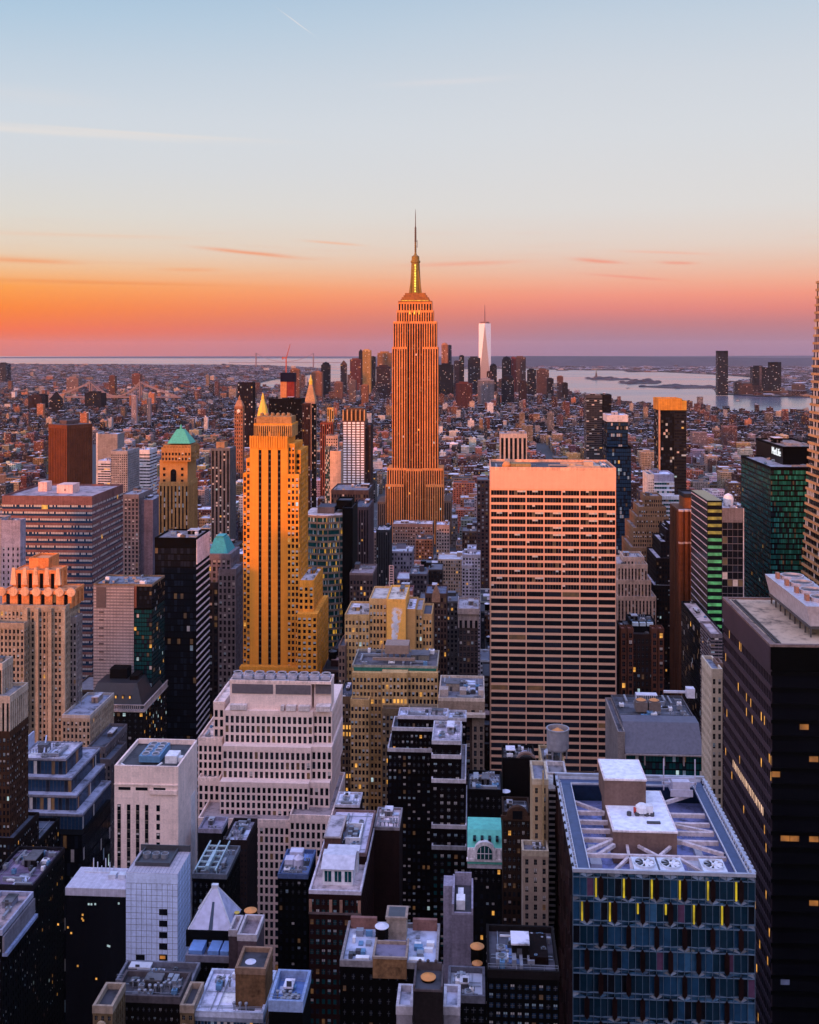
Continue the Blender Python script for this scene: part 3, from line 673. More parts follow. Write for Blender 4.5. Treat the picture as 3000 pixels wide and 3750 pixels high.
    b.box(x0+1, x1-1, y1-4.4, y1-1.2, zt-1.2, zt-.79); t.part('walkway', b, plain('walkway_blue', (.05, .075, .15), .5))
    b = t.mb()
    for xa in (x0+1.0, x0+3.5, x1-3.6, x1-1.1): b.box(xa, xa+.16, Y+.4, y1-4.5, zt-.8, zt-.35)
    b.box(x0+3.6, x1-3.6, y1-4.6, y1-4.45, zt-.8, zt-.3); b.box(x0+1, x1-1, y1-1.3, y1-1.15, zt-.8, zt-.2); t.part('guard_rail', b, plain('rail_white', (.55, .57, .62), .4))
    b = t.mb(); b.box(x0+.5, x1-.5, Y+10.5, y1-.7, zt-7.2, zt-6.4); b.box(x0+.5, x1-.5, Y+.95, Y+10.4, zt-7.2, zt-7); t.part('roof_floor', b, roofm((.26, .31, .62)))
    # central penthouse, low box plus taller one behind
    cxa, cxb = gx(2247, 241), gx(2480, 241); zc = zt+1.0
    b = t.mb(); b.box(cxa, cxb, 241, 263, zt-6.3, zc-.25); b.box(cxa-.2, cxb+.2, 240.8, 263.2, zc-.25, zc+.1, 1); b.box(cxa+.25, cxb-.25, 241.2, 262.8, zc+.1, zc+.13, 2)
    ha, hb = gx(2214, 254), gx(2366, 254); b.box(ha, hb, 254, 266, zc+.05, zc+6, 0); b.box(ha-.2, hb+.2, 253.8, 266.2, zc+6, zc+6.4, 1); b.box(ha+.2, hb-.2, 254.2, 265.8, zc+6.4, zc+6.43, 2)
    b.box(cxa+8, cxa+11, 244.5, 245.3, zc+.14, zc+.5, 3)
    t.part('penthouse', b, [wall((.40, .25, .20), .8, .2), wall((.75, .66, .64)), plain('white_membrane', (.80, .83, .95), .6), FR()])
    b = t.mb(); xm = gx(2350, 250)
    b.lathe(xm, 249.5, [(1.5, zc+.8), (1.5, zc+2.0), (.8, zc+2.6)], 12, 0); b.box(xm+.6, xm+2.4, 248.5, 250.2, zc+.5, zc+2.4, 0); b.box(xm-1.9, xm-1.1, 249, 249.8, zc+.5, zc+1.7, 1)
    for q in (-3, -1.2, 1, 2.2): b.lathe(xm+q, 248.8, [(.55, zc+.12), (.55, zc+.9)], 10, 2)
    t.part('roof_machine', b, [WHT(), plain('red_paint', (.5, .05, .03)), FR()])
    # beams
    zb_ = zt-1.4; H = wall((.66, .56, .56)); wl, wr = x0+3.6, x1-3.6
    class Beam:
        def box(s, *a): m = t.mb(); m.box(*a); t.part('roof_beam', m, H)
        def bar(s, *a): m = t.mb(); m.bar(*a); t.part('roof_beam', m, H)
    bm = Beam()
    for yy in (242, 246.5, 251, 256): bm.box(wl, cxa, yy, yy+.8, zb_-.9, zb_); bm.box(cxb, wr, yy, yy+.8, zb_-.9, zb_)
    bm.box(wl, wr, 234.6, 235.3, zb_-.8, zb_)
    for a, c in (((wl, 236), (cxa, 242)), ((wl, 262), (cxa, 256)), ((wr, 236.5), (cxb, 243)), ((wl+3, 235), (cxa, 239.8)), ((cxb, 251), (wr, 247)), ((cxb, 262), (wr-1, 268))):
        bm.bar((*a, zb_-.3), (*c, zb_-.3), .38)
    ym = 226.2
    for (xa, xb) in ((wl+9.5, wl+4.2), (wl+9.6, wl+8.8), (cxa+6.5, cxa+7.3), (cxb-1, cxb+4.5), (cxb-2, cxb-1.2)): bm.bar((xa, 234.8, zb_-.4), (xb, ym, zb_-.4), .3)
    for (xa, xb) in ((cxa+3, cxa+2.6), (cxa+5.5, cxa+9), (cxa+12.5, cxa+9)): bm.bar((xa, 240.9, zb_-.9), (xb, 235.2, zb_-.5), .3)
    b = t.mb()
    for xa, xb in ((wl+.5, cxa-1), (cxb+1, wr-.5)):
        for q in range(9): xx = xa+(xb-xa)*q/8; b.box(xx, xx+.12, 255, 255.15, zt-6.4, zt-5)
        b.box(xa, xb, 254.95, 255.2, zt-5.1, zt-4.9); b.box(xa+1, xa+3.5, 238, 241, zt-6.4, zt-5.2); b.box(xb-4, xb-2.4, 244, 248, zt-6.4, zt-5.4)
    t.part('deck_fittings', b, plain('rail_white', (.55, .57, .62), .4))
    for px in (2361, 2456, 2612):
        xc = gx(px, 230); yc = 229.7; zz = zt-.9
        b = t.mb(); b.box(xc-2.5, xc+2.5, yc-3.2, yc+3.2, zz-4, zz); b.lathe(xc, yc, [(2.15, zz), (2.2, zz+.5), (2.05, zz+.5), (2.05, zz+.06), (.1, zz+.05)], 24, 0)
        f = t.part('fan_unit', b, [plain('fan_white', (.62, .66, .72), .4), FR()])
        b = t.mb(); b.lathe(xc, yc, [(2.04, zz+.07), (.2, zz+.071)], 24, 0); fo = b.build('fan_well', FR(), f)
        b = t.mb()
        for k in range(8):
            a = k*math.pi/4+.2; c, s_ = math.cos(a), math.sin(a)
            p = lambda r, w, h: (xc+c*r-s_*w, yc+s_*r+c*w, zz+h)
            b.quad(p(.35, -.15, .22), p(1.9, -.42, .2), p(1.9, .3, .42), p(.35, .15, .4)); b.quad(p(.35, .15, .38), p(1.9, .3, .4), p(1.9, -.42, .18), p(.35, -.15, .2))
        b.lathe(xc, yc, [(.4, zz+.2), (.4, zz+.5), (.1, zz+.6)], 12); b.build('fan_blades', plain('blade_white', (.7, .72, .75), .4), f)
    b = t.mb(); xa, xb = gx(2425, 268), gx(2552, 268)
    b.box(xa, xb, 268, 268.4, zt+.8, zt+1.3); b.box(xa, xb, 271, 271.4, zt+.8, zt+1.3)
    for xx in (xa+.3, xb-.5): b.box(xx, xx+.25, 268, 268.3, zt-.7, zt+7)
    for xx in (xa+2, xb-2.2): b.box(xx, xx+.3, 268, 271.4, zt-1, zt+.8)
    b.box((xa+xb)/2-2, (xa+xb)/2+2.2, 266, 268, zt-.3, zt+2.2); b.box((xa+xb)/2-2.6, (xa+xb)/2+2.8, 265.4, 265.7, zt-1.2, zt+.5)
    t.part('window_washing_rig', b, plain('rig_paint', (.50, .48, .56), .45))
gem_tower()
# ------------------------------------------------------------ black office block at right
def black_block():
    Y = 280; t = B('office_tower', 'black office block at right edge with gravel roof and long white cooling unit', 'office tower', 3760, Y, 2830, 'the black office block')
    x0 = gx(2823, Y); x1 = x0+62; y1 = 333; zt = gz(2367, x0, Y); fh = 4.1
    OCC.append((x0, x1, Y, y1, 0, zt, t))
    blk = wall((.016, .016, .018), .5, .15); pier = wall((.26, .17, .21), .6, .12)
    b = t.mb(); b.box(x0+.4, x1, Y+.2, y1, 0, zt-.1); b.box(x0+.02, x1, Y, Y+.19, zt-6, zt); t.part('wall', b, blk)
    n = 34; rows = int((zt-8)/fh); cw = (y1-Y)/n
    b = t.mb()
    for k in range(n+1): b.box(x0+.22, x0+.39, Y+k*cw-.12 if k else Y+.21, Y+k*cw+.12, 0, zt-.02)
    for r in range(rows): z = zt-7-r*fh; b.box(x0+.12, x0+.38, Y+.22, y1-.1, z-.75, z+.75)
    b.box(x0-.18, x0+.38, Y+.22, y1-.1, zt-6, zt-.03)
    t.part('side_grid', b, pier)
    b = t.mb(); rnd = random.Random(2)
    for r in range(rows):
        z = zt-7-r*fh
        for k in range(n):
            lit = r == 9 and 4 < k < 27; m = 1 if lit else (2 if rnd.random() < .05 else 0)
            b.quad((x0+.36, Y+(k+1)*cw, z-fh+.75), (x0+.36, Y+k*cw+.1, z-fh+.75), (x0+.36, Y+k*cw+.1, z-.75), (x0+.36, Y+(k+1)*cw, z-.75), m)
    o = t.part('window_grid', b, [GD(), glow_mat('peach_light', (1.0, .62, .42), .6), LA()]); o['kind'] = 'stuff'
    # front: black glass in a shallow grid with some lit rooms
    b = t.mb(); ww = 2.4
    for r in range(rows):
        z = zt-7-r*fh; b.box(x0+.03, x1, Y-.05, Y+.16, z-.5, z+.5)
    t.part('spandrel', b, blk)
    nn = int((x1-x0)/ww)
    for r in range(rows):
        z = zt-7-r*fh; M = t.mb(); warm = r in (2, 3, 5, 6, 10, 14, 22, 27); cool = r in (4, 18, 19)
        run = 0
        for k in range(nn):
            v = 0
            if run: run -= 1; v = rv
            elif rnd.random() < (.09 if warm else .06 if cool else .008): rv = 1 if not cool else 2; v = rv; run = rnd.choice((0, 0, 1))
            hh = fh-1 if v == 0 else 1.5
            M.quad((x0+k*ww+.15, Y+.14, z-.5-hh), (x0+(k+1)*ww, Y+.14, z-.5-hh), (x0+(k+1)*ww, Y+.14, z-.5), (x0+k*ww+.15, Y+.14, z-.5), v)
            if v: M.quad((x0+k*ww+.15, Y+.14, z-fh+.5), (x0+(k+1)*ww, Y+.14, z-fh+.5), (x0+(k+1)*ww, Y+.14, z-.5-hh), (x0+k*ww+.15, Y+.14, z-.5-hh), 0)
        if t.nw < 45: t.part('window_band', M, [plain('black_glass', (.004, .004, .006), .25, 0, .1), glow_mat('dim_amber', (1.0, .36, .06), .22), glow_mat('dim_blue', (.4, .45, 1.0), .09)]); t.nw += 1
    b = t.mb(); b.box(x0+1.2, x1-1.2, Y+1.2, y1-1.2, zt-.2, zt+.06); t.part('roof', b, roofm((.46, .33, .22)))
    b = t.mb(); b.box(x0-.2, x1, Y-.1, Y+1.1, zt-.1, zt+.5); b.box(x0-.2, x1, y1-1.1, y1+.1, zt-.1, zt+.5); b.box(x0-.2, x0+1.1, Y+1.1, y1-1.1, zt-.1, zt+.49); t.part('parapet', b, wall((.42, .29, .25)))
    b = t.mb()
    for q in (1.9, 3.0): b.box(x0+q, x0+q+.15, Y+2, y1-2, zt+.35, zt+.5)
    for k in range(40): b.box(x0+1.9, x0+3.15, Y+2+k*1.22, Y+2.12+k*1.22, zt+.1, zt+.34)
    t.part('rail_track', b, FR())
    # long cooling unit: tapered white box with four fans
    ua, ub = x0+11.5, x0+22.5; ya, yb_ = 288, 329; zu = zt+3
    b = t.mb(); b.prism([(ua+1.2, ya+1), (ub-1.2, ya+1), (ub-1.2, yb_-1), (ua+1.2, yb_-1)], zu, zu+5.5, 0, [(ua, ya), (ub, ya), (ub, yb_), (ua, yb_)])
    b.box(ua+1, ub-1, ya+.8, yb_-.8, zu-.7, zu-.02, 1)
    for k in range(9):
        for xx in (ua+1.2, ub-1.6): b.box(xx, xx+.4, ya+1+k*4.7, ya+1.4+k*4.7, zt, zu-.7, 1)
    cu = t.part('cooling_unit', b, [plain('galvanised', (.50, .49, .54), .4, .3), FR()])
    for k in range(4):
        yc = ya+7+k*9.3; xc = (ua+ub)/2+.8
        b = t.mb(); b.lathe(xc, yc, [(3.2, zu+5.5), (3.4, zu+6.6), (3.0, zu+6.6), (3.0, zu+5.7), (.1, zu+5.68)], 22, 0); b.lathe(xc, yc, [(2.95, zu+6.0), (.2, zu+6.05)], 22, 1)
        b.box(xc-4.6, xc-3.7, yc-1, yc+1, zu+5.5, zu+7.2, 2)
        b.build('fan_ring', [plain('galvanised', (.50, .49, .54), .4, .3), FR(), plain('motor_brown', (.3, .14, .08))], cu)
black_block()
PINK = (.82, .62, .53); TAN = (.55, .42, .27); CREAM = (.66, .54, .42); BRK = (.075, .024, .024); DBR = (.10, .06, .055); GRY = (.33, .31, .31); YEL = (.64, .40, .17); WARM = (.62, .47, .34)
WROOF = (.68, .71, .86); GROOF = (.30, .28, .31); DROOF = (.045, .042, .05)
# pink stone stepped block, centre left
t = B('office_building', 'pale pink stone office block stepping up in tiers below the golden striped tower', 'office building', 3150, 400, 1000, 'the pink stepped block')
st = Pn(PINK, 19.2, 32, .54, .66, 16, 10, .004, .03, .5, .4, var=.12)
for xl, xr, yt, Y, yb in ((822, 1146, 2604, 402, 2735), (815, 1139, 2735, 398, 2868), (805, 1130, 2866, 394, 3003)):
    t.blk(xl, xr, yt, Y, 34, st, yb=yb, roof=None)
for xl, xr, yt, Y, yb in ((1147, 1216, 2604, 403.5, 2735), (1140, 1216, 2735, 399.5, 2868), (1131, 1207, 2866, 396, 3003)):
    t.blk(xl, xr, yt, Y, 33, st, yb=yb, roof=None)
for xl, xr, yt, Y, yb in ((782, 821, 2580, 410, 2712), (726, 814, 2712, 408, 2858), (726, 804, 2858, 404, 3003)): t.blk(xl, xr, yt, Y, 26, st, yb=yb, n=3, roof=PINK)
t.blk(726, 1060, 3010, 388, 40, st, n=0, roof=(.3, .24, .24)); t.blk(1061, 1215, 2996, 387, 40, st, n=0, roof=(.3, .24, .24))
x0, x1, y0, y1, _, zr = t.blk(842, 1140, 2500, 404, 9.5, dict(Bl(PINK, var=.14)), yb=2603, roof=None, sides='F')
t.blk(1150, 1214, 2500, 406, 7.5, Bl(PINK, var=.14), yb=2603, roof=None, sides='F')
b = t.mb()
for a, c in ((850, 1000), (1010, 1138), (1155, 1210)): b.box(gx(a, 404), gx(c, 404), 403.75 if a < 1150 else 405.75, 405, gz(2542, -70, 404), gz(2508, -70, 404))
t.part('louver', b, plain('grey_louver', (.13, .11, .12), .6))
for a, c in ((845, 905), (1030, 1042), (1050, 1085), (1095, 1135), (1158, 1210)): b = t.mb(); b.box(gx(a, 403), gx(c, 403), 401.6, 403.9 if a < 1150 else 405.9, gz(2600, -70, 403), gz(2582, -70, 403)); t.part('terrace_screen', b, wall((.7, .6, .56)))
t.roof(x0, gx(1214, 406), 404, 413.5, zr, (.32, .3, .33), 3, .8, PINK, bulk=False)
for k in range(9):
    xx = x0+2+k*4.3; b = t.mb(); b.box(xx-1.7, xx+1.7, 407, 411, zr+.3, zr+1.6); b.lathe(xx, 409, [(1.5, zr+1.6), (1.7, zr+2.6), (1.5, zr+2.6), (1.4, zr+1.8)], 14); b.lathe(xx, 409, [(1.4, zr+2.2), (.1, zr+2.2)], 14, 1); t.part('cooling_fan', b, [plain('galvanised', (.50, .49, .54), .4, .3), FR()])
# stone block with sunken roof
t = B('office_building', 'pink stone block with a sunken roof holding a blue cooling unit and few narrow windows', 'office building', 3240, 330, 536, 'the sunken-roof stone block')
st = Pn(PINK, 33, 34, .38, .55, 172, 0, .01, .12, .5, .4, var=.16)
x0, x1, y0, y1, _, z1 = t.blk(419, 653, 2822, 330, 23, dict(st, t='blank'), roof=None, sides='F')
Zp = lambda p: gz(p, (x0+x1)/2, 330)
s_ = 330/FP
for a in (430, 465, 498, 531, 573): 
    b = t.mb()
    for q in range(11):
        yq = 2948+q*34; xa = gx(a+(0), 330); b.box(xa, xa+13*s_, 329.94, 330.5, Zp(yq+22), Zp(yq))
        if a < 560: b.box(xa, xa+13*s_, 329.95, 330.4, Zp(yq+33.5), Zp(yq+23), 1)
        if random.random() < .3: b.box(xa+.1, xa+13*s_-.1, 329.9, 329.95, Zp(yq+8), Zp(yq+2), 2)
    t.part('window_column', b, [GD(), plain('dark_spandrel', (.03, .025, .02), .4), BLI()])
for a in (434, 497, 562): b = t.mb(); b.box(gx(a, 330), gx(a+44, 330), 329.94, 330.5, Zp(2895), Zp(2884)); t.part('louver', b, GD())
b = t.mb(); b.box(gx(548, 330), gx(650, 330), 329.5, 330, Zp(2907), Zp(2892)); b.box(x0-.05, x1+.05, 329.7, 330, Zp(2822)-4.6, Zp(2822)-4.2); t.part('stone_course', b, wall(PINK, .85, .2))
b = t.mb(); 
for k in range(10): b.box(x1, x1+.15, 345+.5*k, 345.25+.5*k, 20, z1-14)
t.part('side_fin', b, WHT())
b = t.mb(); b.box(x0+.6, x1-.6, 330.6, 352.4, z1-.2, z1+.03); t.part('roof', b, roofm((.05, .05, .055)))
b = t.mb(); b.box(x0, x1, 330, 330.6, z1-.03, z1+1.4); b.box(x0, x0+.6, 330.6, 353, z1-.03, z1+1.39); b.box(x1-.6, x1, 330.6, 353, z1-.03, z1+1.39); b.box(x0+.6, x1-.6, 352.4, 353, z1-.03, z1+1.6); t.part('parapet', b, wall(PINK, .85, .2))
b = t.mb(); ua, ub = x0+6.2, x0+13; b.box(ua, ub, 335, 347, z1+.6, z1+2.6)
for k in range(4):
    yy = 336.8+k*2.9
    for xx in (ua+1.8, ub-1.8): b.lathe(xx, yy, [(1.2, z1+2.6), (1.25, z1+3), (1.1, z1+3), (1.0, z1+2.7)], 14, 1); b.lathe(xx, yy, [(1.0, z1+2.85), (.1, z1+2.86)], 12, 2)
t.part('cooling_unit', b, [plain('blue_unit', (.10, .22, .36), .4), plain('galvanised', (.50, .49, .54), .4, .3), FR()])
b = t.mb(); b.box(x1-6, x1-2.2, 336, 341, z1, z1+2.4); b.box(x1-2, x1-.8, 337, 339, z1, z1+1.6); b.bar((x0+1.5, 332, z1+1.2), (x0+4, 331, z1+.4), .2); b.bar((x1-8, 331, z1+.4), (x1-6, 333, z1+1.4), .2); t.part('roof_unit', b, WHT())
# white tiled slender tower at lower left
t = B('office_tower', 'slender white tiled tower with a few dark square windows at lower left', 'office tower', 3610, 270, 560, 'the white tiled tower')
x0, x1, y0, y1, _, z1 = t.blk(461, 651, 3199, 270, 12.5, Bl((.60, .70, .92), rough=.45, var=.16), roof=None)
Zp = lambda p: gz(p, (x0+x1)/2, 270); s_ = 270/FP
b = t.mb()
for k in range(11): xx = x0+(x1-x0)*k/10; b.box(max(x0, xx-.035), min(x1, xx+.035), 269.96, 270, 0, z1-2.6)
for k in range(60): zz = z1-2.6-k*1.52; b.box(x0, x1, 269.97, 270.01, zz-.03, zz+.03); b.box(x1-.01, x1+.03, 270.1, 282.4, zz-.03, zz+.03)
for k in range(9): b.box(x1-.01, x1+.04, 270.2+k*1.5, 270.26+k*1.5, 0, z1-.1)
t.part('tile_joint', b, plain('dark_joint', (.10, .11, .16), .7))
for q in (3328, 3370, 3412, 3454, 3494, 3536): 
    b = t.mb(); b.box(gx(583, 270), gx(613, 270), 269.9, 270.02, Zp(q+22), Zp(q)); 
    if q > 3480: b.box(gx(586, 270), gx(606, 270), 269.86, 269.9, Zp(q+16), Zp(q+4), 1)
    t.part('window', b, [GD(), glow_mat('dim_amber', (1.0, .36, .06), .22)])
for q in (3498, 3540, 3582, 3624, 3666): b = t.mb(); b.box(gx(498, 270), gx(530, 270), 269.9, 270.02, Zp(q+22), Zp(q)); t.part('window', b, GD())
b = t.mb(); b.box(x0, x1, 270, 282.5, z1-.03, z1+.02); t.part('roof', b, plain('tiled_roof', (.42, .38, .42), .6))
b = t.mb()
for k in range(14): b.box(x0+.05+k*.93, x0+.1+k*.93, 270.1, 282.3, z1+.02, z1+.06)
t.part('roof_joint', b, plain('dark_joint', (.10, .11, .16), .7))
b = t.mb(); b.box(x0+1.5, x1-3.5, 274, 282, z1+.03, z1+.4, 0); b.box(x0+1.2, x0+1.5, 274, 282, z1, z1+1); b.box(x1-3.5, x1-3.2, 274, 282, z1, z1+1); b.box(x0+1.2, x1-3.2, 273.7, 274, z1, z1+1); b.box(x0, x1, 282.2, 282.5, z1, z1+1.6)
for xx in (x0+3, x0+5.5, x0+7.8): b.lathe(xx, 278, [(1, z1+.4), (1.05, z1+1.5), (.9, z1+1.5), (.85, z1+.8)], 14, 1)
t.part('fan_well', b, [FR(), MET()])
t2 = t
b = t.mb(); xa, xb = gx(240, 270), x0-.02; zw = gz(3250, xa, 270); b.box(xa, xb, 270, 281, 0, zw-2); t.part('black_glass_wing', b, plain('black_glass', (.006, .006, .008), .2, 0, .3)); OCC.append((xa, xb, 270, 281, 0, zw, t))
b = t.mb(); b.box(xa, xb, 269.9, 281, zw-1.98, zw); t.part('wing_roof', b, plain('tiled_roof', (.48, .45, .52), .6))
b = t.mb()
for k in range(16): xx = xa+(xb-xa)*k/15; b.box(xx-.03, xx+.03, 269.86, 281, zw-1.98, zw+.03)
b.box(xa+2, xb, 278, 278.2, zw, zw+.3)
for k in range(6): b.box(xa+4+k*1.1, xa+4.2+k*1.1, 279, 279.2, zw, zw+3.4-(k % 3))
for k in range(2): b.box(xa+9.5+k*2.6, xa+11.4+k*2.6, 275, 277, zw, zw+1.1)
t.part('wing_fittings', b, plain('rail_white', (.55, .57, .62), .4))
for a, q, m_ in ((322, 3312, LW), (332, 3312, LW), (346, 3311, LW), (432, 3306, LW), (300, 3352, LA), (302, 3372, LA), (298, 3366, LA), (210, 3390, LA), (258, 3420, LA), (392, 3462, LW), (398, 3464, LW), (282, 3540, LA), (350, 3585, LA), (246, 3400, LA)):
    b = t.mb(); b.box(gx(a, 270), gx(a+6, 270), 269.93, 270, gz(q+7, -90, 270), gz(q, -90, 270)); t.part('lit_window', b, m_())
# brown dark pair in front of the yellow blocks
t = B('apartment_tower', 'dark red brick tower with white trimmed setbacks, nearest of the brick pair', 'brick tower', 3230, 372, 1640, 'the white-trimmed brick tower')
st = Pn(BRK, 26, 27, .42, .5, 14, 0, .015, .62, .3, .25)
t.blk(1582, 1688, 2724, 374, 20, st, yb=2776, parcol=(.6, .57, .6), roof=(.5, .44, .5), n=7)
t.blk(1581, 1689, 2776, 372, 31, st, yb=2865, parcol=(.62, .58, .6), n=0, roof=(.3, .28, .3)); t.blk(1581, 1706, 2865, 370, 33, st, yb=3033, parcol=(.66, .62, .64), n=0, roof=(.3, .28, .3)); t.blk(1581, 1708, 3033, 368, 34, st, yb=3110, parcol=(.62, .58, .6), n=0, roof=(.3, .28, .3)); t.blk(1582, 1708, 3110, 366, 35, dict(st, g='t', lit=.0), parcol=(.5, .5, .52), n=0, roof=(.2, .2, .22))
t = B('apartment_tower', 'wide dark red brick block with stepped white-edged roofs, left of its narrower twin', 'brick building', 3180, 402, 1520, 'the wide brick block')
st = Pn(BRK, 17, 25, .45, .5, 12, 0, .02, .42, .3, .25)
t.blk(1458, 1640, 2632, 404, 9, st, yb=2700, parcol=(.58, .55, .6), roof=WROOF, n=6); t.blk(1641, 1708, 2640, 406, 9, st, yb=2760, parcol=(.6, .57, .6), roof=WROOF, n=5)
t.blk(1436, 1598, 2675, 401, 12, st, yb=2752, parcol=(.6, .57, .6), n=2); t.blk(1420, 1596, 2752, 398, 15, st, parcol=(.6, .57, .6), n=0)
# yellow stepped pair in the middle
t = B('office_building', 'yellow brick block with a green-glazed attic and dark cluttered roof, behind the brick pair', 'office building', 2880, 480, 1450, 'the green-attic yellow block')
st = Pn(YEL, 13.6, 26, .56, .55, 14, 0, .06, .34, .35, .3, litrow=.06)
t.blk(1290, 1602, 2446, 484, 26, dict(st, wh=.1), yb=2466, roof=(.10, .09, .10), n=9, parcol=(.5, .45, .36))
b = t.mb(); b.box(gx(1296, 484), gx(1598, 484), 483.6, 484, gz(2464, -20, 484), gz(2448, -20, 484)); t.part('glazed_attic', b, plain('attic_glass', (.02, .14, .10), .2))
for a, c, y_, o_ in ((1290, 1397, 2446, 0), (1398, 1492, 2447, -2.5), (1493, 1604, 2446, 0)): t.blk(a, c, 2464, 481+o_, 3 if not o_ else 5.4, st, roof=None)
t.blk(1284, 1352, 2570, 476, 4.8, st, n=0); t.blk(1497, 1604, 2600, 476, 4.8, dict(st, col=TAN), n=0)
t.blk(1240, 1289, 2560, 486, 24, dict(st, col=(.34, .22, .13)), n=2); t.blk(1400, 1496, 2604, 474, 4.4, dict(st, col=(.4, .28, .16)), n=0)
b = t.mb()
for k in range(5): xx = gx(1400+k*22, 496); b.bar((xx, 495, gz(2440, -20, 484)), (xx, 495, gz(2386, -20, 484)), .25)
b.box(gx(1412, 496), gx(1498, 496), 493, 503, gz(2418, -20, 484), gz(2386, -20, 484)); b.box(gx(1365, 490), gx(1520, 490), 490, 491, gz(2436, -20, 484), gz(2426, -20, 484))
t.part('cooling_tower', b, plain('brown_unit', (.28, .19, .14), .6))
t = B('office_building', 'yellow brick block with a tall blank centre and steam rising before it', 'office building', 2600, 560, 1420, 'the blank-fronted yellow block')
st = Pn(YEL, 13.6, 26, .52, .52, 10, 0, .04, .36, .35, .3)
t.blk(1263, 1352, 2258, 564, 30, st, n=3, roof=(.42, .38, .36)); t.blk(1353, 1416, 2200, 566, 30, st, n=0, roof=(.5, .46, .42)); t.blk(1416.5, 1486, 2202, 562, 34, Bl((.76, .42, .10), var=.12), n=1, roof=(.6, .54, .46))
t.blk(1487, 1522, 2238, 564, 28, Bl((.58, .36, .14), var=.12), n=2, roof=WROOF); t.blk(1523, 1547, 2240, 568, 26, st, n=0, roof=GROOF); t.blk(1548, 1582, 2256, 570, 24, st, n=2); t.blk(1240, 1264, 2372, 556, 20, dict(st, col=(.40, .26, .2)), n=1)
# cornice building right of the yellow pair
t = B('office_building', 'tan cornice-topped block with white boxes on its roof beside the broad grid tower', 'office building', 2900, 432, 1690, 'the corniced tan block')
st = Pn((.46, .34, .25), 28, 30, .42, .62, 30, 0, .02, .2, .5, .4)
t.blk(1606, 1775, 2566, 434, 30, st, yb=2620, n=9, roof=(.14, .14, .17), parcol=(.62, .5, .4)); t.blk(1600, 1778, 2616, 431, 2.8, Bl((.62, .5, .4)), yb=2628, roof=None); t.blk(1730, 1774, 2626, 433.8, 28, st, roof=None); t.blk(1606, 1729, 2626, 437, 26, dict(st, col=(.3, .2, .16)), roof=None)
b = t.mb()
for a, q, w_, h in ((1612, 2552, 30, 28), (1684, 2555, 24, 30), (1752, 2550, 20, 26)): z = gz(q, 25, 440); xa = gx(a, 440); b.box(xa, xa+w_*.112, 438, 443, z-3, z+h*.1)
t.part('penthouse', b, [wall((.55, .44, .38))])
# ------------------------------------------------------------ left edge
t = B('office_tower', 'stone tower with an orange scalloped crown and round medallions at the left edge', 'art deco tower', 2900, 455, 140, 'the scallop-crowned tower')
ST = (.56, .43, .30); OR = (.72, .26, .09)  # low sun on the crown put into its orange stone colour
st = Pn(ST, 15, 23.5, .5, .56, 12, 0, .01, .30, .5, .2)
t.blk(107, 178, 2052, 472, 12, Bl(OR), n=0, roof=OR, yb=2092); 
for xl, xr, yt, Y, d_, yb in ((50, 212, 2092, 466, 11, 2168), (8, 262, 2168, 460, 15, 2226)):
    x0, x1, y0, y1, z0, z1 = t.blk(xl, xr, yt, Y, d_, Sn(OR, 40 if yb < 2200 else 42, .36, 60, 8, sp=(.10, .05, .03), blind=.0, pr=.9), yb=yb, roof=OR, n=2 if yb > 2200 else 0, par=.5)
    nn = 4 if yb < 2200 else 6
    for k in range(nn+1):
        xx = x0+(x1-x0)*k/nn; b = t.mb()
        if yb > 2200: b.lathe(0, 0, [(1.95, -.4), (1.95, .4)], 18); b.v = [(v[0]+xx, y0+.0+v[2]-.5, z1+.2+v[1]) for v in b.v]
        else: b.prism([(xx-1.3, y0-.6), (xx+1.3, y0-.6), (xx+1.3, y0+1.2), (xx-1.3, y0+1.2)], z1-6, z1+1.4, 0, [(xx-.7, y0-.2), (xx+.7, y0-.2), (xx+.7, y0+.8), (xx-.7, y0+.8)])
        t.part('medallion' if yb > 2200 else 'crown_fin', b, wall((.74, .42, .24)))
x0, x1, y0, y1, z0, z1 = t.blk(0, 240, 2226, 455, 17, dict(st, lit=.02), n=0, roof=GROOF)
for a in (88, 128, 176, 226):
    b = t.mb(); b.box(gx(a, 454), gx(a+13, 454), 453.6, 455, 20, gz(2224, x0, 455)); t.part('pier', b, wall((.60, .45, .30)))
t.blk(-30, 88, 2290, 449, 5.9, st, n=0); t.blk(241, 280, 2268, 461, 7, dict(st, col=(.46, .38, .36)), n=1, roof=(.5, .47, .5))
t.blk(228, 330, 2628, 446, 30, dict(st, lit=.03), n=1, roof=(.26, .28, .36), parcol=(.6, .52, .46)); t.blk(320, 386, 2745, 440, 28, dict(st, col=(.34, .29, .30)), n=1); t.blk(331, 405, 2790, 436, 20, dict(st, col=(.3, .26, .28)), n=0)
t = B('brick_tower', 'brown brick tower with a pale arched crown cut off by the left edge', 'brick tower', 3100, 330, 30, 'the brown edge tower')
st = Pn((.24, .11, .06), 15, 27, .5, .55, 8, 0, .01, .4, .35, .3)
x0, x1, y0, y1, _, z1 = t.blk(-160, 36, 2690, 330, 14, st, n=0); t.blk(-160, 36, 2560, 330.2, 13.8, Sn((.62, .48, .36), 17, .5, 60, 14, blind=.1), yb=2689, n=3, roof=(.3, .26, .26)); t.blk(-160, 8, 2440, 334, 8, Sn((.62, .48, .36), 14, .5, 60, 14), yb=2560, n=1, roof=WROOF)
t.blk(-160, 52, 3080, 327, 19, dict(st, col=(.12, .07, .06), lit=.04), n=0)
t.blk(-200, 130, 3100, 345, 20, dict(st, col=(.07, .05, .05), lit=.05), n=3)
t = B('glass_building', 'blue glass building stepping down in terraces beside the left brick tower', 'glass building', 3180, 385, 170, 'the stepped blue glass block')
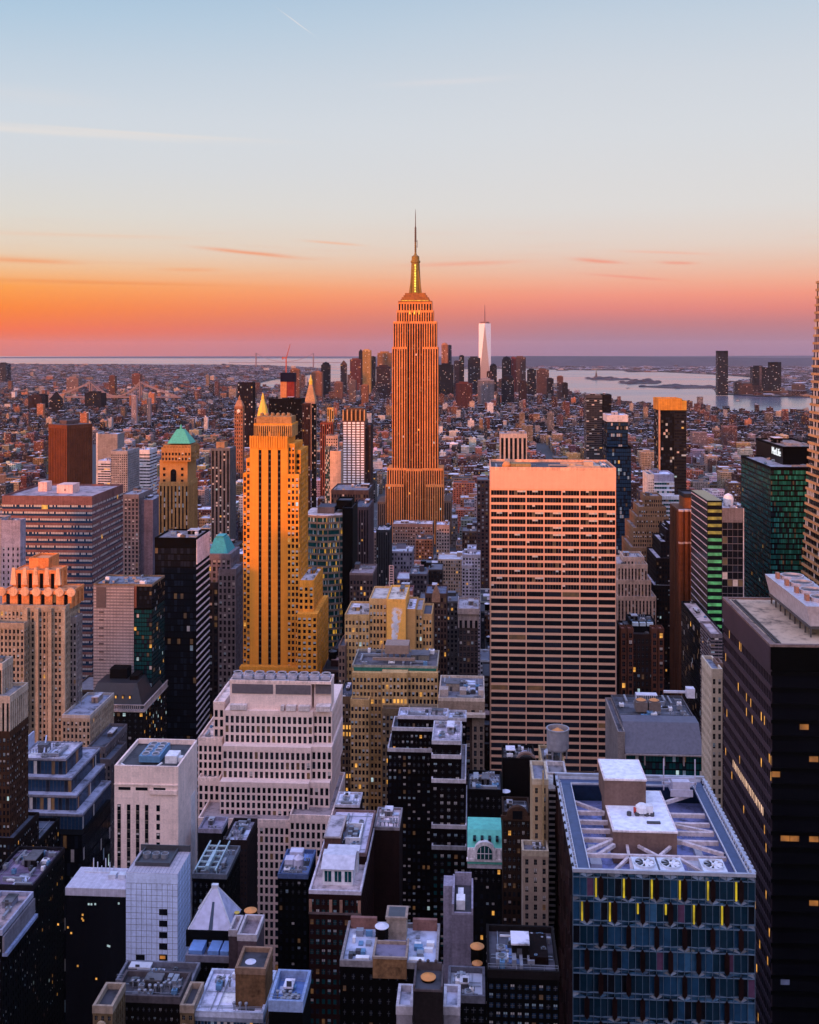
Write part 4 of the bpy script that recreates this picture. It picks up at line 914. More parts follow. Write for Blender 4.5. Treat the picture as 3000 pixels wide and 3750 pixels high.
st = Cn((.20, .22, .28), 14, 52, 'b', .003, .05, 3, hm=.08, vm=.12)
x0, x1, y0, y1, _, z1 = t.blk(70, 241, 2782, 388, 17, st, yb=2850, roof=(.56, .52, .58), n=5, par=.5, parcol=(.42, .42, .5))
for xl, xr, yt, Y, yb in ((75, 262, 2852, 384, 2917), (80, 280, 2917, 380, 2982), (85, 302, 2985, 376, 3052)): t.blk(xl, xr, yt, Y, 30, st, yb=yb, roof=(.30, .32, .42), n=0, par=.5, parcol=(.40, .40, .48))
t.blk(120, 300, 3055, 372, 30, dict(st, col=(.05, .05, .06), g='d', lit=.02), roof=None)
b = t.mb(); xq = gx(98, 396); b.prism([(xq, 389), (xq+.5, 389), (xq+.5, 402), (xq, 402)], z1, z1+5.5, 0, [(xq, 393), (xq+.5, 393), (xq+.5, 402), (xq, 402)]); b.bar((xq+6, 400, z1+4.5), (xq+9, 390, z1+.5), .25); t.part('sloped_screen', b, plain('screen_blue', (.42, .46, .60), .4))
t = B('office_building', 'lavender stone wall block at the left edge below the banded slab', 'office building', 2160, 560, 40, 'the lavender edge block')
t.blk(-200, 4, 1905, 565, 12, Bl((.56, .46, .44)), n=0, roof=DROOF); t.blk(5, 74, 1912, 565, 7, Pn((.52, .46, .54), 17, 22, .3, .45, 90, 0, 0, .05, .3, .25), n=1, roof=DROOF)
t = B('office_building', 'broad slab with red and lavender horizontal bands and two boxes on its flat roof', 'office building', 2480, 640, 190, 'the red banded slab')
x0, x1, y0, y1, _, z1 = t.blk(8, 337, 1823, 640, 58, Bn((.42, .20, .18), 25.6, .62, 22, .004, .2, 'b', 6.0, half=1), n=0, roof=(.36, .28, .30), par=1.2)
b = t.mb(); b.box(gx(140, 668), gx(172, 668), 668, 676, z1, z1+6); t.part('bulkhead', b, wall((.72, .50, .44)))
b = t.mb(); b.box(gx(208, 660), gx(266, 660), 660, 672, z1, z1+5.5); b.box(gx(236, 660), gx(240, 660), 659.9, 660, z1+1.5, z1+3, 1); t.part('penthouse', b, [wall((.72, .48, .42)), FR()])
t = B('office_building', 'plain pale tower with a red sunlit patch at its top corner and a dark glass side', 'office building', 2480, 545, 420, 'the plain pale tower')
x0, x1, y0, y1, _, z1 = t.blk(342, 490, 2145, 545, 24, Cn((.42, .39, .42), 5.5, 11.5, 'd', 0, 1, 4, hm=.5, vm=.4), n=0, roof=None, sides='F')
for ch in list(t.root.children):
    if ch.name.startswith(('glass_band', 'window_grid')): bpy.data.objects.remove(ch)
b = t.mb(); b.box(x0, x1, 545.1, 568, 0, z1-.05); b.box(gx(353, 545), gx(388, 545), 544.85, 545.1, gz(2225, x0, 545), gz(2150, x0, 545), 1)
for q in range(7): b.box(gx(362, 545), gx(380, 545), 544.85, 545.1, gz(2244+q*29, x0, 545), gz(2238+q*29, x0, 545), 1)
t.part('stone_face', b, [wall((.64, .57, .56), .7, .14), plain('dark_louver', (.06, .055, .07), .6)])
t.blk(490.5, 500, 2146, 545.3, 24, Bl((.40, .17, .12)), yb=2226, roof=None); t.blk(490.5, 556, 2230, 545.5, 23, Cn((.03, .035, .04), 10, 16, 't', .01, .02, 2), roof=None, n=0); t.blk(501, 556, 2146, 545.4, 23.4, Cn((.06, .06, .05), 9, 16, 'd', .0, .02, 3), yb=2229, roof=None, sides='FR')  # red strip at the top corner is sunlight put into wall colour
t.roof(x0, gx(556, 545), 545.4, 568, z1, (.18, .2, .24), 9, .9, (.4, .3, .2), bulk=False)
t = B('office_building', 'slim stone office block with a gold-lit colonnade under its cornice', 'office building', 2730, 616, 660, 'the gold-colonnade block')
st = Pn((.42, .34, .36), 16, 21, .55, .55, 6, 0, .012, .08, .4, .35)
x0, x1, y0, y1, _, z1 = t.blk(616, 712, 2345, 617, 24, Sn((.60, .42, .22), 15, .5, 60, 20, sp=(.10, .05, .02), blind=0, pr=.8), yb=2405, n=9, roof=(.24, .22, .24), parcol=(.6, .48, .42))  # gold light on the colonnade put into its stone colour
t.blk(614, 714, 2331, 615.5, 26, Bl((.60, .48, .40)), yb=2344, roof=None); t.blk(616, 712, 2405, 617, 24, st, roof=None)
t = B('office_building', 'dark mansard-roofed block with a stone balustrade and amber lit windows', 'office building', 2800, 523, 440, 'the dark mansard block')
st = Pn((.12, .09, .085), 21, 22, .45, .5, 6, 0, .22, .06, .4, .3)
x0, x1, y0, y1, _, z1 = t.blk(300, 527, 2600, 523, 40, st, n=0, roof=None)
b = t.mb(); b.box(x0-.6, x1+.6, 522, 563, z1-.6, z1); [b.box(x0+k*1.05, x0+k*1.05+.35, 522.2, 522.6, z1, z1+2.6) for k in range(29)]; [b.box(x1+.1, x1+.5, 523+k*1.05, 523.4+k*1.05, z1, z1+2.6) for k in range(38)]; b.box(x0-.6, x1+.6, 522.1, 522.7, z1+2.6, z1+3); b.box(x1, x1+.6, 522.7, 563, z1+2.6, z1+3); t.part('balustrade', b, wall((.60, .48, .44)))
b = t.mb(); b.prism([(x0+1, 525), (x1-1.2, 525), (x1-1.2, 562), (x0+1, 562)], z1, z1+11, 0, [(x0+5, 531), (x1-6, 531), (x1-6, 556), (x0+5, 556)]); b.box(x0+9, x0+18, 538, 550, z1+11, z1+16, 1); b.box(x0+20, x0+24, 536, 546, z1+11, z1+13, 1); t.part('mansard_roof', b, [plain('slate', (.022, .022, .026), .5), wall((.10, .08, .08))])
for k in range(5): b = t.mb(); xx = x0+8+k*3.6; b.box(xx, xx+1, 527.4, 529, z1+4.2, z1+6); b.box(xx+.15, xx+.85, 527.3, 527.4, z1+4.4, z1+5.6, 1); t.part('dormer', b, [plain('slate', (.022, .022, .026), .5), LA()])
# black slab and teal mansard
t = B('office_building', 'black glass slab with white horizontal stripes on its right side', 'office building', 2300, 600, 650, 'the black slab with striped side')
x0, x1, y0, y1, _, z1 = t.blk(567, 719, 1976, 600, 30, Cn((.012, .012, .014), 12, 24, 'd', .004, .004, 30), n=6, roof=(.22, .19, .2), sides='F')
b = t.mb()
for q in range(40): z = z1-16-q*3.9; b.box(x1, x1+.35, 600.1, 629.8, z-.9, z)
b.box(x1, x1+.4, 600.1, 629.9, z1-14, z1); t.part('striped_side', b, wall((.74, .68, .72)))
t = B('office_building', 'grey stone block with a bright teal mansard roof behind the black slab', 'office building', 2340, 665, 800, 'the teal mansard block')
st = Pn((.44, .36, .38), 18, 24, .5, .6, 16, 0, .01, .3, .6, .4)
x0, x1, y0, y1, _, z1 = t.blk(742, 845, 2032, 665, 26, st, n=0, roof=None)
b = t.mb(); b.prism([(x0+3.2, 667), (x1-2.2, 667), (x1-2.2, 688), (x0+3.2, 688)], z1, z1+9.2, 0, [(x0+5.8, 672), (x1-6, 672), (x1-6, 684), (x0+5.8, 684)]); b.box(x0+6.4, x1-6.6, 673, 683, z1+9.2, z1+10.4); b.box(x0, x1, 665, 691, z1-.03, z1+.5, 1); t.part('mansard_roof', b, [plain('verdigris', (.03, .36, .34), .55), wall((.44, .36, .38))])
t.blk(800, 863, 2090, 660, 22, st, n=1, roof=GROOF); t.blk(742, 800, 2140, 660.2, 20, dict(st, col=(.2, .16, .17)), n=1)
# green pyramid tower
t = B('art_deco_tower', 'tan stone tower with arched windows under a green copper pyramid roof', 'tower', 1965, 760, 650, 'the green pyramid tower')
st = Pn((.56, .30, .11), 12.5, 22, .5, .52, 8, 0, .005, .22, .4, .3)
x0, x1, y0, y1, _, z1 = t.blk(582, 690, 1770, 760, 26, Sn((.56, .30, .11), 13.5, .45, 22, 10, sp=(.12, .07, .04), blind=.3, pr=.6), n=0, roof=(.3, .24, .18))
t.blk(585, 687, 1690, 761, 24, Bl((.56, .30, .11), var=.15), yb=1769, n=0, roof=(.3, .24, .18)); b = t.mb()
for a in (596, 662): 
    for q in (1712, 1734, 1756): b.box(gx(a, 760), gx(a+8, 760), 760.6, 761.1, gz(q+10, x0, 760), gz(q, x0, 760))
xa, xb = gx(624, 760), gx(644, 760); b.box(xa, xb, 760.6, 761.1, gz(1775, x0, 760), gz(1728, x0, 760)); b.lathe(0, 0, [((xb-xa)/2, -.2), ((xb-xa)/2, .2)], 18)
k0 = len(b.v)-36; b.v[k0:] = [(v[0]+(xa+xb)/2, 760.85+v[2], gz(1728, x0, 760)+v[1]) for v in b.v[k0:]]
t.part('arched_window', b, GD())
t.blk(591, 699, 1644, 759, 24, Pn((.54, .28, .10), 12.5, 16, .5, .5, 10, 0, 0, .2, .4, .3), yb=1690, n=0, roof=(.3, .24, .18))
xa, xb, ya, yb_, _, z2 = t.blk(598, 698, 1630, 762, 20, Sn((.52, .27, .10), 12, .5, 60, 6, blind=0, sp=(.1, .05, .03)), yb=1644, n=0, roof=None)
b = t.mb(); xa, xb = gx(614, 764), gx(698, 764); zt_ = gz(1574, xa, 764); b.prism([(xa, 763), (xb, 763), (xb, 779), (xa, 779)], gz(1624, xa, 763), zt_, 0, [(xa+5.2, 769), (xb-6.2, 769), (xb-6.2, 773), (xa+5.2, 773)]); b.lathe((xa+xb)/2-.5, 771, [(1, zt_), (.8, zt_+2), (.2, zt_+3.5)], 8); t.part('pyramid_roof', b, plain('copper_green', (.06, .40, .26), .6))
# red chamfered tower (turned on its corner)
t = Bld('office_tower', 'red-brown ribbed tower turned corner-on at upper left', 'office tower', 1785, gx(258, 1360), 1360, math.radians(57), 'the corner-on red tower')
r_ = 19.5; zt_ = gz(1556, gx(250, 1340), 1340); sv = t.o; t.o = (0, 0, 0)
t.wall_block(-r_, r_, -r_, r_, 0, zt_, dict(Sn((.36, .115, .05), 10, .5, 12, 14, sp=(.05, .02, .015), pr=.7, blind=.02), scale=1340/FP), 'FLR', occ=False); t.o = sv
b = MB(); b.box(-r_+1, r_-1, -r_+1, r_-1, zt_-.3, zt_+.1); b.box(-10, 8, -6, 9, zt_, zt_+5); b.build('roof', roofm((.08, .05, .05)), t.root); OCC.append((t.o[0]-24, t.o[0]+24, 1340, 1385, 0, zt_, t))
# small white grid tower and pair
t = B('office_building', 'white tower with fine square grid and blue banded side, left of the green pyramid tower', 'office building', 1800, 1100, 440, 'the white square-grid tower')
t.blk(406, 467, 1655, 1100, 40, Pn((.50, .46, .46), 8, 8.4, .5, .5, 8, 0, 0, .1, .4, .3), n=3, roof=(.3, .25, .25))
t = B('office_building', 'white blank-walled building with an orange lit face behind the white grid tower', 'office building', 1690, 1480, 390)
t.blk(358, 430, 1592, 1480, 30, Bl((.46, .42, .40)), n=3, roof=WROOF); t.blk(352, 358, 1588, 1481, 26, Bl((.66, .62, .6)), n=0)
t = B('office_building', 'white banded block with a blue striped lower wing left of the green pyramid tower', 'office building', 1720, 1250, 520)
t.blk(500, 548, 1650, 1250, 30, Bn((.66, .64, .66), 12, .4, 10), n=2, roof=WROOF); t.blk(358, 404, 1690, 1200, 30, Bn((.6, .6, .66), 9, .5, 6), n=2, roof=WROOF)
t = B('apartment_tower', 'grey pier-fronted apartment tower with a brown penthouse left of the golden tower', 'apartment tower', 1790, 1150, 807)
t.blk(773, 842, 1645, 1150, 30, Sn((.34, .33, .34), 13, .5, 10, 6, blind=.2), n=2, roof=GROOF); t.blk(792, 822, 1622, 1155, 15, Bl((.5, .3, .16)), yb=1645, n=0)
t = B('office_building', 'ribbed grey-lavender block left of the green pyramid tower base', 'office building', 1985, 900, 480)
t.blk(440, 508, 1815, 900, 40, Pn((.42, .33, .32), 13, 16, .5, .6, 10, 0, .01, .2, .5, .4), n=4, roof=GROOF); t.blk(509, 560, 1835, 905, 40, Bl((.36, .29, .36)), n=2, roof=GROOF)
# right of the golden tower
t = B('office_building', 'curved banded glass block with glowing yellow reflections, right of the golden tower', 'office building', 2230, 700, 1180, 'the curved banded block')
x0, x1 = gx(1112, 700), gx(1252, 700); z1 = gz(1888, x0, 700); b = t.mb(); OCC.append((x0, x1, 698, 730, 0, z1, t)); n = 14
arc = [(x0+(x1-x0)*k/n, 703-4.5*math.sin(math.pi*k/n)) for k in range(n+1)]; po = arc+[(x1, 734), (x0, 734)]; pi_ = [(x, y+.7) for x, y in arc]+[(x1-.4, 733.5), (x0+.4, 733.5)]
fl = 4.1; q = 0
while z1-q*fl > 3: z = z1-q*fl; b.prism(po, z-1.3, z, 0); q += 1
for xx, yy in arc[1:-1:4]: b.box(xx-.25, xx+.25, yy-.15, yy+.5, 0, z1-.1)
t.part('wall', b, wall((.42, .34, .27), .6)); rnd = random.Random(11)
for j in range(min(40, q-1)):
    M = t.mb(); z = z1-j*fl-1.3
    for k in range(n):
        (xa, ya), (xb, yb_) = arc[k], arc[k+1]
        for h in range(3):
            p0 = (xa+(xb-xa)*h/3, ya+(yb_-ya)*h/3+.6); p1 = (xa+(xb-xa)*(h+1)/3, ya+(yb_-ya)*(h+1)/3+.6)
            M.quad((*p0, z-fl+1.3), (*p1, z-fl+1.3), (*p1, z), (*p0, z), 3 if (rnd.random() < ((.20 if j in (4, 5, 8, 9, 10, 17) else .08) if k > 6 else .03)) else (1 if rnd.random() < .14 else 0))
    t.part('window_band', M, [GT(), BLB(), GD(), glow_mat('glowing_reflection', (1.0, .50, .05), .3)])  # yellow reflections drawn as glowing panes
b = t.mb(); b.prism(pi_, z1-1, z1+.3); b.box(x0+8, x1-6, 708, 725, z1, z1+4.5, 1); t.part('roof', b, [roofm((.5, .44, .44)), wall((.22, .24, .3))])
t = B('office_building', 'plain black tower slab beside the curved banded block', 'office building', 2230, 702, 1270, 'the plain black slab')
t.blk(1254, 1292, 1866, 703, 30, Bl((.012, .011, .013)), n=0, roof=DROOF); t.blk(1232, 1288, 1838, 712, 18, Bl((.014, .013, .016)), yb=1866, n=0, roof=DROOF)
t = B('office_building', 'dark brown tower with lavender piers right of the plain black slab', 'office building', 2120, 760, 1320, 'the lavender-piered tower')
t.blk(1293, 1350, 1862, 760, 40, Sn((.30, .20, .22), 9, .55, 12, 6, blind=.06), n=2); t.blk(1213, 1350, 1800, 800, 40, Pn((.26, .19, .19), 10, 18, .55, .6, 8), n=5, roof=(.2, .18, .2))
t = B('apartment_tower', 'slender tower with bright white panel grid and orange finned crown', 'apartment tower', 1790, 920, 1300, 'the white panel-grid tower')
x0, x1, y0, y1, _, z1 = t.blk(1255, 1337, 1540, 920, 26, Bl((.34, .20, .17)), n=0, roof=None)
b = t.mb(); s_ = 920/FP
for k in range(5):
    for q in range(26): xa = gx(1258+k*16, 920); za = gz(1546+q*9.4, x0, 920); b.box(xa, xa+11.5*s_, 919.6, 920, za-5.8*s_, za)
t.part('white_panel', b, plain('white_panel', (.86, .84, .86), .4))
b = t.mb()
for k in range(6): xa = gx(1255+k*15.6, 920); b.box(xa, xa+4*s_, 919.3, 922, z1, z1+40*s_)
b.box(x0+.5, x1-.5, 922, 940, z1-.05, z1+36*s_, 1); b.box(x0+2, x1-2, 925, 938, z1+36*s_, z1+44*s_, 1); t.part('finned_crown', b, [wall((.62, .36, .16)), wall((.34, .17, .09))])
t.blk(1338, 1357, 1560, 924, 24, Sn((.25, .14, .13), 5, .5, 8, 3), n=0)
t = B('apartment_tower', 'narrow teal glass tower with a blank peach wall left of the white panel tower', 'apartment tower', 1840, 950, 1220)
t.blk(1209, 1249, 1656, 950, 18, Bl((.74, .50, .36)), n=1, roof=WROOF); t.blk(1190, 1208, 1640, 952, 20, Cn((.3, .34, .34), 4, 9, 't', 0, .4), n=0); t.blk(1194, 1237, 1600, 960, 12, Pn((.62, .44, .36), 8, 10, .5, .5, 4), yb=1656, n=1)
# dark slab behind golden tower, far towers
t = B('office_tower', 'dark brown flat slab rising behind the golden tower crown', 'office tower', 1650, 1500, 1040)
t.blk(985, 1105, 1462, 1500, 30, Sn((.075, .045, .04), 4, .5, 6, 12, sp=(.03, .02, .02)), n=2, roof=DROOF)
t = B('office_tower', 'tower with a golden pyramid roof behind the golden striped tower', 'tower', 1530, 1900, 957, 'the gold pyramid tower')
x0, x1, y0, y1, _, z1 = t.blk(932, 985, 1530, 1900, 26, Sn((.5, .3, .18), 8, .5, 8, 4), n=0, roof=None)
b = t.mb(); b.lathe((x0+x1)/2, 1911, [(11, z1-1), (8.6, z1+14), (3.2, z1+32), (2.8, z1+33), (2.6, z1+37), (.3, z1+45)], 8); t.part('pyramid_roof', b, plain('gold_leaf', (.85, .52, .04), .45, 0))
t = B('clock_tower', 'narrow stone clock tower with a pale pointed cap left of the gold pyramid', 'clock tower', 1530, 2050, 874)
x0, x1, y0, y1, _, z1 = t.blk(859, 889, 1488, 2050, 16, Pn((.50, .21, .10), 8, 14, .4, .5, 6), n=0, roof=None)
b = t.mb(); b.prism([(x0, 2050), (x1, 2050), (x1, 2066), (x0, 2066)], z1, z1+12, 0, [(x0+4.5, 2055), (x1-4.5, 2055), (x1-4.5, 2061), (x0+4.5, 2061)]); b.lathe((x0+x1)/2, 2058, [(2.4, z1+12), (2.4, z1+16), (.3, z1+21)], 8); t.part('spire', b, wall((.56, .28, .15)))
b = t.mb(); b.lathe(0, 0, [(3.4, 0), (3.4, .5)], 20); b.v = [((x0+x1)/2+v[0], 2049.8-v[2], z1-9+v[1]) for v in b.v]; t.part('clock_face', b, plain('clock_white', (.75, .68, .58)))
t = B('clock_tower', 'pale stone tower with a pyramid top and golden lantern above dark slab', 'tower', 1540, 2100, 1135)
x0, x1, y0, y1, _, z1 = t.blk(1116, 1154, 1470, 2100, 24, Pn((.52, .32, .22), 8, 12, .45, .5, 6), n=0, roof=None)
b = t.mb(); b.prism([(x0, 2100), (x1, 2100), (x1, 2124), (x0, 2124)], z1, z1+33, 0, [(x0+7, 2109), (x1-7, 2109), (x1-7, 2115), (x0+7, 2115)]); t.part('pyramid_roof', b, wall((.60, .34, .16)))
b = t.mb(); b.lathe((x0+x1)/2, 2112, [(3.6, z1+33), (3.6, z1+40), (3.9, z1+40.5), (1.6, z1+46), (.3, z1+53)], 10); t.part('lantern', b, plain('gold_leaf', (.85, .52, .04), .45))
t = B('construction_tower', 'unfinished red tower wrapped in blue netting with a crane on top', 'tower', 1455, 2300, 1052)
x0, x1, y0, y1, _, z1 = t.blk(1027, 1050, 1398, 2300, 22, Bl((.62, .26, .1)), n=0, roof=None); t.blk(1050.5, 1078, 1398, 2301, 22, Bl((.42, .06, .04)), n=0, roof=None); t.blk(1027, 1079, 1365, 2299, 24, Bl((.03, .03, .16)), yb=1398, n=0, roof=None)
cr = empty('tower_crane', (x1-2, 2305, z1+20), 'red tower crane standing on the blue netted unfinished tower', 'crane'); b = MB()
b.bar((0, 0, 0), (0, 0, 34), 1.2); b.build('mast', plain('crane_red', (.35, .05, .03)), cr); b = MB(); b.bar((0, 0, 30), (9, 0, 62), 1.0, 0, .5); b.build('jib', plain('crane_red', (.35, .05, .03)), cr); b = MB(); b.bar((0, 0, 31), (-9, 0, 33), 1.3); b.box(-9, -6, -1, 1, 28, 33); b.build('counterweight', plain('crane_red', (.35, .05, .03)), cr)
for px, w_, yt, yb, Y, c, lab in ((1121, 28, 1480, 1640, 1450, (.22, .10, .09), 'slim brown tower with ribbed sides right of the dark slab'), (1149, 16, 1482, 1750, 1430, (.03, .025, .03), 'thin black tower beside the slim ribbed brown one'), (1196, 46, 1550, 1700, 1700, (.42, .12, .07), 'red brick tower cluster left of the white panel tower'), (1210, 24, 1495, 1540, 2000, (.62, .36, .1), 'small tower with a bright yellow top between the far towers'),
                              (898, 56, 1402, 1450, 2600, (.12, .03, .04), 'dark red slab standing far off near the river at left'), (1900, 0, 0, 0, 0, 0, 0)):
    if not w_: continue
    t = B('office_tower', lab, 'tower', yb, Y, px); t.blk(px-w_/2, px+w_/2, yt, Y, w_*Y/FP*.8, Sn(c, 8, .5, 9, 4, blind=.12), n=1)
# right-hand middle distance
t = B('office_tower', 'grey tower with white vertical stripes just behind the broad grid tower', 'office tower', 1690, 1000, 1880, 'the white-striped tower')
t.blk(1832, 1930, 1592, 1000, 28, Sn((.58, .50, .46), 15, .58, 30, 12, blind=0, sp=(.02, .02, .025)), n=4, roof=(.4, .36, .38), sides='FL')
t = B('apartment_tower', 'dark grey apartment slab with fine balconies behind the right of the broad grid tower', 'apartment tower', 1690, 1350, 2190, 'the dark balconied slab')
t.blk(2148, 2206, 1450, 1350, 30, Bn((.22, .22, .25), 7.4, .55, 6, .01, .1, 'd', 9), n=2, roof=DROOF); t.blk(2206.5, 2240, 1448, 1352, 30, Bn((.10, .09, .11), 7.4, .55, 6, .01, .05, 'd', 9), n=2, roof=DROOF, sides='F')
t = B('glass_tower', 'deep blue glass tower with a white top right of the broad grid tower', 'glass tower', 1830, 1000, 2260, 'the white-topped blue tower')
t.blk(2224, 2300, 1545, 1000, 30, Cn((.03, .05, .08), 7, 14, 'b', .008, .05, 2), yb=1640, n=0, roof=None); t.blk(2223, 2301, 1524, 999, 31, Bl((.68, .62, .60)), yb=1545, n=2, roof=WROOF); t.blk(2222, 2312, 1640, 997, 34, Cn((.02, .04, .09), 7, 14, 'b', .012, .05, 2), n=0)
t = B('apartment_tower', 'dark glass tower crowned by a broad gold band on the right', 'apartment tower', 1860, 950, 2464, 'the gold-banded tower')
t.blk(2414, 2470, 1502, 952, 26, Cn((.09, .085, .08), 7.5, 11, 'd', .01, .05, 2), n=0, roof=None, sides='FL'); t.blk(2470.5, 2514, 1502, 950.5, 26, Bn((.15, .14, .14), 11, .55, 3, .01, .06, 'd', 9), n=0, roof=None, sides='F'); t.blk(2412, 2498, 1464, 950, 28, Bl((.62, .29, .05)), yb=1502, n=0, roof=(.4, .24, .1)); t.blk(2498.5, 2515, 1472, 950, 28, Bl((.60, .33, .06)), yb=1502, n=0, roof=(.4, .24, .1))
b = t.mb(); b.box(gx(2412, 950), gx(2418, 950), 949, 949.9, 0, gz(1502, 260, 950)); t.part('corner_pier', b, wall((.6, .34, .22)))
t = B('office_building', 'white and teal banded block stepping down in front of the gold-banded tower', 'office building', 1950, 820, 2440, 'the white-teal banded block')
t.blk(2374, 2396, 1742, 822, 26, Pn((.70, .62, .56), 8, 10, .4, .5, 10), n=0, sides='FL'); t.blk(2396.5, 2470, 1764, 820, 28, Bn((.62, .64, .70), 15, .5, 0, .01, .2, 't', 9), n=0, roof=None, sides='F'); t.blk(2396.5, 2469, 1742, 821, 26, Bl((.44, .42, .56)), yb=1764, n=2, roof=WROOF, sides='F'); t.blk(2420, 2506, 1822, 812, 7, Bn((.62, .64, .70), 15, .5, 4, .01, .2, 't', 9), n=0, roof=WROOF, sides='F')
t = B('art_deco_tower', 'orange-brown stepped deco block with terraces right of the broad grid tower', 'art deco tower', 2060, 770, 2370, 'the orange stepped deco block')
st = Pn((.46, .26, .14), 8, 15, .5, .55, 6, 0, .01, .3, .4, .3)
for xl, xr, yt, Y, d_ in ((2362, 2425, 1822, 790, 20), (2340, 2440, 1862, 785, 28), (2332, 2450, 1898, 780, 36), (2319, 2452, 1938, 775, 42), (2310, 2400, 2010, 768, 46)): t.blk(xl, xr, yt, Y, d_, st, n=1, roof=(.3, .22, .2), sides='FL')
t = B('art_deco_tower', 'dark brown stepped block with small lit windows beside the orange deco block', 'office building', 2330, 725, 2440, 'the dark stepped block')
st = Pn((.15, .085, .075), 10, 16, .5, .5, 6, 0, .05, .12, .4, .3)
for xl, xr, yt, Y, d_ in ((2450, 2487, 1925, 735, 20), (2440, 2486, 1945, 732, 28), (2420, 2486, 1990, 728, 34), (2404, 2487, 2050, 722, 40), (2394, 2487, 2150, 716, 44)): t.blk(xl, xr, yt, Y, d_, st, n=1, roof=(.5, .45, .5), sides='FL')
t = B('office_tower', 'red-brown tower of rounded columns between the dark stepped block and striped glass', 'office tower', 2280, 655, 2520, 'the red column tower')
x0, x1 = gx(2489, 655), gx(2551, 655); z1 = gz(1870, x0, 655); b = t.mb(); OCC.append((x0, x1, 655, 690, 0, z1, t)); w_ = (x1-x0)/3
for k in range(3): b.lathe(x0+w_*(k+.5), 658+(k % 2), [(w_*.5, 0), (w_*.5, z1)], 20)
b.box(x0+.5, x1-.2, 659, 690, 0, z1-.5)
for k in range(6): b.box(x0-.06, x0+.3, 660+k*5, 661.2+k*5, 0, z1-1)
t.part('wall', b, wall((.36, .13, .06), .55)); b = t.mb()
for k in range(3):
    for z in (z1-.3, gz(1990, x0, 655)): b.lathe(x0+w_*(k+.5), 658+(k % 2), [(w_*.53, z-.6), (w_*.53, z+.5)], 20)
t.part('cornice', b, wall((.62, .55, .56))); t.blk(2508, 2552, 1822, 668, 18, Bl((.42, .17, .07)), yb=1872, n=0); t.blk(2506, 2554, 1815, 667, 20, Bl((.16, .17, .2)), yb=1823, n=0, roof=DROOF)
# striped glass tower with a green and yellow lit strip
t = B('glass_tower', 'dark glass tower with diagonal-looking white bands and a glowing green and yellow corner strip', 'glass tower', 2300, 590, 2640, 'the green-striped glass tower')
x0, x1, y0, y1, _, z1 = t.blk(2646, 2722, 1868, 590, 44, Cn((.34, .32, .36), 17, 26, 'd', .004, .02, 44, hm=.08, vm=.05, rough=.4), n=9, roof=(.5, .46, .5), sides='FL')
xs = gx(2592, 590); b = t.mb(); b.box(xs, x0-.02, 591, 634, 0, z1+5); OCC.append((xs, x0, 590, 634, 0, z1+5, t)); fl = 26*590/FP
b.box(xs-.01, x0, 590.6, 591, 0, z1+5, 1); t.part('corner_core', b, [GD(), GD()])
b = t.mb()
for q in range(30):
    z = z1+4-q*fl; b.box(xs+.2, x0-.3, 590.2, 590.6, z-fl*.4, z, 0 if q < 5 else 1)
t.part('light_strip', b, [glow_mat('strip_yellow', (1.0, .62, .08), .2), glow_mat('strip_green', (.22, 1.0, .36), .17)])
b = t.mb()
for q in range(34): z = z1+3.6-q*fl; b.box(xs-.14, xs, 591, 634, z-.28, z+.28)
t.part('side_band', b, wall((.64, .58, .62))); b = t.mb(); b.box(x1, x1+.5, 590, 590.8, 0, z1+1); b.box(xs, x1, 634.02, 634.5, z1, z1+1.4); t.part('edge_trim', b, wall((.6, .58, .62)))
b = t.mb(); b.lathe(gx(2668, 606), 606, [(2.6, z1), (3, z1+4), (2.2, z1+6), (.3, z1+7)], 14); t.part('white_dome', b, WHT())
# green glass tower with a sign
t = B('glass_tower', 'emerald green glass tower with white lettering on its upper box near the right edge', 'glass tower', 2230, 640, 2850, 'the emerald glass tower')
st = Cn((.004, .026, .026), 6, 19, 'g', .004, .34, 3, hm=.30, vm=.14, rough=.4)
x0, x1, y0, y1, _, z1 = t.blk(2823, 3015, 1717, 640, 70, st, n=6, roof=(.36, .33, .36), sides='FL')
xa, xb, ya, yb_, za, zb_ = t.blk(2868, 3015, 1642, 662, 62, dict(st, top=60), yb=1717, n=6, roof=(.3, .2, .16), sides='FL')
cu = bpy.data.curves.new('sign', 'FONT'); cu.body = 'MetLife'; cu.size = 6.4; cu.extrude = .15; to = bpy.data.objects.new('sign', cu); COL.objects.link(to)
bpy.context.view_layer.update(); me = bpy.data.meshes.new_from_object(to.evaluated_get(bpy.context.evaluated_depsgraph_get())); bpy.data.objects.remove(to); me.name = 'sign'
me.materials.clear(); me.materials.append(glow_mat('sign_white', (.9, .95, 1.0), .75, True)); sg = put('sign', me, t.root, (xa-.3-t.o[0], ya+23.5-t.o[1], zb_-5.4)); sg.rotation_euler = (math.radians(90), 0, math.radians(-90))
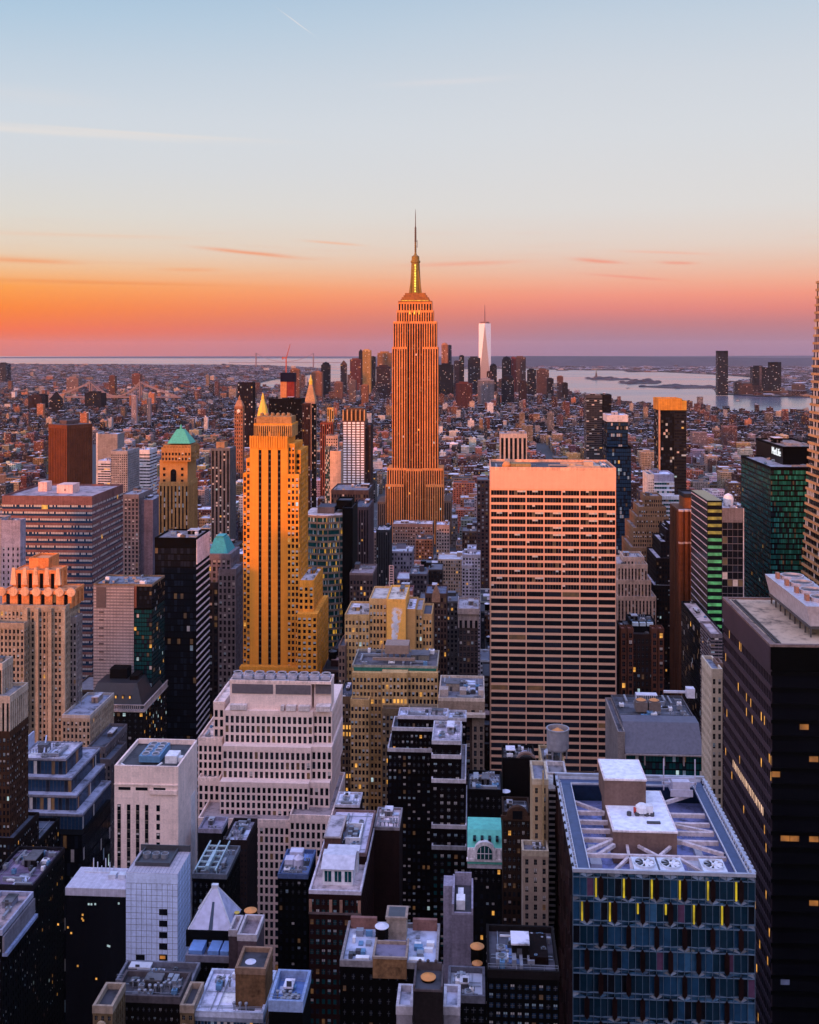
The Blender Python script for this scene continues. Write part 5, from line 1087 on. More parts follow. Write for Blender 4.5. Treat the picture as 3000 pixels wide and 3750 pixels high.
# tapering crystalline tower cut by the right edge
t = B('glass_tower', 'tall tapering glass skyscraper glowing orange, cut off by the right edge', 'skyscraper', 2150, 560, 2990, 'the tapering edge skyscraper')
YB = 560; xb0 = gx(2932, 604); xt = gx(2988, 604); zt_ = gz(1010, xt, YB); zl_ = gz(2200, xb0, YB); OCC.append((xb0, xb0+60, YB, YB+44, 0, zt_-30, t)); fl = 4.2; b = t.mb(); M = t.mb(); n = 24; rnd = random.Random(8)
q = 0; z = zt_
while z > 12:
    f = (zt_-z)/(zt_-zl_); xl = xt+(xb0-xt)*min(1.05, f); f2 = (zt_-z+fl)/(zt_-zl_); 
    yl = YB+6*(1-min(1, f)); b.prism([(xl, yl), (xb0+60, YB-1), (xb0+60, YB+44), (xl, YB+44)], z-1.3, z, 0)
    for k in range(n):
        xa = xl+(xb0+60-xl)*k/n; xb_ = xl+(xb0+60-xl)*(k+.86)/n; v = 3 if rnd.random() < .05 else 1 if rnd.random() < .25 else 0
        M.quad((xa, YB+.6, z-fl), (xb_, YB+.6, z-fl), (xb_, YB+.6, z-1.3), (xa, YB+.6, z-1.3), v)
    for k in range(14):
        ya = YB+6.5+k*2.65; M.quad((xl+.5, ya+2, z-fl), (xl+.5, ya, z-fl), (xl+.5, ya, z-1.3), (xl+.5, ya+2, z-1.3), 1 if rnd.random() < .3 else 0)
    z -= fl
t.part('floor_band', b, wall((.60, .36, .17), .5)); o = t.part('glass_facade', M, [GD(), BLI(), GB(), LA()])
b = t.mb(); b.prism([(xb0+5, YB+3), (xb0+60, YB+2), (xb0+60, YB+43), (xb0+6, YB+43)], 0, zl_, 0); b.prism([(xb0+5, YB+3), (xb0+60, YB+2), (xb0+60, YB+43), (xb0+6, YB+43)], zl_, zt_, 0, [(xt+2, YB+10), (xb0+60, YB+6), (xb0+60, YB+43), (xt+4, YB+43)]); t.part('core', b, GD())
# below the striped glass: low blocks by the avenue
t = B('office_building', 'peach stone block with pale piers right beside the broad grid tower', 'office building', 2270, 690, 2330, 'the peach pier-fronted block')
st = Sn((.70, .48, .36), 12, .48, 14, 10, blind=.12, sp=(.30, .19, .15))
for xl, xr, yt, Y, d_ in ((2285, 2360, 2046, 700, 20), (2262, 2372, 2072, 695, 30), (2262, 2385, 2130, 691, 36), (2262, 2403, 2190, 688, 40)): t.blk(xl, xr, yt, Y, d_, st, n=2, roof=(.4, .33, .33), sides='FL')
t = B('office_building', 'dark red block with carved corner pavilions by the avenue', 'office building', 2500, 600, 2352, 'the corner-pavilion block')
st = Pn((.20, .10, .08), 16, 26, .5, .6, 6, 0, .04, .08, .5, .3)
t.blk(2285, 2425, 2330, 604, 30, st, n=8, roof=DROOF); 
for a in (2275, 2300, 2388, 2412): t.blk(a, a+20, 2309, 601, 8, dict(st, col=(.34, .13, .08)), n=0, roof=(.3, .12, .08))
t.blk(2308, 2400, 2282, 612, 16, Bl((.10, .10, .13)), n=6, roof=DROOF)
b = t.mb()
for k in range(3): b.box(gx(2316+k*27, 610), gx(2338+k*27, 610), 609, 611.5, gz(2292, 100, 610), gz(2280, 100, 610))
t.part('skylight', b, plain('sky_panel', (.5, .62, .7), .3))
t = B('office_building', 'low dark glass block with a flat pink roof and white bands below the green-striped tower', 'office building', 2400, 560, 2560)
t.blk(2580, 2640, 2312, 545, 60, Cn((.10, .10, .11), 16, 22, 'd', .01, .02, 4, hm=.1), n=5, roof=(.52, .42, .40), sides='FL'); t.blk(2604, 2646, 2330, 520, 24, Bn((.40, .33, .36), 12, .5, 4), n=0, roof=(.5, .42, .42), sides='FL'); t.blk(2680, 2722, 2150, 600, 16, Bl((.55, .46, .5)), n=1, roof=DROOF, sides='FL')
t = B('apartment_tower', 'slender cream tower wedged against the black office block', 'apartment tower', 2990, 352, 2610, 'the slender cream tower')
st = Pn((.68, .56, .42), 20, 33, .42, .55, 18, 0, .01, .2, .3, .25, var=.12)
t.blk(2606, 2646, 2462, 352, 15, st, n=0, roof=(.2, .22, .28), sides='FL'); t.blk(2628, 2648, 2440, 357, 6, Bl((.42, .26, .2)), n=0, roof=(.4, .3, .3), sides='FL')
# buildings behind the gem tower
t = B('office_building', 'block with a sloped grey ribbed roof and teal glass front behind the faceted tower', 'office building', 2850, 430, 2420, 'the ribbed-roof block')
x0, x1 = gx(2290, 430), gx(2575, 430); Zq = lambda p: gz(p, (x0+x1)/2, 430)
t.blk(2290, 2575, 2764, 430, 40, Cn((.02, .06, .07), 12, 26, 't', .003, .06, 2), n=0, roof=None, sides='FL')
b = t.mb(); b.prism([(x0, 429.2), (x1, 429.2), (x1, 446), (x0, 446)], Zq(2758), Zq(2758)+9.5, 0, [(x0, 438), (x1, 438), (x1, 446), (x0, 446)])
for k in range(56): xx = x0+(x1-x0)*(k+.5)/56; b.bar((xx, 429.3, Zq(2758)+.05), (xx, 438, Zq(2758)+9.5), .09)
t.part('ribbed_roof', b, plain('ribbed_metal', (.10, .10, .13), .5))
b = t.mb(); b.box(x0, x1, 428.4, 429.1, Zq(2764), Zq(2759)); [b.box(x0+(x1-x0)*k/4-.2, x0+(x1-x0)*k/4+.2, 428.7, 430, Zq(2800), Zq(2764)) for k in range(5)]; t.part('eaves', b, wall((.5, .42, .4)))
t.blk(2264, 2289, 2690, 431, 42, Bl((.46, .39, .36)), n=0, sides='FL', roof=(.1, .1, .12)); t.roof(x0, x1, 446, 474, Zq(2758)+8, (.05, .055, .07), 12, .8, (.3, .28, .3), bulk=False); t.wall_block(x0, x1, 446.02, 474, 0, Zq(2758)+7.7, Bl((.10, .09, .1)), 'F')
b = t.mb(); zz = Zq(2758)+8
for k in range(2): xx = gx(2350+k*48, 452); b.box(xx-2.4, xx+2.4, 451, 456, zz+1, zz+5, 0); b.lathe(xx, 453.5, [(2.2, zz+5), (2.3, zz+5.4)], 16, 0); b.lathe(xx, 453.5, [(2.1, zz+5.41), (.4, zz+6.2)], 16, 1)
t.part('cooling_unit', b, [plain('brown_unit', (.16, .12, .10), .6), plain('orange_lid', (.55, .22, .05))]); b = t.mb(); xx = gx(2330, 468); b.box(xx, xx+9, 467, 471, zz, zz+3); [b.box(xx+.3+k*.9, xx+.8+k*.9, 466.7, 467, zz+.3, zz+2.8, 1) for k in range(10)]; xx = gx(2515, 468); b.box(xx, xx+3.4, 467, 471, zz+2, zz+6); b.box(gx(2430, 470), xx, 469, 470, zz+3.5, zz+4.4); t.part('roof_unit', b, [plain('pale_unit', (.6, .58, .64), .5), FR()])
t = B('office_building', 'beige block crowned by a big round metal cooling tower beside the broad grid tower', 'office building', 2850, 296, 2040, 'the round-tank beige block')
x0, x1, y0, y1, _, z1 = t.blk(1984, 2070, 2812, 296, 14, Pn((.55, .40, .22), 20, 30, .3, .4, 20), n=4, roof=(.2, .17, .16), sides='FL')
xc = gx(2043, 303); b = t.mb(); zc0, zc1 = z1+2.6, gz(2672, xc, 303); R_ = 40*303/FP
b.lathe(xc, 303, [(R_*.92, zc0), (R_, zc0+.5), (R_, zc1), (R_*1.05, zc1+.1), (R_*1.05, zc1+.5), (R_*.93, zc1+.5), (R_*.93, zc1-2.2), (R_*.2, zc1-2.3)], 28, 0); [b.bar((xc+R_*.8*math.cos(k), 303+R_*.8*math.sin(k), z1), (xc+R_*.8*math.cos(k), 303+R_*.8*math.sin(k), zc0+.2), .2) for k in range(6)]; t.part('cooling_tower', b, plain('tank_metal', (.30, .30, .34), .4, .3))
b = t.mb(); b.lathe(xc, 303, [(R_*.84, zc1-.9), (.3, zc1+.5)], 20); t.part('cone_lid', b, plain('orange_lid', (.55, .22, .05)))
t.blk(2005, 2075, 2845, 283, 8, dict(Bn((.66, .60, .58), 22, .6, 4, 0, 0, 'd', 30)), n=0, sides='FL', roof=(.2, .18, .18))
t = B('apartment_tower', 'tan stepped tower with paired windows hidden behind the faceted glass tower', 'apartment tower', 3420, 262, 1960, 'the tan stepped tower')
st = Pn((.58, .42, .25), 36, 33, .32, .55, 10, 0, .006, .2, .35, .2, var=.14)
t.blk(1951, 2008, 2870, 266, 12, st, n=2, roof=(.2, .2, .24), sides='F', parcol=(.6, .5, .36)); t.blk(1914, 2009, 3132, 260, 5.6, dict(st, col=(.54, .42, .32)), n=1, roof=(.2, .2, .24), sides='F', parcol=(.6, .5, .36))
t.blk(1988, 1993, 2830, 264, 1.8, Bl((.56, .4, .2)), n=0, roof=None, sides='F'); t.blk(2010, 2090, 2890, 272, 9, dict(Bn((.62, .56, .52), 21, .62, 4, 0, 0, 'd', 30)), n=0, sides='F', roof=None)
# gothic, slim etc in the middle valley
t = B('office_building', 'brown brick block with pointed gable and arched windows in the middle valley', 'office building', 2350, 640, 1596, 'the gabled brown block')
x0, x1, y0, y1, _, z1 = t.blk(1557, 1636, 2180, 640, 24, Pn((.30, .18, .15), 11, 22, .5, .6, 6, 0, .02, .2, .4, .3), n=2, roof=(.13, .15, .22))
b = t.mb(); xa, xb = gx(1582, 640), gx(1612, 640); b.prism([(xa, 639), (xb, 639), (xb, 645), (xa, 645)], z1-4, z1, 0); b.prism([(xa, 639), (xb, 639), (xb, 645), (xa, 645)], z1, z1+5.6, 0, [((xa+xb)/2-.2, 639), ((xa+xb)/2+.2, 639), ((xa+xb)/2+.2, 645), ((xa+xb)/2-.2, 645)]); t.part('gable', b, wall((.52, .30, .2)))
t = B('office_building', 'narrow grey stone block with tall arches under its cornice in the middle valley', 'office building', 2420, 600, 1716, 'the arch-topped narrow block')
t.blk(1678, 1754, 2250, 602, 24, Sn((.46, .38, .36), 20, .5, 60, 22, sp=(.1, .08, .08)), yb=2300, n=4, roof=(.35, .34, .4)); t.blk(1681, 1751, 2300, 603, 23, Pn((.24, .18, .18), 14, 20, .5, .6, 6, 0, 0, .1), n=0, roof=None); t.blk(1676, 1756, 2236, 600.5, 27, Bl((.52, .43, .4)), yb=2250, n=3, roof=(.4, .4, .46))
t = B('office_building', 'mauve stone block with a heavy cornice and three window rows in the middle valley', 'office building', 2260, 690, 1325, 'the mauve corniced block')
t.blk(1281, 1366, 2105, 690, 30, Pn((.30, .21, .21), 12, 21, .5, .55, 18, 0, .02, .16, .4, .3), n=4, roof=(.3, .24, .26), parcol=(.45, .33, .32)); t.blk(1366.5, 1420, 2190, 688, 20, Bl((.16, .12, .13)), n=2, roof=(.3, .3, .36))
t = B('office_building', 'red frame building site with a white scaffold mast in the middle valley', 'building site', 2220, 655, 1455)
t.blk(1405, 1512, 2170, 655, 16, Bn((.44, .20, .18), 12, .5, 5, .02, .1), n=4, roof=(.34, .22, .24)); b = t.mb(); xx = gx(1434, 652)
for q in range(11): b.box(xx-1.2, xx+1.2, 650.6, 651, gz(2160-q*9, xx, 652)-.25, gz(2160-q*9, xx, 652)+.25)
b.bar((xx-1.2, 651, gz(2170, xx, 652)), (xx-1.2, 651, gz(2070, xx, 652)), .25); b.bar((xx+1.2, 651, gz(2170, xx, 652)), (xx+1.2, 651, gz(2070, xx, 652)), .25); t.part('scaffold_mast', b, plain('mast_pink', (.6, .4, .38)))
t = B('apartment_tower', 'white terraced apartment block stepping down left of the broad grid tower', 'apartment tower', 2160, 745, 1720)
for xl, xr, yt, Y in ((1712, 1745, 2015, 760), (1694, 1760, 2036, 752), (1692, 1730, 2075, 746)): t.blk(xl, xr, yt, Y, 16, Pn((.56, .52, .58), 11, 13, .5, .5, 5, 0, .01, .2), n=2, roof=WROOF)
t = B('office_building', 'low wide white-roofed block at the foot of the needle-spired skyscraper', 'office building', 1960, 1180, 1510)
t.blk(1438, 1585, 1922, 1180, 26, Pn((.44, .30, .26), 9, 12, .5, .5, 6), n=7, roof=(.66, .58, .60)); t.blk(1598, 1646, 1925, 1170, 22, Pn((.55, .42, .38), 9, 13, .5, .5, 10), n=3, roof=WROOF)
t = B('office_building', 'teal-dark pier-fronted block below the needle-spired skyscraper', 'office building', 2060, 900, 1400)
t.blk(1378, 1428, 1945, 900, 26, Sn((.18, .19, .21), 9, .5, 14, 5), n=3, roof=(.5, .48, .54)); t.blk(1355, 1378, 1955, 905, 22, Pn((.52, .4, .38), 9, 12), n=2, roof=WROOF)
# ------------------------------------------------------------ water tanks
def water_tank(px, py, Y, dpx, col, label, hf=1.0, legs=2.6):
    """round tank with conical lid; (px, py) is the middle of the lid, dpx its width in photo pixels"""
    x = gx(px, Y); z = gz(py, x, Y); r = dpx*Y/FP/2; h = 2.1*r*hf
    o = empty('water_tank', (x, Y, z-h-legs), label, 'water tank', 'water tanks on the roofs')
    b = MB(); b.lathe(0, 0, [(r*.92, legs), (r*.95, legs+h)], 20)
    for q in (.2, .45, .7, .92): b.lathe(0, 0, [(r*.97, legs+h*q), (r*.97, legs+h*q+.12)], 20)
    b.build('tank', wall((.09, .06, .05)), o)
    b = MB(); b.lathe(0, 0, [(r*1.04, legs+h-.05), (r*1.04, legs+h+.06), (r*.12, legs+h+r*.42), (.05, legs+h+r*.5)], 24); b.build('conical_lid', col, o)
    for k in range(4):
        a = k*math.pi/2+.8; b = MB(); b.bar((r*.7*math.cos(a), r*.7*math.sin(a), 0), (r*.7*math.cos(a), r*.7*math.sin(a), legs), .16); b.build('leg', FR(), o)
    return o
ORL = plain('orange_lid', (.62, .24, .05)); WHL = plain('white_lid', (.66, .66, .74))
# ------------------------------------------------------------ foreground roofs
t = B('brick_building', 'red brick building with a white three-window penthouse on its front terrace', 'brick building', 3560, 262, 1230, 'the white-penthouse brick building')
st = Pn((.17, .055, .045), 21, 37, .5, .48, 16, 0, .004, .30, .35, .3, g='t')
x0, x1, y0, y1, _, z1 = t.blk(1132, 1322, 3272, 262, 41, st, n=0, roof=(.50, .40, .40), parcol=(.66, .60, .66), par=.7)
Xq = lambda p: gx(p, 266)
b = t.mb(); a, c = Xq(1182), Xq(1292); b.box(a, c, 266, 272, z1, z1+4.2); b.prism([(a-.4, 265.4), (c+.4, 265.4), (c+.4, 272), (a-.4, 272)], z1+4.2, z1+6.2, 1, [(a-.4, 269), (c+.4, 269), (c+.4, 272), (a-.4, 272)]); b.box(a+.5, c+.6, 272.1, 275, z1+.1, z1+5.4, 0); b.box(a+.2, c+1, 271.9, 275.4, z1+5.4, z1+5.9, 1)
ph = t.part('penthouse', b, [WHT(), plain('pale_metal_roof', (.55, .54, .60), .4)])
for k in range(3): b = t.mb(); w_ = (c-a)/3; b.box(a+k*w_+w_*.2, a+(k+1)*w_-w_*.14, 265.9, 266, z1+.9, z1+3.5); b.box(a+k*w_+w_*.5, a+k*w_+w_*.54, 265.85, 265.9, z1+.9, z1+3.5, 1); b.build('window', [GT(), WHT()], ph)
b = t.mb(); b.box(x0-.1, x1+.1, 261.8, 262, z1-5.2, z1-4.7); [b.box(x0+(x1-x0)*q-.35, x0+(x1-x0)*q+.35, 261.75, 262, z1-4.6, z1-1.6, 1) for q in (.03, .42, .62, .97)]; t.part('cornice', b, [wall((.36, .26, .24)), wall((.55, .30, .2))])
zz = z1+2.4; b = t.mb(); b.box(x0+1, x1-.2, 277, 303, z1, zz); t.part('rear_block', b, wall((.17, .055, .045))); t.roof(x0+1, x1-.2, 277, 303, zz, (.54, .50, .60), 6, .6, (.40, .24, .22), bulk=False)
b = t.mb(); b.box(x0+1.4, x0+5.6, 279, 292, zz, zz+3.4); b.box(x0+1.2, x0+5.8, 278.8, 292.2, zz+3.4, zz+3.7, 1); b.box(x0+1.7, x0+5.3, 279.3, 291.7, zz+3.71, zz+3.73, 2); t.part('bulkhead', b, [wall((.30, .16, .13)), wall((.55, .45, .42)), roofm((.42, .38, .42))])
b = t.mb(); b.box(x0+6.4, x0+10.4, 283, 283.4, zz, zz+1.8); b.box(x0+10, x0+10.4, 283.4, 292, zz, zz+1.8); b.box(x0+6.4, x0+10.4, 291.6, 292, zz, zz+1.81); t.part('screen_wall', b, WHT())
for q in range(5): b = t.mb(); xx = x0+6.6+(q % 2)*1.5; yy = 284+q*1.5; b.box(xx, xx+1.2, yy, yy+1.2, zz+.2, zz+1.5); t.part('roof_unit', b, MET())
b = t.mb(); b.box(x0+1, x0+8, 303.2, 312, 0, zz+1.4); b.box(x1-.1, x1+7, 297, 310, 0, zz-2); t.part('rear_wing', b, wall((.16, .07, .06))); t.roof(x0+1, x0+8, 303.2, 312, zz+1.4, (.74, .72, .80), 4, .5, (.6, .56, .6)); t.roof(x1-.1, x1+7, 297, 310, zz-2, (.52, .40, .40), 4, .6, (.45, .4, .42)); OCC.append((x1, x1+7, 297, 310, 0, zz-2, t))
t = B('brick_building', 'dark brick building with two snowy roof terraces and a tan stair tower between them', 'brick building', 3760, 196, 1420, 'the twin-terrace building')
st = Pn((.060, .030, .030), 33, 44, .32, .42, 20, 0, .012, .12, .35, .3)
x0, x1, y0, y1, _, z1 = t.blk(1246, 1602, 3540, 196, 13.6, st, n=0, roof=(.44, .48, .60), par=.9, parcol=(.45, .40, .40))
s_ = 198/FP; b = t.mb(); a, c = gx(1366, 196), gx(1490, 196); b.box(a, c, 195.6, 202, z1-2, z1+1.6); b.box(a-.1, c+.1, 195.5, 195.9, z1+1.6, z1+2, 1); b.box(a-.1, a+.3, 195.9, 202, z1+1.6, z1+2, 1); b.box(c-.3, c+.1, 195.9, 202, z1+1.6, z1+2, 1); b.box(a+.3, c-.3, 196, 202, z1+1.6, z1+1.63, 2); b.box(a+.4, c-.4, 200.4, 200.7, z1+1.63, z1+2.2, 1)
b.box(a+1.8, a+5.6, 204.5, 208.6, z1, z1+4.2, 3); b.box(a+1.6, a+5.8, 204.3, 208.8, z1+4.2, z1+4.6, 1); b.box(a+2.1, a+5.3, 204.8, 208.3, z1+4.61, z1+4.63, 4); t.part('stair_tower', b, [wall((.42, .22, .10), .85, .5), wall((.50, .38, .30)), roofm((.16, .14, .2)), wall((.52, .42, .34)), FR()])
for qa, qb in ((x0+.5, a-.4), (c+.4, x1-.5)): b = t.mb(); b.box(qa, qb, 208.3, 209.1, z1+.1, z1+2.2); t.part('back_wall', b, wall((.44, .22, .18)))
rnd = random.Random(4)
for k in range(22):
    b = t.mb(); sd_ = k % 2; xx = rnd.uniform(x0+1, a-2) if sd_ else rnd.uniform(c+.8, x1-2); yy = rnd.uniform(197.3, 206); w_, h = rnd.uniform(.5, 1.6), rnd.uniform(.3, 1.2); b.box(xx, xx+w_, yy, yy+rnd.uniform(.5, 1.5), z1+.06, z1+h); t.part('roof_unit' if k % 3 else 'planter', b, rnd.choice((MET(), FR(), plain('blue_unit', (.10, .22, .36), .4), WHT())))
for qa, qb in ((a-3.3, a-.8), (c+.3, c+3.2)): b = t.mb(); b.box(qa, qb, 196.7, 197.7, z1+.06, z1+1); t.part('vent_box', b, WHT())
water_tank(1399, 3392, 203, 50, WHL, 'water tank with white conical lid on the twin-terrace roof', .9)
t = B('office_tower', 'lavender narrow slab end with a sunken dark roof beside the brick block', 'office tower', 3440, 245, 1694, 'the lavender slab end')
x0, x1, y0, y1, _, z1 = t.blk(1655, 1733, 3350, 245, 14, Bl((.40, .35, .44), rough=.6), n=0, roof=None, sides='FR')
b = t.mb(); b.box(x0, x0+.5, 245, 259, z1-.03, z1+2.4); b.box(x1-.4, x1, 245, 259, z1-.03, z1+1.5); b.box(x0+.5, x1-.4, 258.5, 259, z1-.03, z1+3); b.box(x0+.5, x1-.4, 245, 245.5, z1-.03, z1+.4); b.box(x0-2.2, x0-.02, 254, 259, 0, z1+2); b.box(x0+.5, x1-.4, 246, 258.4, z1-.02, z1+.02, 1); t.part('parapet', b, [wall((.46, .42, .52)), DROOF and roofm(DROOF)])
b = t.mb(); b.box(x0+1, x0+3, 247, 250, z1+.02, z1+2.2); b.box(x0+1.3, x0+2.6, 252, 255, z1+.02, z1+1.2); t.part('roof_unit', b, WHT())
t = B('beaux_arts_building', 'narrow white ornate facade with an arched window under a green copper roof', 'building', 3240, 300, 1775, 'the green-roofed ornate facade')
x0, x1, y0, y1, _, z1 = t.blk(1712, 1838, 3144, 300, 22, Pn((.10, .09, .10), 22, 30, .4, .5, 4, 0, .02, .3), n=0, roof=None)
Zp = lambda p: gz(p, (x0+x1)/2, 300); xm = (x0+x1)/2
b = t.mb(); b.box(x0, x1, 299, 300, Zp(3140), Zp(3100)); b.box(x0-.2, x1+.2, 298.6, 300, Zp(3148), Zp(3140))
b.arch(xm, Zp(3114), 3.0, 298.5, 299.9, 0, 16); b.box(xm-3.0, xm+3.0, 298.5, 299, Zp(3140), Zp(3114)); [b.box(x0+q, x0+q+.3, 298.6, 299, Zp(3140), Zp(3104)) for q in (.2, 1.7, 7.7, 9.2)]; t.part('ornate_front', b, wall((.74, .70, .70)))
b = t.mb(); b.arch(xm, Zp(3116), 2.1, 298.3, 298.49, 0, 16); b.box(xm-2.1, xm+2.1, 298.3, 298.49, Zp(3137), Zp(3116)); a_ = t.part('arched_window', b, GT()); b = t.mb(); [b.box(xm+q-.08, xm+q+.08, 298.2, 298.29, Zp(3136), Zp(3116)+2.0-abs(q)*.35) for q in (-1.1, 0, 1.1)]; b.box(xm-2.1, xm+2.1, 298.19, 298.29, Zp(3117), Zp(3115)); b.build('glazing_bar', WHT(), a_)
b = t.mb(); b.prism([(x0, 299.2), (x1, 299.2), (x1, 312), (x0, 312)], Zp(3100), Zp(3056), 0, [(x0, 303), (x1, 303), (x1, 311), (x0, 311)]); [b.box(x0+1.6+q*2.1, x0+2.4+q*2.1, 299.6, 302, Zp(3080), Zp(3070), 1) for q in range(4)]; t.part('copper_roof', b, [plain('verdigris_roof', (.10, .50, .38), .6), GD()])
b = t.mb(); b.box(x0, x1, 298.9, 300, Zp(3158), Zp(3150)); b.box(x0, x1, 299.2, 300, Zp(3176), Zp(3160), 1); t.part('lower_cornice', b, [plain('verdigris_roof', (.10, .50, .38), .6), wall((.6, .58, .62))])
t = B('brick_building', 'tall brown brick front with a curved gable, between green roof and tan tower', 'brick building', 3260, 288, 1895, 'the curved-gable brick front')
x0, x1, y0, y1, _, z1 = t.blk(1842, 1942, 2990, 288, 10, Pn((.20, .11, .075), 17, 32, .5, .5, 14, 0, .03, .4, .4, .3), n=3, roof=DROOF, sides='F')
b = t.mb(); xm = gx(1895, 288); b.arch(xm, z1-.1, 3.0, 287.3, 288.6); b.box(xm-4.4, xm+4.4, 287.2, 288.2, z1-.8, z1+.3); t.part('curved_gable', b, wall((.26, .14, .09))); b = t.mb(); b.box(xm-1.3, xm+1.3, 287.05, 287.2, z1-.4, z1+1.8); t.part('gable_window', b, GD())
t = B('office_building', 'low dark roof crowded with pipes and tanks before the broad grid tower', 'office building', 2960, 326, 1780, 'the crowded tank roof')
t.blk(1712, 1840, 2905, 326, 15, Pn((.07, .04, .045), 20, 26, .4, .5, 10, 0, .01, .2), n=14, roof=(.09, .10, .14)); t.blk(1841, 1960, 2790, 345, 12, Bl((.085, .05, .05)), n=5, roof=(.07, .05, .05))
b = t.mb(); xm = gx(1928, 344); zz = gz(2790, 30, 345); b.arch(xm, zz-1, 3.4, 345.3, 347, 0, 16, 1.0); t.part('arched_gable', b, wall((.40, .24, .18))); b = t.mb(); b.arch(xm, zz-.6, 2.5, 345.2, 345.29); t.part('arched_window', b, GD())
for a in ((1772, 2848, 338, 46, ORL, 'water tank with orange conical lid on the crowded tank roof', .6), (1852, 2898, 330, 34, WHL, 'pale-lidded water tank at the edge of the crowded tank roof', .6)): water_tank(*a)
t = B('brick_building', 'dark low roof with blue puddled deck left of the faceted glass tower', 'brick building', 3760, 190, 1920, 'the blue-deck low roof')
x0, x1, y0, y1, _, z1 = t.blk(1786, 2048, 3580, 190, 15, Pn((.045, .03, .032), 27, 34, .5, .5, 20, 0, .03, .3, .35, .3, g='b'), n=9, roof=(.07, .065, .08), par=1.2, sides='F', parcol=(.12, .09, .09))
b = t.mb(); b.box(x0+2.6, x0+6.2, 194, 199.6, z1+.05, z1+.3); b.box(x0+2.4, x0+6.4, 200, 200.2, z1+1.6, z1+1.9, 1); b.box(x0+7.6, x0+11, 194, 202, z1+.05, z1+1.4, 2); t.part('roof_deck', b, [roofm((.16, .26, .50)), WHT(), wall((.10, .035, .03))])
for a in ((1748, 3466, 206, 50, ORL, 'larger orange-lidded water tank left of the blue-deck low roof', 1.1), (1748, 3528, 203, 38, ORL, 'smaller orange-lidded water tank below the larger orange one', 1.0), (1943, 3427, 222, 44, WHL, 'white-lidded water tank paired with an orange one by the tan stepped tower', 1.0), (1990, 3428, 223, 42, ORL, 'orange-lidded water tank paired with a white one by the tan stepped tower', 1.0)): water_tank(*a)
t = B('brick_building', 'stub tower with a sunken tank pit and pale wings at the bottom edge', 'brick building', 3760, 168, 1565, 'the tank-pit stub tower')
x0, x1, y0, y1, _, z1 = t.blk(1513, 1622, 3632, 168, 6.2, Bl((.15, .11, .11), var=.4), n=0, roof=None)
b = t.mb(); b.box(x0, x0+.3, 168, 174.2, z1-.03, z1+.9); b.box(x1-.3, x1, 168, 174.2, z1-.03, z1+.9); b.box(x0+.3, x1-.3, 173.8, 174.2, z1-.03, z1+1.2); b.box(x0+.3, x1-.3, 168, 168.3, z1-.03, z1+.3); b.box(x0+.3, x1-.3, 168.4, 173.7, z1-.02, z1+.02, 1); [b.lathe(x0+.8+k*1.3, 174, [(.22, z1+1.2), (.3, z1+1.5), (.05, z1+1.7)], 8) for k in range(3)]; t.part('parapet', b, [wall((.30, .24, .25)), roofm((.05, .05, .06))])
t.blk(1452, 1510, 3710, 171, 6, Bl((.46, .42, .46)), n=1, roof=(.5, .5, .6), parcol=(.6, .56, .6)); t.blk(1625, 1684, 3712, 171, 6, Bl((.46, .42, .46)), n=1, roof=(.5, .5, .6), parcol=(.6, .56, .6))
water_tank(1569, 3578, 171.2, 54, ORL, 'orange-lidded water tank sunk in the stub tower pit at the bottom edge', .9, .4)
t = B('brick_building', 'snow-dusted flat roof patch beside the tank-pit stub tower', 'brick building', 3760, 182, 1700); t.blk(1640, 1776, 3668, 190, 9, Pn((.04, .035, .045), 26, 34), n=4, roof=(.40, .42, .48), sides='F', parcol=(.3, .3, .36))
t = B('office_building', 'bright white roof with a brown brick tank tower at the bottom', 'office building', 3760, 188, 850, 'the white-roofed bottom building')
x0, x1, y0, y1, _, z1 = t.blk(712, 962, 3722, 188, 13, Cn((.36, .40, .50), 12, 30, 'b', .004, .2, 20, hm=.1), n=7, roof=(.66, .66, .78), parcol=(.52, .56, .68), par=.8, bulk=False)
t.blk(862, 972, 3564, 190.5, 7, Bl((.38, .20, .095), var=.4), n=0, roof=DROOF, par=.9, parcol=(.46, .28, .18))
water_tank(918, 3527, 194, 58, WHL, 'white-lidded water tank on top of the brown brick tank tower', .35, .4)
t = B('apartment_building', 'tan deco building front with carved corner bays along the bottom edge', 'apartment building', 3760, 186, 530, 'the carved tan bottom building')
st = Pn((.36, .24, .13), 24, 30, .4, .5, 10, 0, .004, .2)
x0, x1, y0, y1, _, z1 = t.blk(340, 412, 3706, 187, 7, st, n=1, roof=DROOF, parcol=(.5, .38, .28)); xa, xb, *_r = t.blk(660, 710, 3704, 187, 7, st, n=1, roof=DROOF, parcol=(.5, .38, .28)); t.blk(413, 659, 3668, 197, 8, Pn((.10, .07, .065), 22, 34, .4, .4), n=8, roof=DROOF, parcol=(.3, .25, .26)); t.blk(425, 700, 3612, 214, 7, Bl((.03, .03, .036)), n=8, roof=DROOF, parcol=(.34, .34, .40))
for q in (x0+1.6, xa+1.2):
    b = t.mb(); b.lathe(0, 0, [(.9, -.2), (.9, .2)], 18); b.v = [(q+v[0], 186.7+v[2], z1-2.4+v[1]) for v in b.v]; t.part('roundel', b, wall((.62, .48, .32)))
t = B('art_deco_building', 'low dark roof building carrying a steep pale glass pyramid skylight', 'building', 3560, 232, 780, 'the pyramid-skylight building')
x0, x1, y0, y1, _, z1 = t.blk(680, 850, 3520, 226, 15, Pn((.06, .05, .055), 22, 30, .4, .5), n=8, roof=(.12, .12, .15), parcol=(.36, .34, .40), bulk=False)
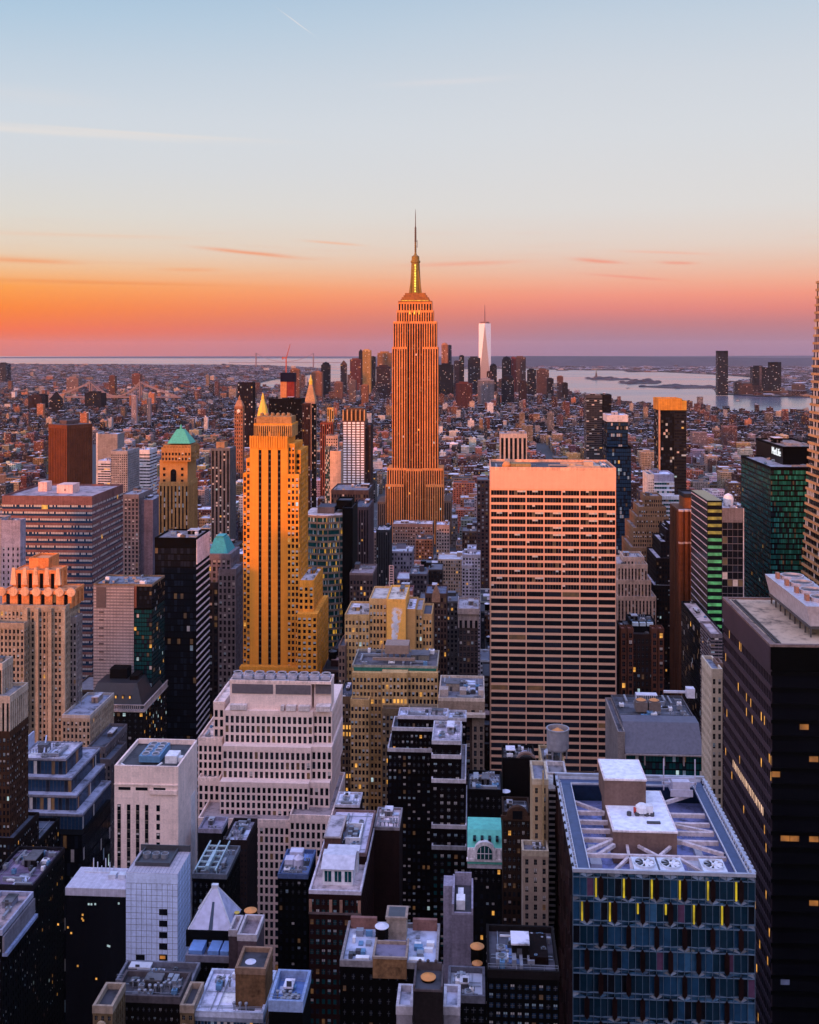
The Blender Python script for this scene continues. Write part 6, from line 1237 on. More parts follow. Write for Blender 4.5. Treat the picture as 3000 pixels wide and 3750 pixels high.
py = empty('pyramid_skylight', (gx(788, 236), 236, z1), 'steep pale blue glass pyramid on a dark roof at lower left', 'pyramid'); hw = 4.9; zt_ = gz(3248, gx(788, 236), 236)-z1; zb_ = gz(3412, gx(788, 236), 231)-z1
b = MB(); b.prism([(-hw, -hw*.9), (hw, -hw*.9), (hw, hw*.9), (-hw, hw*.9)], zb_, zt_, 0, [(-.5, -.3), (.5, -.3), (.5, .3), (-.5, .3)]); b.build('glazed_face', plain('pale_pyramid_glass', (.42, .44, .60), .22, 0, .7), py)
b = MB(); [b.bar((hw*sx_, hw*.9*sy_, zb_), (.5*sx_, .3*sy_, zt_), .12) for sx_ in (-1, 1) for sy_ in (-1, 1)]; b.box(-.7, .7, -.5, .5, zt_-.1, zt_+.6); b.build('ridge_frame', plain('rail_white', (.55, .57, .62), .4), py)
b = MB(); f = lambda q: (hw*.9)+(.3-hw*.9)*q; z_ = lambda q: zb_+(zt_-zb_)*q; k0 = len(b.v); b.v += [(-.4, -f(0)-.05, z_(0)+.05), (.5, -f(0)-.05, z_(0)+.05), (.3, -f(.66)-.05, z_(.66)), (-.2, -f(.66)-.05, z_(.66)), (-.4, -f(0)+.2, z_(0)), (.5, -f(0)+.2, z_(0)), (.3, -f(.66)+.2, z_(.66)), (-.2, -f(.66)+.2, z_(.66))]; b.f += [(k0, k0+1, k0+2, k0+3), (k0, k0+3, k0+7, k0+4), (k0+1, k0+5, k0+6, k0+2), (k0+3, k0+2, k0+6, k0+7)]; b.m += [0]*4; b.build('dark_glazing_strip', GB(), py)
b = MB(); b.box(-hw-.4, hw+.4, -hw*.9-.4, hw*.9+.4, 0, zb_-.02); b.build('plinth', wall((.05, .05, .06)), py)
b = t.mb(); yy = 227; [b.box(gx(a, yy), gx(c, yy), yy, yy+5, z1+.1, z1+1.6) for a, c in ((690, 740), (760, 800), (806, 836))]; t.part('blue_duct', b, plain('duct_blue', (.14, .26, .52), .5))
t = B('brick_building', 'mauve brick bulkhead building with white-edged roof pits beside the pyramid skylight', 'brick building', 3500, 222, 910, 'the mauve bulkhead building')
t.blk(870, 940, 3442, 222, 8, Bl((.30, .20, .22), var=.4), n=3, roof=(.22, .16, .17), parcol=(.60, .54, .56)); t.blk(838, 869, 3425, 224, 6, Bl((.26, .18, .2)), n=1, roof=(.30, .24, .25), parcol=(.6, .54, .56))
water_tank(918, 3334, 232, 46, ORL, 'orange-lidded water tank standing behind the mauve bulkhead building', 1.2); water_tank(868, 3342, 236, 20, plain('yellow_lid', (.6, .42, .05)), 'small yellow-topped tank between the pyramid skylight and orange tank', 1.6, 4)
t = B('office_building', 'dark block with lattice of pipes on its roof right of the white tiled tower', 'office building', 3330, 290, 770, 'the pipe-frame block')
x0, x1, y0, y1, _, z1 = t.blk(704, 830, 3215, 290, 17, Pn((.05, .045, .05), 22, 30, .4, .5), n=6, roof=(.10, .12, .15), parcol=(.30, .32, .36), bulk=False)
b = t.mb()
for k in range(5): b.box(x0+.5, x0+6.5, 292+k*3.2, 292.35+k*3.2, z1+1.6, z1+2)
for k in range(3): b.box(x0+.5+k*2.8, x0+.85+k*2.8, 290.6, 308, z1+1.61, z1+2.01); [b.box(x0+.5+k*2.8, x0+.8+k*2.8, 292+j*6.4, 292.3+j*6.4, z1, z1+1.6) for j in range(3)]
b.box(x0+3.5, x0+4.4, 290.5, 300, z1+2.02, z1+3); t.part('pipe_frame', b, plain('frame_teal', (.34, .46, .48), .5))
water_tank(817, 3122, 306, 42, WHL, 'white-lidded water tank behind the pipe-frame block', 1.2)
t = B('office_building', 'dark roof with a mauve parapet pit and jumbled units right of the sunken-roof stone block', 'office building', 3150, 336, 825); t.blk(726, 812, 3048, 338, 9, Bl((.12, .09, .10)), n=1, roof=(.3, .26, .34), parcol=(.46, .42, .52)); t.blk(816, 905, 3090, 334, 16, Pn((.16, .10, .10), 14, 20, .4, .4), n=11, roof=(.42, .38, .46), bulk=False)
t = B('office_building', 'small blue-roofed block with white boxes below the pink stepped block', 'office building', 3260, 300, 1080, 'the small blue-roofed block'); x0, x1, y0, y1, _, z1 = t.blk(1018, 1128, 3215, 300, 15, Pn((.03, .03, .04), 22, 30, .4, .5, 8, 0, .05, .05), n=7, roof=(.12, .20, .42), parcol=(.16, .24, .46)); b = t.mb(); b.box(x0+1.8, x0+5.6, 309, 312, z1, z1+3); b.box(x0+1, x0+3.4, 305, 308, z1, z1+2.6); b.lathe(x0+5, 305.5, [(1.5, z1), (1.5, z1+3), (.2, z1+4)], 14); t.part('roof_unit', b, plain('pale_unit', (.6, .58, .70), .5))
t = B('office_building', 'blue roof corner with a bright rail at the bottom edge centre', 'office building', 3760, 178, 1060); t.blk(985, 1108, 3700, 178, 9, Bl((.03, .03, .036)), n=4, roof=(.10, .18, .40), parcol=(.30, .40, .62), par=1.6)
t = B('office_building', 'dark stone block with a bright cornice running along the avenue at the lower left edge', 'office building', 3760, 228, 50, 'the corniced edge block')
x0, x1, y0, y1, _, z1 = t.blk(-120, 8, 3420, 236, 17, Pn((.07, .05, .05), 22, 36, .4, .5, 14, 0, .03, .2), n=2, roof=(.40, .30, .3), parcol=(.44, .44, .56)); b = t.mb(); b.box(x1, x1+1.2, 236, 253, z1-5, z1-4.2); b.box(x1, x1+.5, 236, 253, z1-4.2, z1-.5, 1); t.part('cornice', b, [wall((.34, .40, .60)), wall((.4, .36, .4))])
t = B('office_building', 'dark block with a violet-tinted cluttered roof at the left below the brick tower', 'office building', 3330, 300, 140, 'the violet cluttered roof'); t.blk(-60, 120, 3255, 302, 24, Pn((.05, .04, .045), 16, 26, .4, .5, 8, 0, .02, .1, g='t'), n=14, roof=(.14, .10, .17), parcol=(.14, .12, .15))
# ------------------------------------------------------------ downtown towers
DT = [(1080, 34, 1352, 5200, (.42, .17, .07), 'orange tower at the left end of the far downtown cluster'), (1160, 38, 1362, 5300, (.50, .22, .12), 'pale orange stepped tower left of the far gold tower'), (1192, 32, 1336, 5400, (.05, .045, .06), 'dark cupola tower in the left of the far downtown cluster'), (1258, 22, 1334, 5500, (.26, .12, .07), 'slim brown deco tower left of the far gold tower'), (1240, 30, 1400, 5000, (.40, .20, .14), 'low rust tower at the foot of the far deco tower'),
      (1302, 40, 1316, 5900, (.34, .08, .05), 'broad red tower just left of the far gold tower'), (1321, 14, 1288, 6000, (.14, .06, .06), 'thin dark red pinnacle tower touching the far gold tower'), (1343, 30, 1282, 5600, (.62, .36, .10), 'tall gold rippled tower in the far downtown cluster'), (1366, 18, 1306, 5800, (.06, .05, .07), 'dark tower pressed against the right of the far gold tower'), (1408, 52, 1292, 6200, (.50, .24, .08), 'wide orange slab tower next to the needle spire shaft'), (1404, 52, 1342, 5300, (.20, .08, .06), 'dark red-brown slab below the wide orange slab tower'),
      (1629, 24, 1262, 6000, (.55, .24, .12), 'orange tower with a rounded white cap right of the needle spire shaft'), (1646, 16, 1264, 6050, (.16, .18, .26), 'grey-blue tower behind the white-capped orange tower'), (1634, 54, 1336, 5400, (.035, .045, .075), 'navy glass block below the white-capped orange tower'), (1673, 20, 1322, 5800, (.20, .13, .18), 'purple grey tower right of the navy glass block'), (1691, 18, 1302, 5300, (.05, .055, .05), 'dark slim tower with yellow speckled windows'), (1737, 46, 1310, 5600, (.14, .12, .15), 'grey flat tower left of the white tapering spire tower'),
      (1807, 26, 1340, 5500, (.05, .055, .08), 'dark rounded tower right of the white tapering spire tower'), (1856, 34, 1316, 5700, (.04, .05, .10), 'navy domed tower right of the white tapering spire tower'), (1880, 20, 1312, 5750, (.42, .07, .05), 'bright red narrow tower behind the navy domed tower'), (1906, 40, 1308, 5900, (.30, .17, .14), 'brown tower with a flat top right of the bright red one'), (1948, 32, 1354, 5600, (.08, .06, .075), 'dark stepped tower left of the broad brown block downtown'), (1989, 44, 1354, 5400, (.30, .16, .13), 'broad brown block at the right of the far downtown cluster'), (2052, 22, 1378, 5000, (.34, .16, .12), 'lone rust tower at the river edge'), (2070, 20, 1402, 4950, (.12, .08, .08), 'short dark tower beside the lone rust tower'), (2016, 24, 1386, 5200, (.12, .08, .09), 'small dark tower between the broad brown block and the river'),
      (1290, 26, 1392, 4800, (.36, .26, .24), 'pale narrow tower in front of the far gold tower'), (1336, 26, 1410, 4700, (.46, .20, .10), 'orange stub tower at the foot of the far gold tower'), (1780, 60, 1392, 4600, (.42, .40, .44), 'wide pale grey block at the foot of the white tapering spire tower'), (1792, 18, 1360, 4900, (.22, .09, .07), 'small brick tower before the white tapering spire tower'), (1700, 60, 1404, 4400, (.28, .09, .07), 'red brick cluster block right of the needle spire shaft'), (1860, 46, 1386, 4700, (.10, .07, .08), 'dark block below the navy domed tower'), (1915, 30, 1396, 4700, (.20, .10, .09), 'brown ribbed block below the brown flat-topped tower'),
      (2648, 38, 1292, 6150, (.075, .07, .095), 'tall dark grey tower alone across the river'), (2782, 50, 1344, 6300, (.03, .05, .06), 'dark teal tower across the river'), (2842, 40, 1334, 6300, (.07, .06, .06), 'dark brown tower with a notched top across the river'), (2812, 30, 1350, 6300, (.06, .065, .08), 'dark block between the two towers across the river'), (2786, 8, 1342, 6300, (.40, .32, .34), 'thin pale tower before the dark teal one across the river'), (2704, 26, 1400, 6300, (.26, .15, .12), 'small tan block at the foot of the tall tower across the river'), (2745, 70, 1412, 6300, (.26, .15, .11), 'low wide tan block on the far river bank'), (2850, 110, 1432, 6300, (.34, .24, .2), 'long low pale pier building on the far river bank'), (2930, 40, 1408, 6300, (.3, .25, .25), 'pale low block at the right of the far river bank'),
      (8, 26, 1330, 8200, (.05, .06, .10), 'dark blue tower at the left edge horizon'), (30, 12, 1334, 8300, (.07, .07, .1), 'thin dark tower at the left edge horizon'), (265, 44, 1384, 5600, (.44, .28, .24), 'pale tower block near the far suspension bridge'), (410, 22, 1376, 5200, (.34, .14, .08), 'orange tower block between the bridge towers'), (498, 30, 1370, 6600, (.40, .14, .07), 'orange block behind the right bridge tower'), (128, 48, 1450, 4200, (.20, .08, .06), 'brown tower slab in the far left housing row'), (150, 30, 1446, 4250, (.10, .07, .07), 'dark tower slab in the far left housing row'), (200, 40, 1462, 4000, (.10, .065, .06), 'dark slab left of the pale church-like tower'), (340, 60, 1440, 4300, (.12, .08, .08), 'wide dark housing slab below the bridge'), (490, 18, 1448, 3300, (.56, .44, .46), 'pale pinkish slim tower below the right bridge tower'), (545, 14, 1458, 3300, (.36, .38, .46), 'pale blue slim tower below the right bridge tower')]
rnd = random.Random(21)
for px, w_, yt, Y, c, lab in DT:
    t = B('office_tower', lab, 'tower', yt+60, Y, px); x0, x1 = gx(px-w_/2, Y), gx(px+w_/2, Y); z1 = gz(yt, x0, Y); d_ = (x1-x0)*rnd.uniform(.7, 1.0)
    st = Sn(c, 4.5, .5, 6, 2, blind=.05, lit=.006, pr=.8, sp=tuple(v*.5 for v in c)) if rnd.random() < .5 else Bn(c, 4.2, .45, 2, .006, .06, 'd', 4)
    st['scale'] = Y/FP; t.nw = 80; t.wall_block(x0, x1, Y, Y+d_, 0, z1, st, 'FR' if px < 1740 else 'FL')
    b = t.mb(); h = (x1-x0)*.3
    if 'cupola' in lab or 'domed' in lab or 'rounded' in lab: b.lathe((x0+x1)/2, Y+d_/2, [((x1-x0)*.45, z1), ((x1-x0)*.36, z1+h*.7), ((x1-x0)*.12, z1+h), (.5, z1+h*1.2)], 14)
    elif 'pinnacle' in lab or 'church' in lab or 'deco tower left' in lab: b.prism([(x0, Y), (x1, Y), (x1, Y+d_), (x0, Y+d_)], z1, z1+h*2.2, 0, [((x0+x1)/2-1, Y+d_/2-1), ((x0+x1)/2+1, Y+d_/2-1), ((x0+x1)/2+1, Y+d_/2+1), ((x0+x1)/2-1, Y+d_/2+1)])
    elif 'notched' in lab or 'alone' in lab: b.box(x0, x0+h*.4, Y, Y+d_, z1, z1+h*.7); b.box(x1-h*.4, x1, Y, Y+d_, z1, z1+h*.7); b.box(x0, x1, Y+d_*.8, Y+d_, z1, z1+h*.69)
    else: b.box(x0+h*.6, x1-h*.8, Y+d_*.2, Y+d_*.8, z1, z1+h*.35)
    t.part('roof_crown', b, wall(c))
# white tapering spire tower
Y = 5900; t = B('glass_tower', 'white faceted tapering tower with a thin spire in the far downtown cluster', 'skyscraper', 1395, Y, 1775, 'the white tapering spire tower')
x0, x1 = gx(1753, Y), gx(1799, Y); zt_ = gz(1184, x0, Y); w_ = x1-x0; xc = (x0+x1)/2; yc = Y+w_/2; OCC.append((x0, x1, Y, Y+w_, 0, zt_, t))
b = t.mb(); bot = [(x0, Y), (x1, Y), (x1, Y+w_), (x0, Y+w_)]; r_ = w_*.5; top = [(xc, Y+w_*.02), (x1-w_*.02, yc), (xc, Y+w_*.98), (x0+w_*.02, yc)]
k0 = len(b.v); b.v += [(*p, 55) for p in bot]+[(*p, zt_) for p in top]
for k in range(4): j = (k+1) % 4; b.f += [(k0+k, k0+j, k0+4+k), (k0+j, k0+4+j, k0+4+k)]; b.m += [0, 1]
b.f.append((k0+4, k0+5, k0+6, k0+7)); b.m.append(0); b.box(x0, x1, Y, Y+w_, 0, 55, 0)
t.part('faceted_glass', b, [plain('shaded_facet_glass', (.30, .27, .28), .2, 0), plain('sunlit_facet_glass', (.78, .74, .72), .3, 0)])  # sunlit and shaded facets painted as two tones of one glass
b = t.mb(); b.lathe(xc, yc, [(w_*.36, zt_), (w_*.36, zt_+9), (w_*.05, zt_+10), (w_*.045, zt_+50), (.9, zt_+105)], 10); t.part('spire', b, plain('spire_metal', (.20, .10, .09), .5))
# ------------------------------------------------------------ far things: bridge, statue, boats
br = empty('suspension_bridge', (gx(425, 4800), 4800, 0), 'far suspension bridge with two towers and draped cables at left', 'bridge'); ox, oy = gx(425, 4800), 4800
STL = plain('bridge_steel', (.16, .11, .12), .6); XA, XB = gx(333, 4800)-ox, gx(516, 4800)-ox; zt_ = gz(1397, XA+ox, 4800)
for xx in (XA, XB):
    b = MB(); [b.box(xx-3, xx+3, yy-4, yy+4, 0, zt_) for yy in (-14, 14)]; b.box(xx-2.5, xx+2.5, -14, 14, zt_-9, zt_-1); b.box(xx-2.5, xx+2.5, -14, 14, 42, 50); b.build('bridge_tower', STL, br)
b = MB(); b.box(XA-190, XB+190, -15, 15, 40, 46); b.build('deck', STL, br)
for yy in (-14, 14):
    b = MB(); n = 24
    for k in range(n):
        f = lambda q: 48+(zt_-48)*(2*q-1)**2
        b.bar((XA+(XB-XA)*k/n, yy, f(k/n)), (XA+(XB-XA)*(k+1)/n, yy, f((k+1)/n)), 2.0)
        if k: b.bar((XA+(XB-XA)*k/n, yy, 46), (XA+(XB-XA)*k/n, yy, f(k/n)), .5)
    for s_, x_ in ((-1, XA), (1, XB)):
        for k in range(8): g = lambda q: zt_-(zt_-46)*(q**.8); b.bar((x_+s_*170*k/8, yy, g(k/8)), (x_+s_*170*(k+1)/8, yy, g((k+1)/8)), 2.0)
    b.build('cable', plain('cable_pale', (.20, .14, .14), .6), br)
b2 = empty('suspension_bridge', (gx(1040, 15500), 15500, 0), 'faint bridge with two thin towers on the horizon left of centre', 'bridge')
for px in (938, 1148):
    b = MB(); xx = gx(px, 15500)-gx(1040, 15500); [b.box(xx-6, xx+6, y-6, y+6, 0, 208) for y in (-15, 15)]; b.box(xx-5, xx+5, -15, 15, 190, 206); b.build('bridge_tower', plain('bridge_steel', (.16, .11, .12), .6), b2)
b = MB(); xx0, xx1 = gx(938, 15500)-gx(1040, 15500), gx(1148, 15500)-gx(1040, 15500); b.box(xx0-400, xx1+400, -15, 15, 66, 74)
for k in range(20): f = lambda q: 80+126*(2*q-1)**2; b.bar((xx0+(xx1-xx0)*k/20, 0, f(k/20)), (xx0+(xx1-xx0)*(k+1)/20, 0, f((k+1)/20)), 3)
b.build('deck', STL, b2)
xx, yy = G(2184, 1386); sc_ = 1.0
o = empty('statue', (xx, yy, 2), 'tiny statue on a tall pedestal standing on the small harbour island', 'statue')
b = MB(); b.prism([(-22, -22), (22, -22), (22, 22), (-22, 22)], 0, 16, 0, [(-18, -18), (18, -18), (18, 18), (-18, 18)]); b.prism([(-9, -9), (9, -9), (9, 9), (-9, 9)], 16, 47, 0, [(-6, -6), (6, -6), (6, 6), (-6, 6)]); b.build('pedestal', wall((.30, .22, .2)), o)
b = MB(); b.lathe(0, 0, [(5.5, 47), (4.6, 60), (3.4, 70), (3.9, 74), (1.6, 78), (2.3, 81), (2.1, 85), (.6, 87)], 12); b.bar((3.2, 0, 74), (6.4, 0, 92), 1.3, 0, .8); b.lathe(6.6, 0, [(.8, 91), (1.5, 93), (.2, 97)], 8); b.build('figure', plain('verdigris_dark', (.10, .16, .14), .6), o)
for k, (px, py, L, lab) in enumerate(((2060, 1356, 150, 'long dark barge near the far shore'), (2128, 1355, 60, 'small dark boat near the far shore by the barge'), (2705, 1467, 34, 'dark ferry in mid river before the pier building'), (2620, 1424, 40, 'ferry moored beside the tall tower across the river'), (2770, 1478, 20, 'small boat nearest the right river edge'), (2300, 1420, 26, 'small boat below the two harbour islands'))):
    xx, yy = G(px, py); o = empty('boat', (xx, yy, -3), lab, 'boat', 'boats on the river'); b = MB(); h = L*.07
    b.prism([(-L/2, -L*.08), (L*.42, -L*.08), (L/2, 0), (L*.42, L*.08), (-L/2, L*.08)], -.5, h); b.build('hull', plain('hull_dark', (.03, .03, .035), .5), o); b = MB(); b.box(-L*.35, L*.1, -L*.06, L*.06, h, h*2); b.box(-L*.2, 0, -L*.04, L*.04, h*2, h*2.8); b.build('cabin', plain('cabin_grey', (.3, .28, .3), .5), o)
# ------------------------------------------------------------ filler city blocks
rnd = random.Random(77)
FT = None
def facade_mat():
    m, t, p = newmat('city_facade'); uv = nd(t, 'ShaderNodeUVMap'); uv.uv_map = 'UVMap'; sp = nd(t, 'ShaderNodeSeparateXYZ'); t.links.new(uv.outputs[0], sp.inputs[0])
    at = nd(t, 'ShaderNodeAttribute'); at.attribute_name = 'Col'
    U, V = sp.outputs[0], sp.outputs[1]; fu, fv = mth(t, 'FRACT', U), mth(t, 'FRACT', V)
    inr = lambda x, c, h: mth(t, 'LESS_THAN', mth(t, 'ABSOLUTE', mth(t, 'SUBTRACT', x, c)), h)
    win = mth(t, 'MULTIPLY', mth(t, 'MULTIPLY', inr(fu, .5, .27), inr(fv, .52, .29)), mth(t, 'GREATER_THAN', V, 0.0))
    cb = nd(t, 'ShaderNodeCombineXYZ'); t.links.new(mth(t, 'FLOOR', U), cb.inputs[0]); t.links.new(mth(t, 'FLOOR', V), cb.inputs[1]); t.links.new(at.outputs['Alpha'], cb.inputs[2])
    wn = nd(t, 'ShaderNodeTexWhiteNoise'); wn.noise_dimensions = '3D'; t.links.new(cb.outputs[0], wn.inputs[0]); rv = wn.outputs['Value']
    c = nd(t, 'ShaderNodeTexCoord'); ns = nd(t, 'ShaderNodeTexNoise'); ns.inputs['Scale'].default_value = .12; ns.inputs['Detail'].default_value = 5; t.links.new(c.outputs['Object'], ns.inputs[0])
    f = mth(t, 'MULTIPLY_ADD', ns.outputs[0], 1.3, .35); cc = nd(t, 'ShaderNodeCombineColor'); [t.links.new(f, cc.inputs[i]) for i in range(3)]
    wcol = mixc(t, 1.0, at.outputs['Color'], cc.outputs[0], 'MULTIPLY')
    gcol = mixc(t, mth(t, 'LESS_THAN', rv, .18), (.007, .008, .012), (.30, .29, .30))
    t.links.new(mixc(t, win, wcol, gcol), p.inputs['Base Color'])
    t.links.new(mth(t, 'MULTIPLY_ADD', win, -.62, .85), p.inputs['Roughness'])
    lit = mth(t, 'MULTIPLY', win, mth(t, 'GREATER_THAN', rv, .984))
    p.inputs['Specular IOR Level'].default_value = .12; p.inputs['Emission Color'].default_value = (1, .46, .10, 1); t.links.new(mth(t, 'MULTIPLY', lit, .55), p.inputs['Emission Strength']); return m
FM = facade_mat()
def roofcol_mat():
    m, t, p = newmat('city_roof'); at = nd(t, 'ShaderNodeAttribute'); at.attribute_name = 'Col'; c = nd(t, 'ShaderNodeTexCoord'); n = nd(t, 'ShaderNodeTexNoise'); n.inputs['Scale'].default_value = .25; n.inputs['Detail'].default_value = 6; n.inputs['Roughness'].default_value = .7; t.links.new(c.outputs['Object'], n.inputs[0])
    f = mth(t, 'MULTIPLY_ADD', n.outputs[0], 1.5, .25); cc = nd(t, 'ShaderNodeCombineColor'); [t.links.new(f, cc.inputs[i]) for i in range(3)]
    t.links.new(mixc(t, 1.0, at.outputs['Color'], cc.outputs[0], 'MULTIPLY'), p.inputs['Base Color']); p.inputs['Roughness'].default_value = .85; return m
RM = roofcol_mat()
PAL = [((.16, .065, .05), 'red brick', 20), ((.10, .05, .045), 'dark brick', 14), ((.34, .22, .13), 'tan brick', 15), ((.45, .33, .24), 'sandy stone', 11), ((.24, .22, .23), 'grey', 12), ((.52, .48, .47), 'pale stone', 9), ((.62, .60, .62), 'whitewashed', 7), ((.05, .05, .06), 'black-walled', 7), ((.30, .13, .08), 'rust brick', 11)]
RP = [((.03, .03, .037), 'dark', 34), ((.14, .145, .17), 'grey', 30), ((.50, .49, .54), 'pale', 20), ((.72, .70, .76), 'white', 9), ((.30, .17, .14), 'reddish', 7)]
def wpick(P_, r): return r.choices(P_, [p[2] for p in P_])[0]
class CM:
    """mesh with wall UVs in window cells and one colour per face"""
    def __init__(s): s.v = []; s.f = []; s.uv = []; s.c = []; s.m = []
    def q(s, pts, uv, col, m): i = len(s.v); s.v += pts; s.f.append((i, i+1, i+2, i+3)); s.uv += uv; s.c += [col]*4; s.m.append(m)
    def box(s, x0, x1, y0, y1, z0, z1, wc, rc, al, cu=3.0, cv=3.6, win=True, back=True):
        w, d, h = x1-x0, y1-y0, z1-z0; wq = (*wc, al); rq = (*rc, al); nw, nd_, nh = max(1, round(w/cu)), max(1, round(d/cu)), max(1, round(h/cv))
        if not win: nw = nd_ = 0; nh = -1
        F = lambda n: [(0, .02-(nh < 0)), (n, .02-(nh < 0)), (n, nh-.02 if nh > 0 else -1), (0, nh-.02 if nh > 0 else -1)]
        s.q([(x0, y0, z0), (x1, y0, z0), (x1, y0, z1), (x0, y0, z1)], F(nw), wq, 0)
        s.q([(x1, y0, z0), (x1, y1, z0), (x1, y1, z1), (x1, y0, z1)], F(nd_), wq, 0)
        s.q([(x0, y1, z0), (x0, y0, z0), (x0, y0, z1), (x0, y1, z1)], F(nd_), wq, 0)
        if back: s.q([(x1, y1, z0), (x0, y1, z0), (x0, y1, z1), (x1, y1, z1)], F(nw), wq, 0)
        s.q([(x0, y0, z1), (x1, y0, z1), (x1, y1, z1), (x0, y1, z1)], [(0, 0)]*4, rq, 1)
    def build(s, name, o=(0, 0, 0)):
        me = bpy.data.meshes.new(name); v = np.array(s.v, dtype=np.float32)-np.array(o, dtype=np.float32); n = len(s.f)
        me.vertices.add(len(v)); me.vertices.foreach_set('co', v.ravel()); me.loops.add(n*4); me.loops.foreach_set('vertex_index', np.arange(n*4, dtype=np.int32)); me.polygons.add(n)
        me.polygons.foreach_set('loop_start', np.arange(0, n*4, 4, dtype=np.int32)); me.polygons.foreach_set('material_index', np.array(s.m, dtype=np.int32))
        ul = me.uv_layers.new(name='UVMap'); ul.data.foreach_set('uv', np.array(s.uv, dtype=np.float32).ravel())
        ca = me.color_attributes.new('Col', 'FLOAT_COLOR', 'CORNER'); ca.data.foreach_set('color', np.array(s.c, dtype=np.float32).ravel())
        me.materials.append(FM); me.materials.append(RM); me.update(); me.validate(); return me
# visibility raster (photo at 1/8 scale), near to far
RW, RH = 375, 469
def corners(x0, x1, y0, y1, z0, z1): return [proj(x, y, z) for x in (x0, x1) for y in (y0, y1) for z in (z0, z1)]
def hull(P_):
    P_ = sorted(set(P_)); 
    def half(Q):
        h = []
        for p in Q:
            while len(h) > 1 and (h[-1][0]-h[-2][0])*(p[1]-h[-2][1])-(h[-1][1]-h[-2][1])*(p[0]-h[-2][0]) <= 0: h.pop()
            h.append(p)
        return h
    return half(P_)[:-1]+half(P_[::-1])[:-1]
def raster(bx):
    H_ = [(p[0]/8, p[1]/8) for p in hull(corners(*bx))]
    xs = [p[0] for p in H_]; ys = [p[1] for p in H_]; a0, a1 = max(0, int(min(xs))), min(RW, int(max(xs))+1); b0, b1 = max(0, int(min(ys))), min(RH, int(max(ys))+1)
    if a0 >= a1 or b0 >= b1: return None
    X_, Y_ = np.meshgrid(np.arange(a0, a1)+.5, np.arange(b0, b1)+.5); m = np.ones(X_.shape, bool)
    for i in range(len(H_)):
        p, q = H_[i], H_[(i+1) % len(H_)]; m &= ((q[0]-p[0])*(Y_-p[1])-(q[1]-p[1])*(X_-p[0])) >= 0
    return a0, a1, b0, b1, m
HB = []
for bx in OCC:
    o = bx[6]; P_ = corners(*bx[:6]); HB.append((bx[0], bx[1], bx[2], bx[3], bx[4], bx[5], min(p[0] for p in P_), max(p[0] for p in P_), o.yb))
cand = []
AVE = [-1500, -1250, -1010, -860, -720, -580, -430, -290, -147, 175, 475, 770, 1060, 1350, 1650, 1950]
AW = {-430: 42}
def hits(x0, x1, y0, y1):
    return any(x0 < h[1]+1 and x1 > h[0]-1 and y0 < h[3]+1 and y1 > h[2]-1 for h in HB)
def cap(x0, x1, y0, y1, hmax):
    """tallest height that hides no landmark's visible part behind it"""
    a = proj(x0, y0, 0)[0]; c = proj(x1, y0, 0)[0]; lim = hmax; xm = (x0+x1)/2
    a, c = min(a, proj(x0, y1, 0)[0]), max(c, proj(x1, y1, 0)[0])
    for h in HB:
        if h[2] > y0 and h[6] < c and h[7] > a:
            lim = min(lim, CZ-(h[8]-HY)*dep_(xm, y1)/FP)
    return lim
yk = 40-80*2
while yk < 3000:
    ya, yb_ = yk+9, yk+71
    for i in range(len(AVE)-1):
        xa, xb = AVE[i]+15+5, AVE[i+1]-15-5
        if yb_ < 150: continue
        if gx(3120, yb_) < xa or gx(-120, yb_) > xb: continue
        for r0, r1 in ((ya, (ya+yb_)/2-.6), ((ya+yb_)/2+.6, yb_)):
            x = xa
            while x < xb-8:
                w = rnd.choice((9, 12, 15, 18, 22, 28, 34)) if yk > 700 else rnd.choice((14, 18, 22, 26, 32)); w = min(w, xb-x); d1 = r1-rnd.uniform(0, 3)
                px = proj(x+w/2, r0, 40)[0]
                if r0 > 150 and -80 < px < 3080 and not (x+w > 112 and x < 160 and 470 < r0 < 840) and not hits(x, x+w, r0, d1):
                    y = r0; base = (rnd.choice((14, 18, 24, 30, 38)) if y < 470 else rnd.choice((26, 34, 42, 50, 60, 72)) if y < 700 else rnd.choice((22, 26, 32, 38, 45, 55, 70)) if y < 1200 else rnd.choice((16, 18, 22, 25, 30, 36, 45)) if y < 1900 else rnd.choice((14, 16, 18, 21, 25, 32)))
                    if rnd.random() < .035 and y > 900: base *= 1.9
                    h = min(base*rnd.uniform(.9, 1.12), cap(x, x+w, r0, d1, 300)) if y > 200 else 0
                    if h > 9: cand.append((x, x+w-.3, r0, d1, h))
                x += w
    yk += 80
pad = np.zeros((RH, RW), bool); order = [(h[2], h[:6], None) for h in HB]+[(c[2], (c[0], c[1], c[2], c[3], 0, c[4]), c) for c in cand]
order.sort(key=lambda q: q[0]); vis = []
for y, bx, c in order:
    r = raster(bx)
    if r is None: continue
    a0, a1, b0, b1, m = r; sub = pad[b0:b1, a0:a1]
    if c is not None:
        n_ = int((m & ~sub).sum())
        if n_ > 0: vis.append((n_, c))
    sub |= m
vis.sort(key=lambda q: -q[0])
NB = 285
marks = [(n, o, proj(o.o[0], o.o[1], 0)[0]) for n, o in HERO if n.startswith('the ')]
def describe(c, w, h):
    px, py = proj((c[0]+c[1])/2, c[2], c[4]); best = min(marks, key=lambda m_: abs(m_[2]-px)+abs(m_[1].o[1]-c[2])*.6); n, o, mx = best
    rel = 'far behind' if c[2] > o.o[1]+400 else 'behind' if c[2] > o.o[1]+60 else 'before' if c[2] < o.o[1]-60 else ''
    if px < mx-50: rel = 'left of' if rel in ('', 'before') else rel+' left of'
    elif px > mx+50: rel = 'right of' if rel in ('', 'before') else rel+' right of'
    return (rel or 'beside')+' '+n
seen = {}; far = CM(); nmid = 0; LBL = []
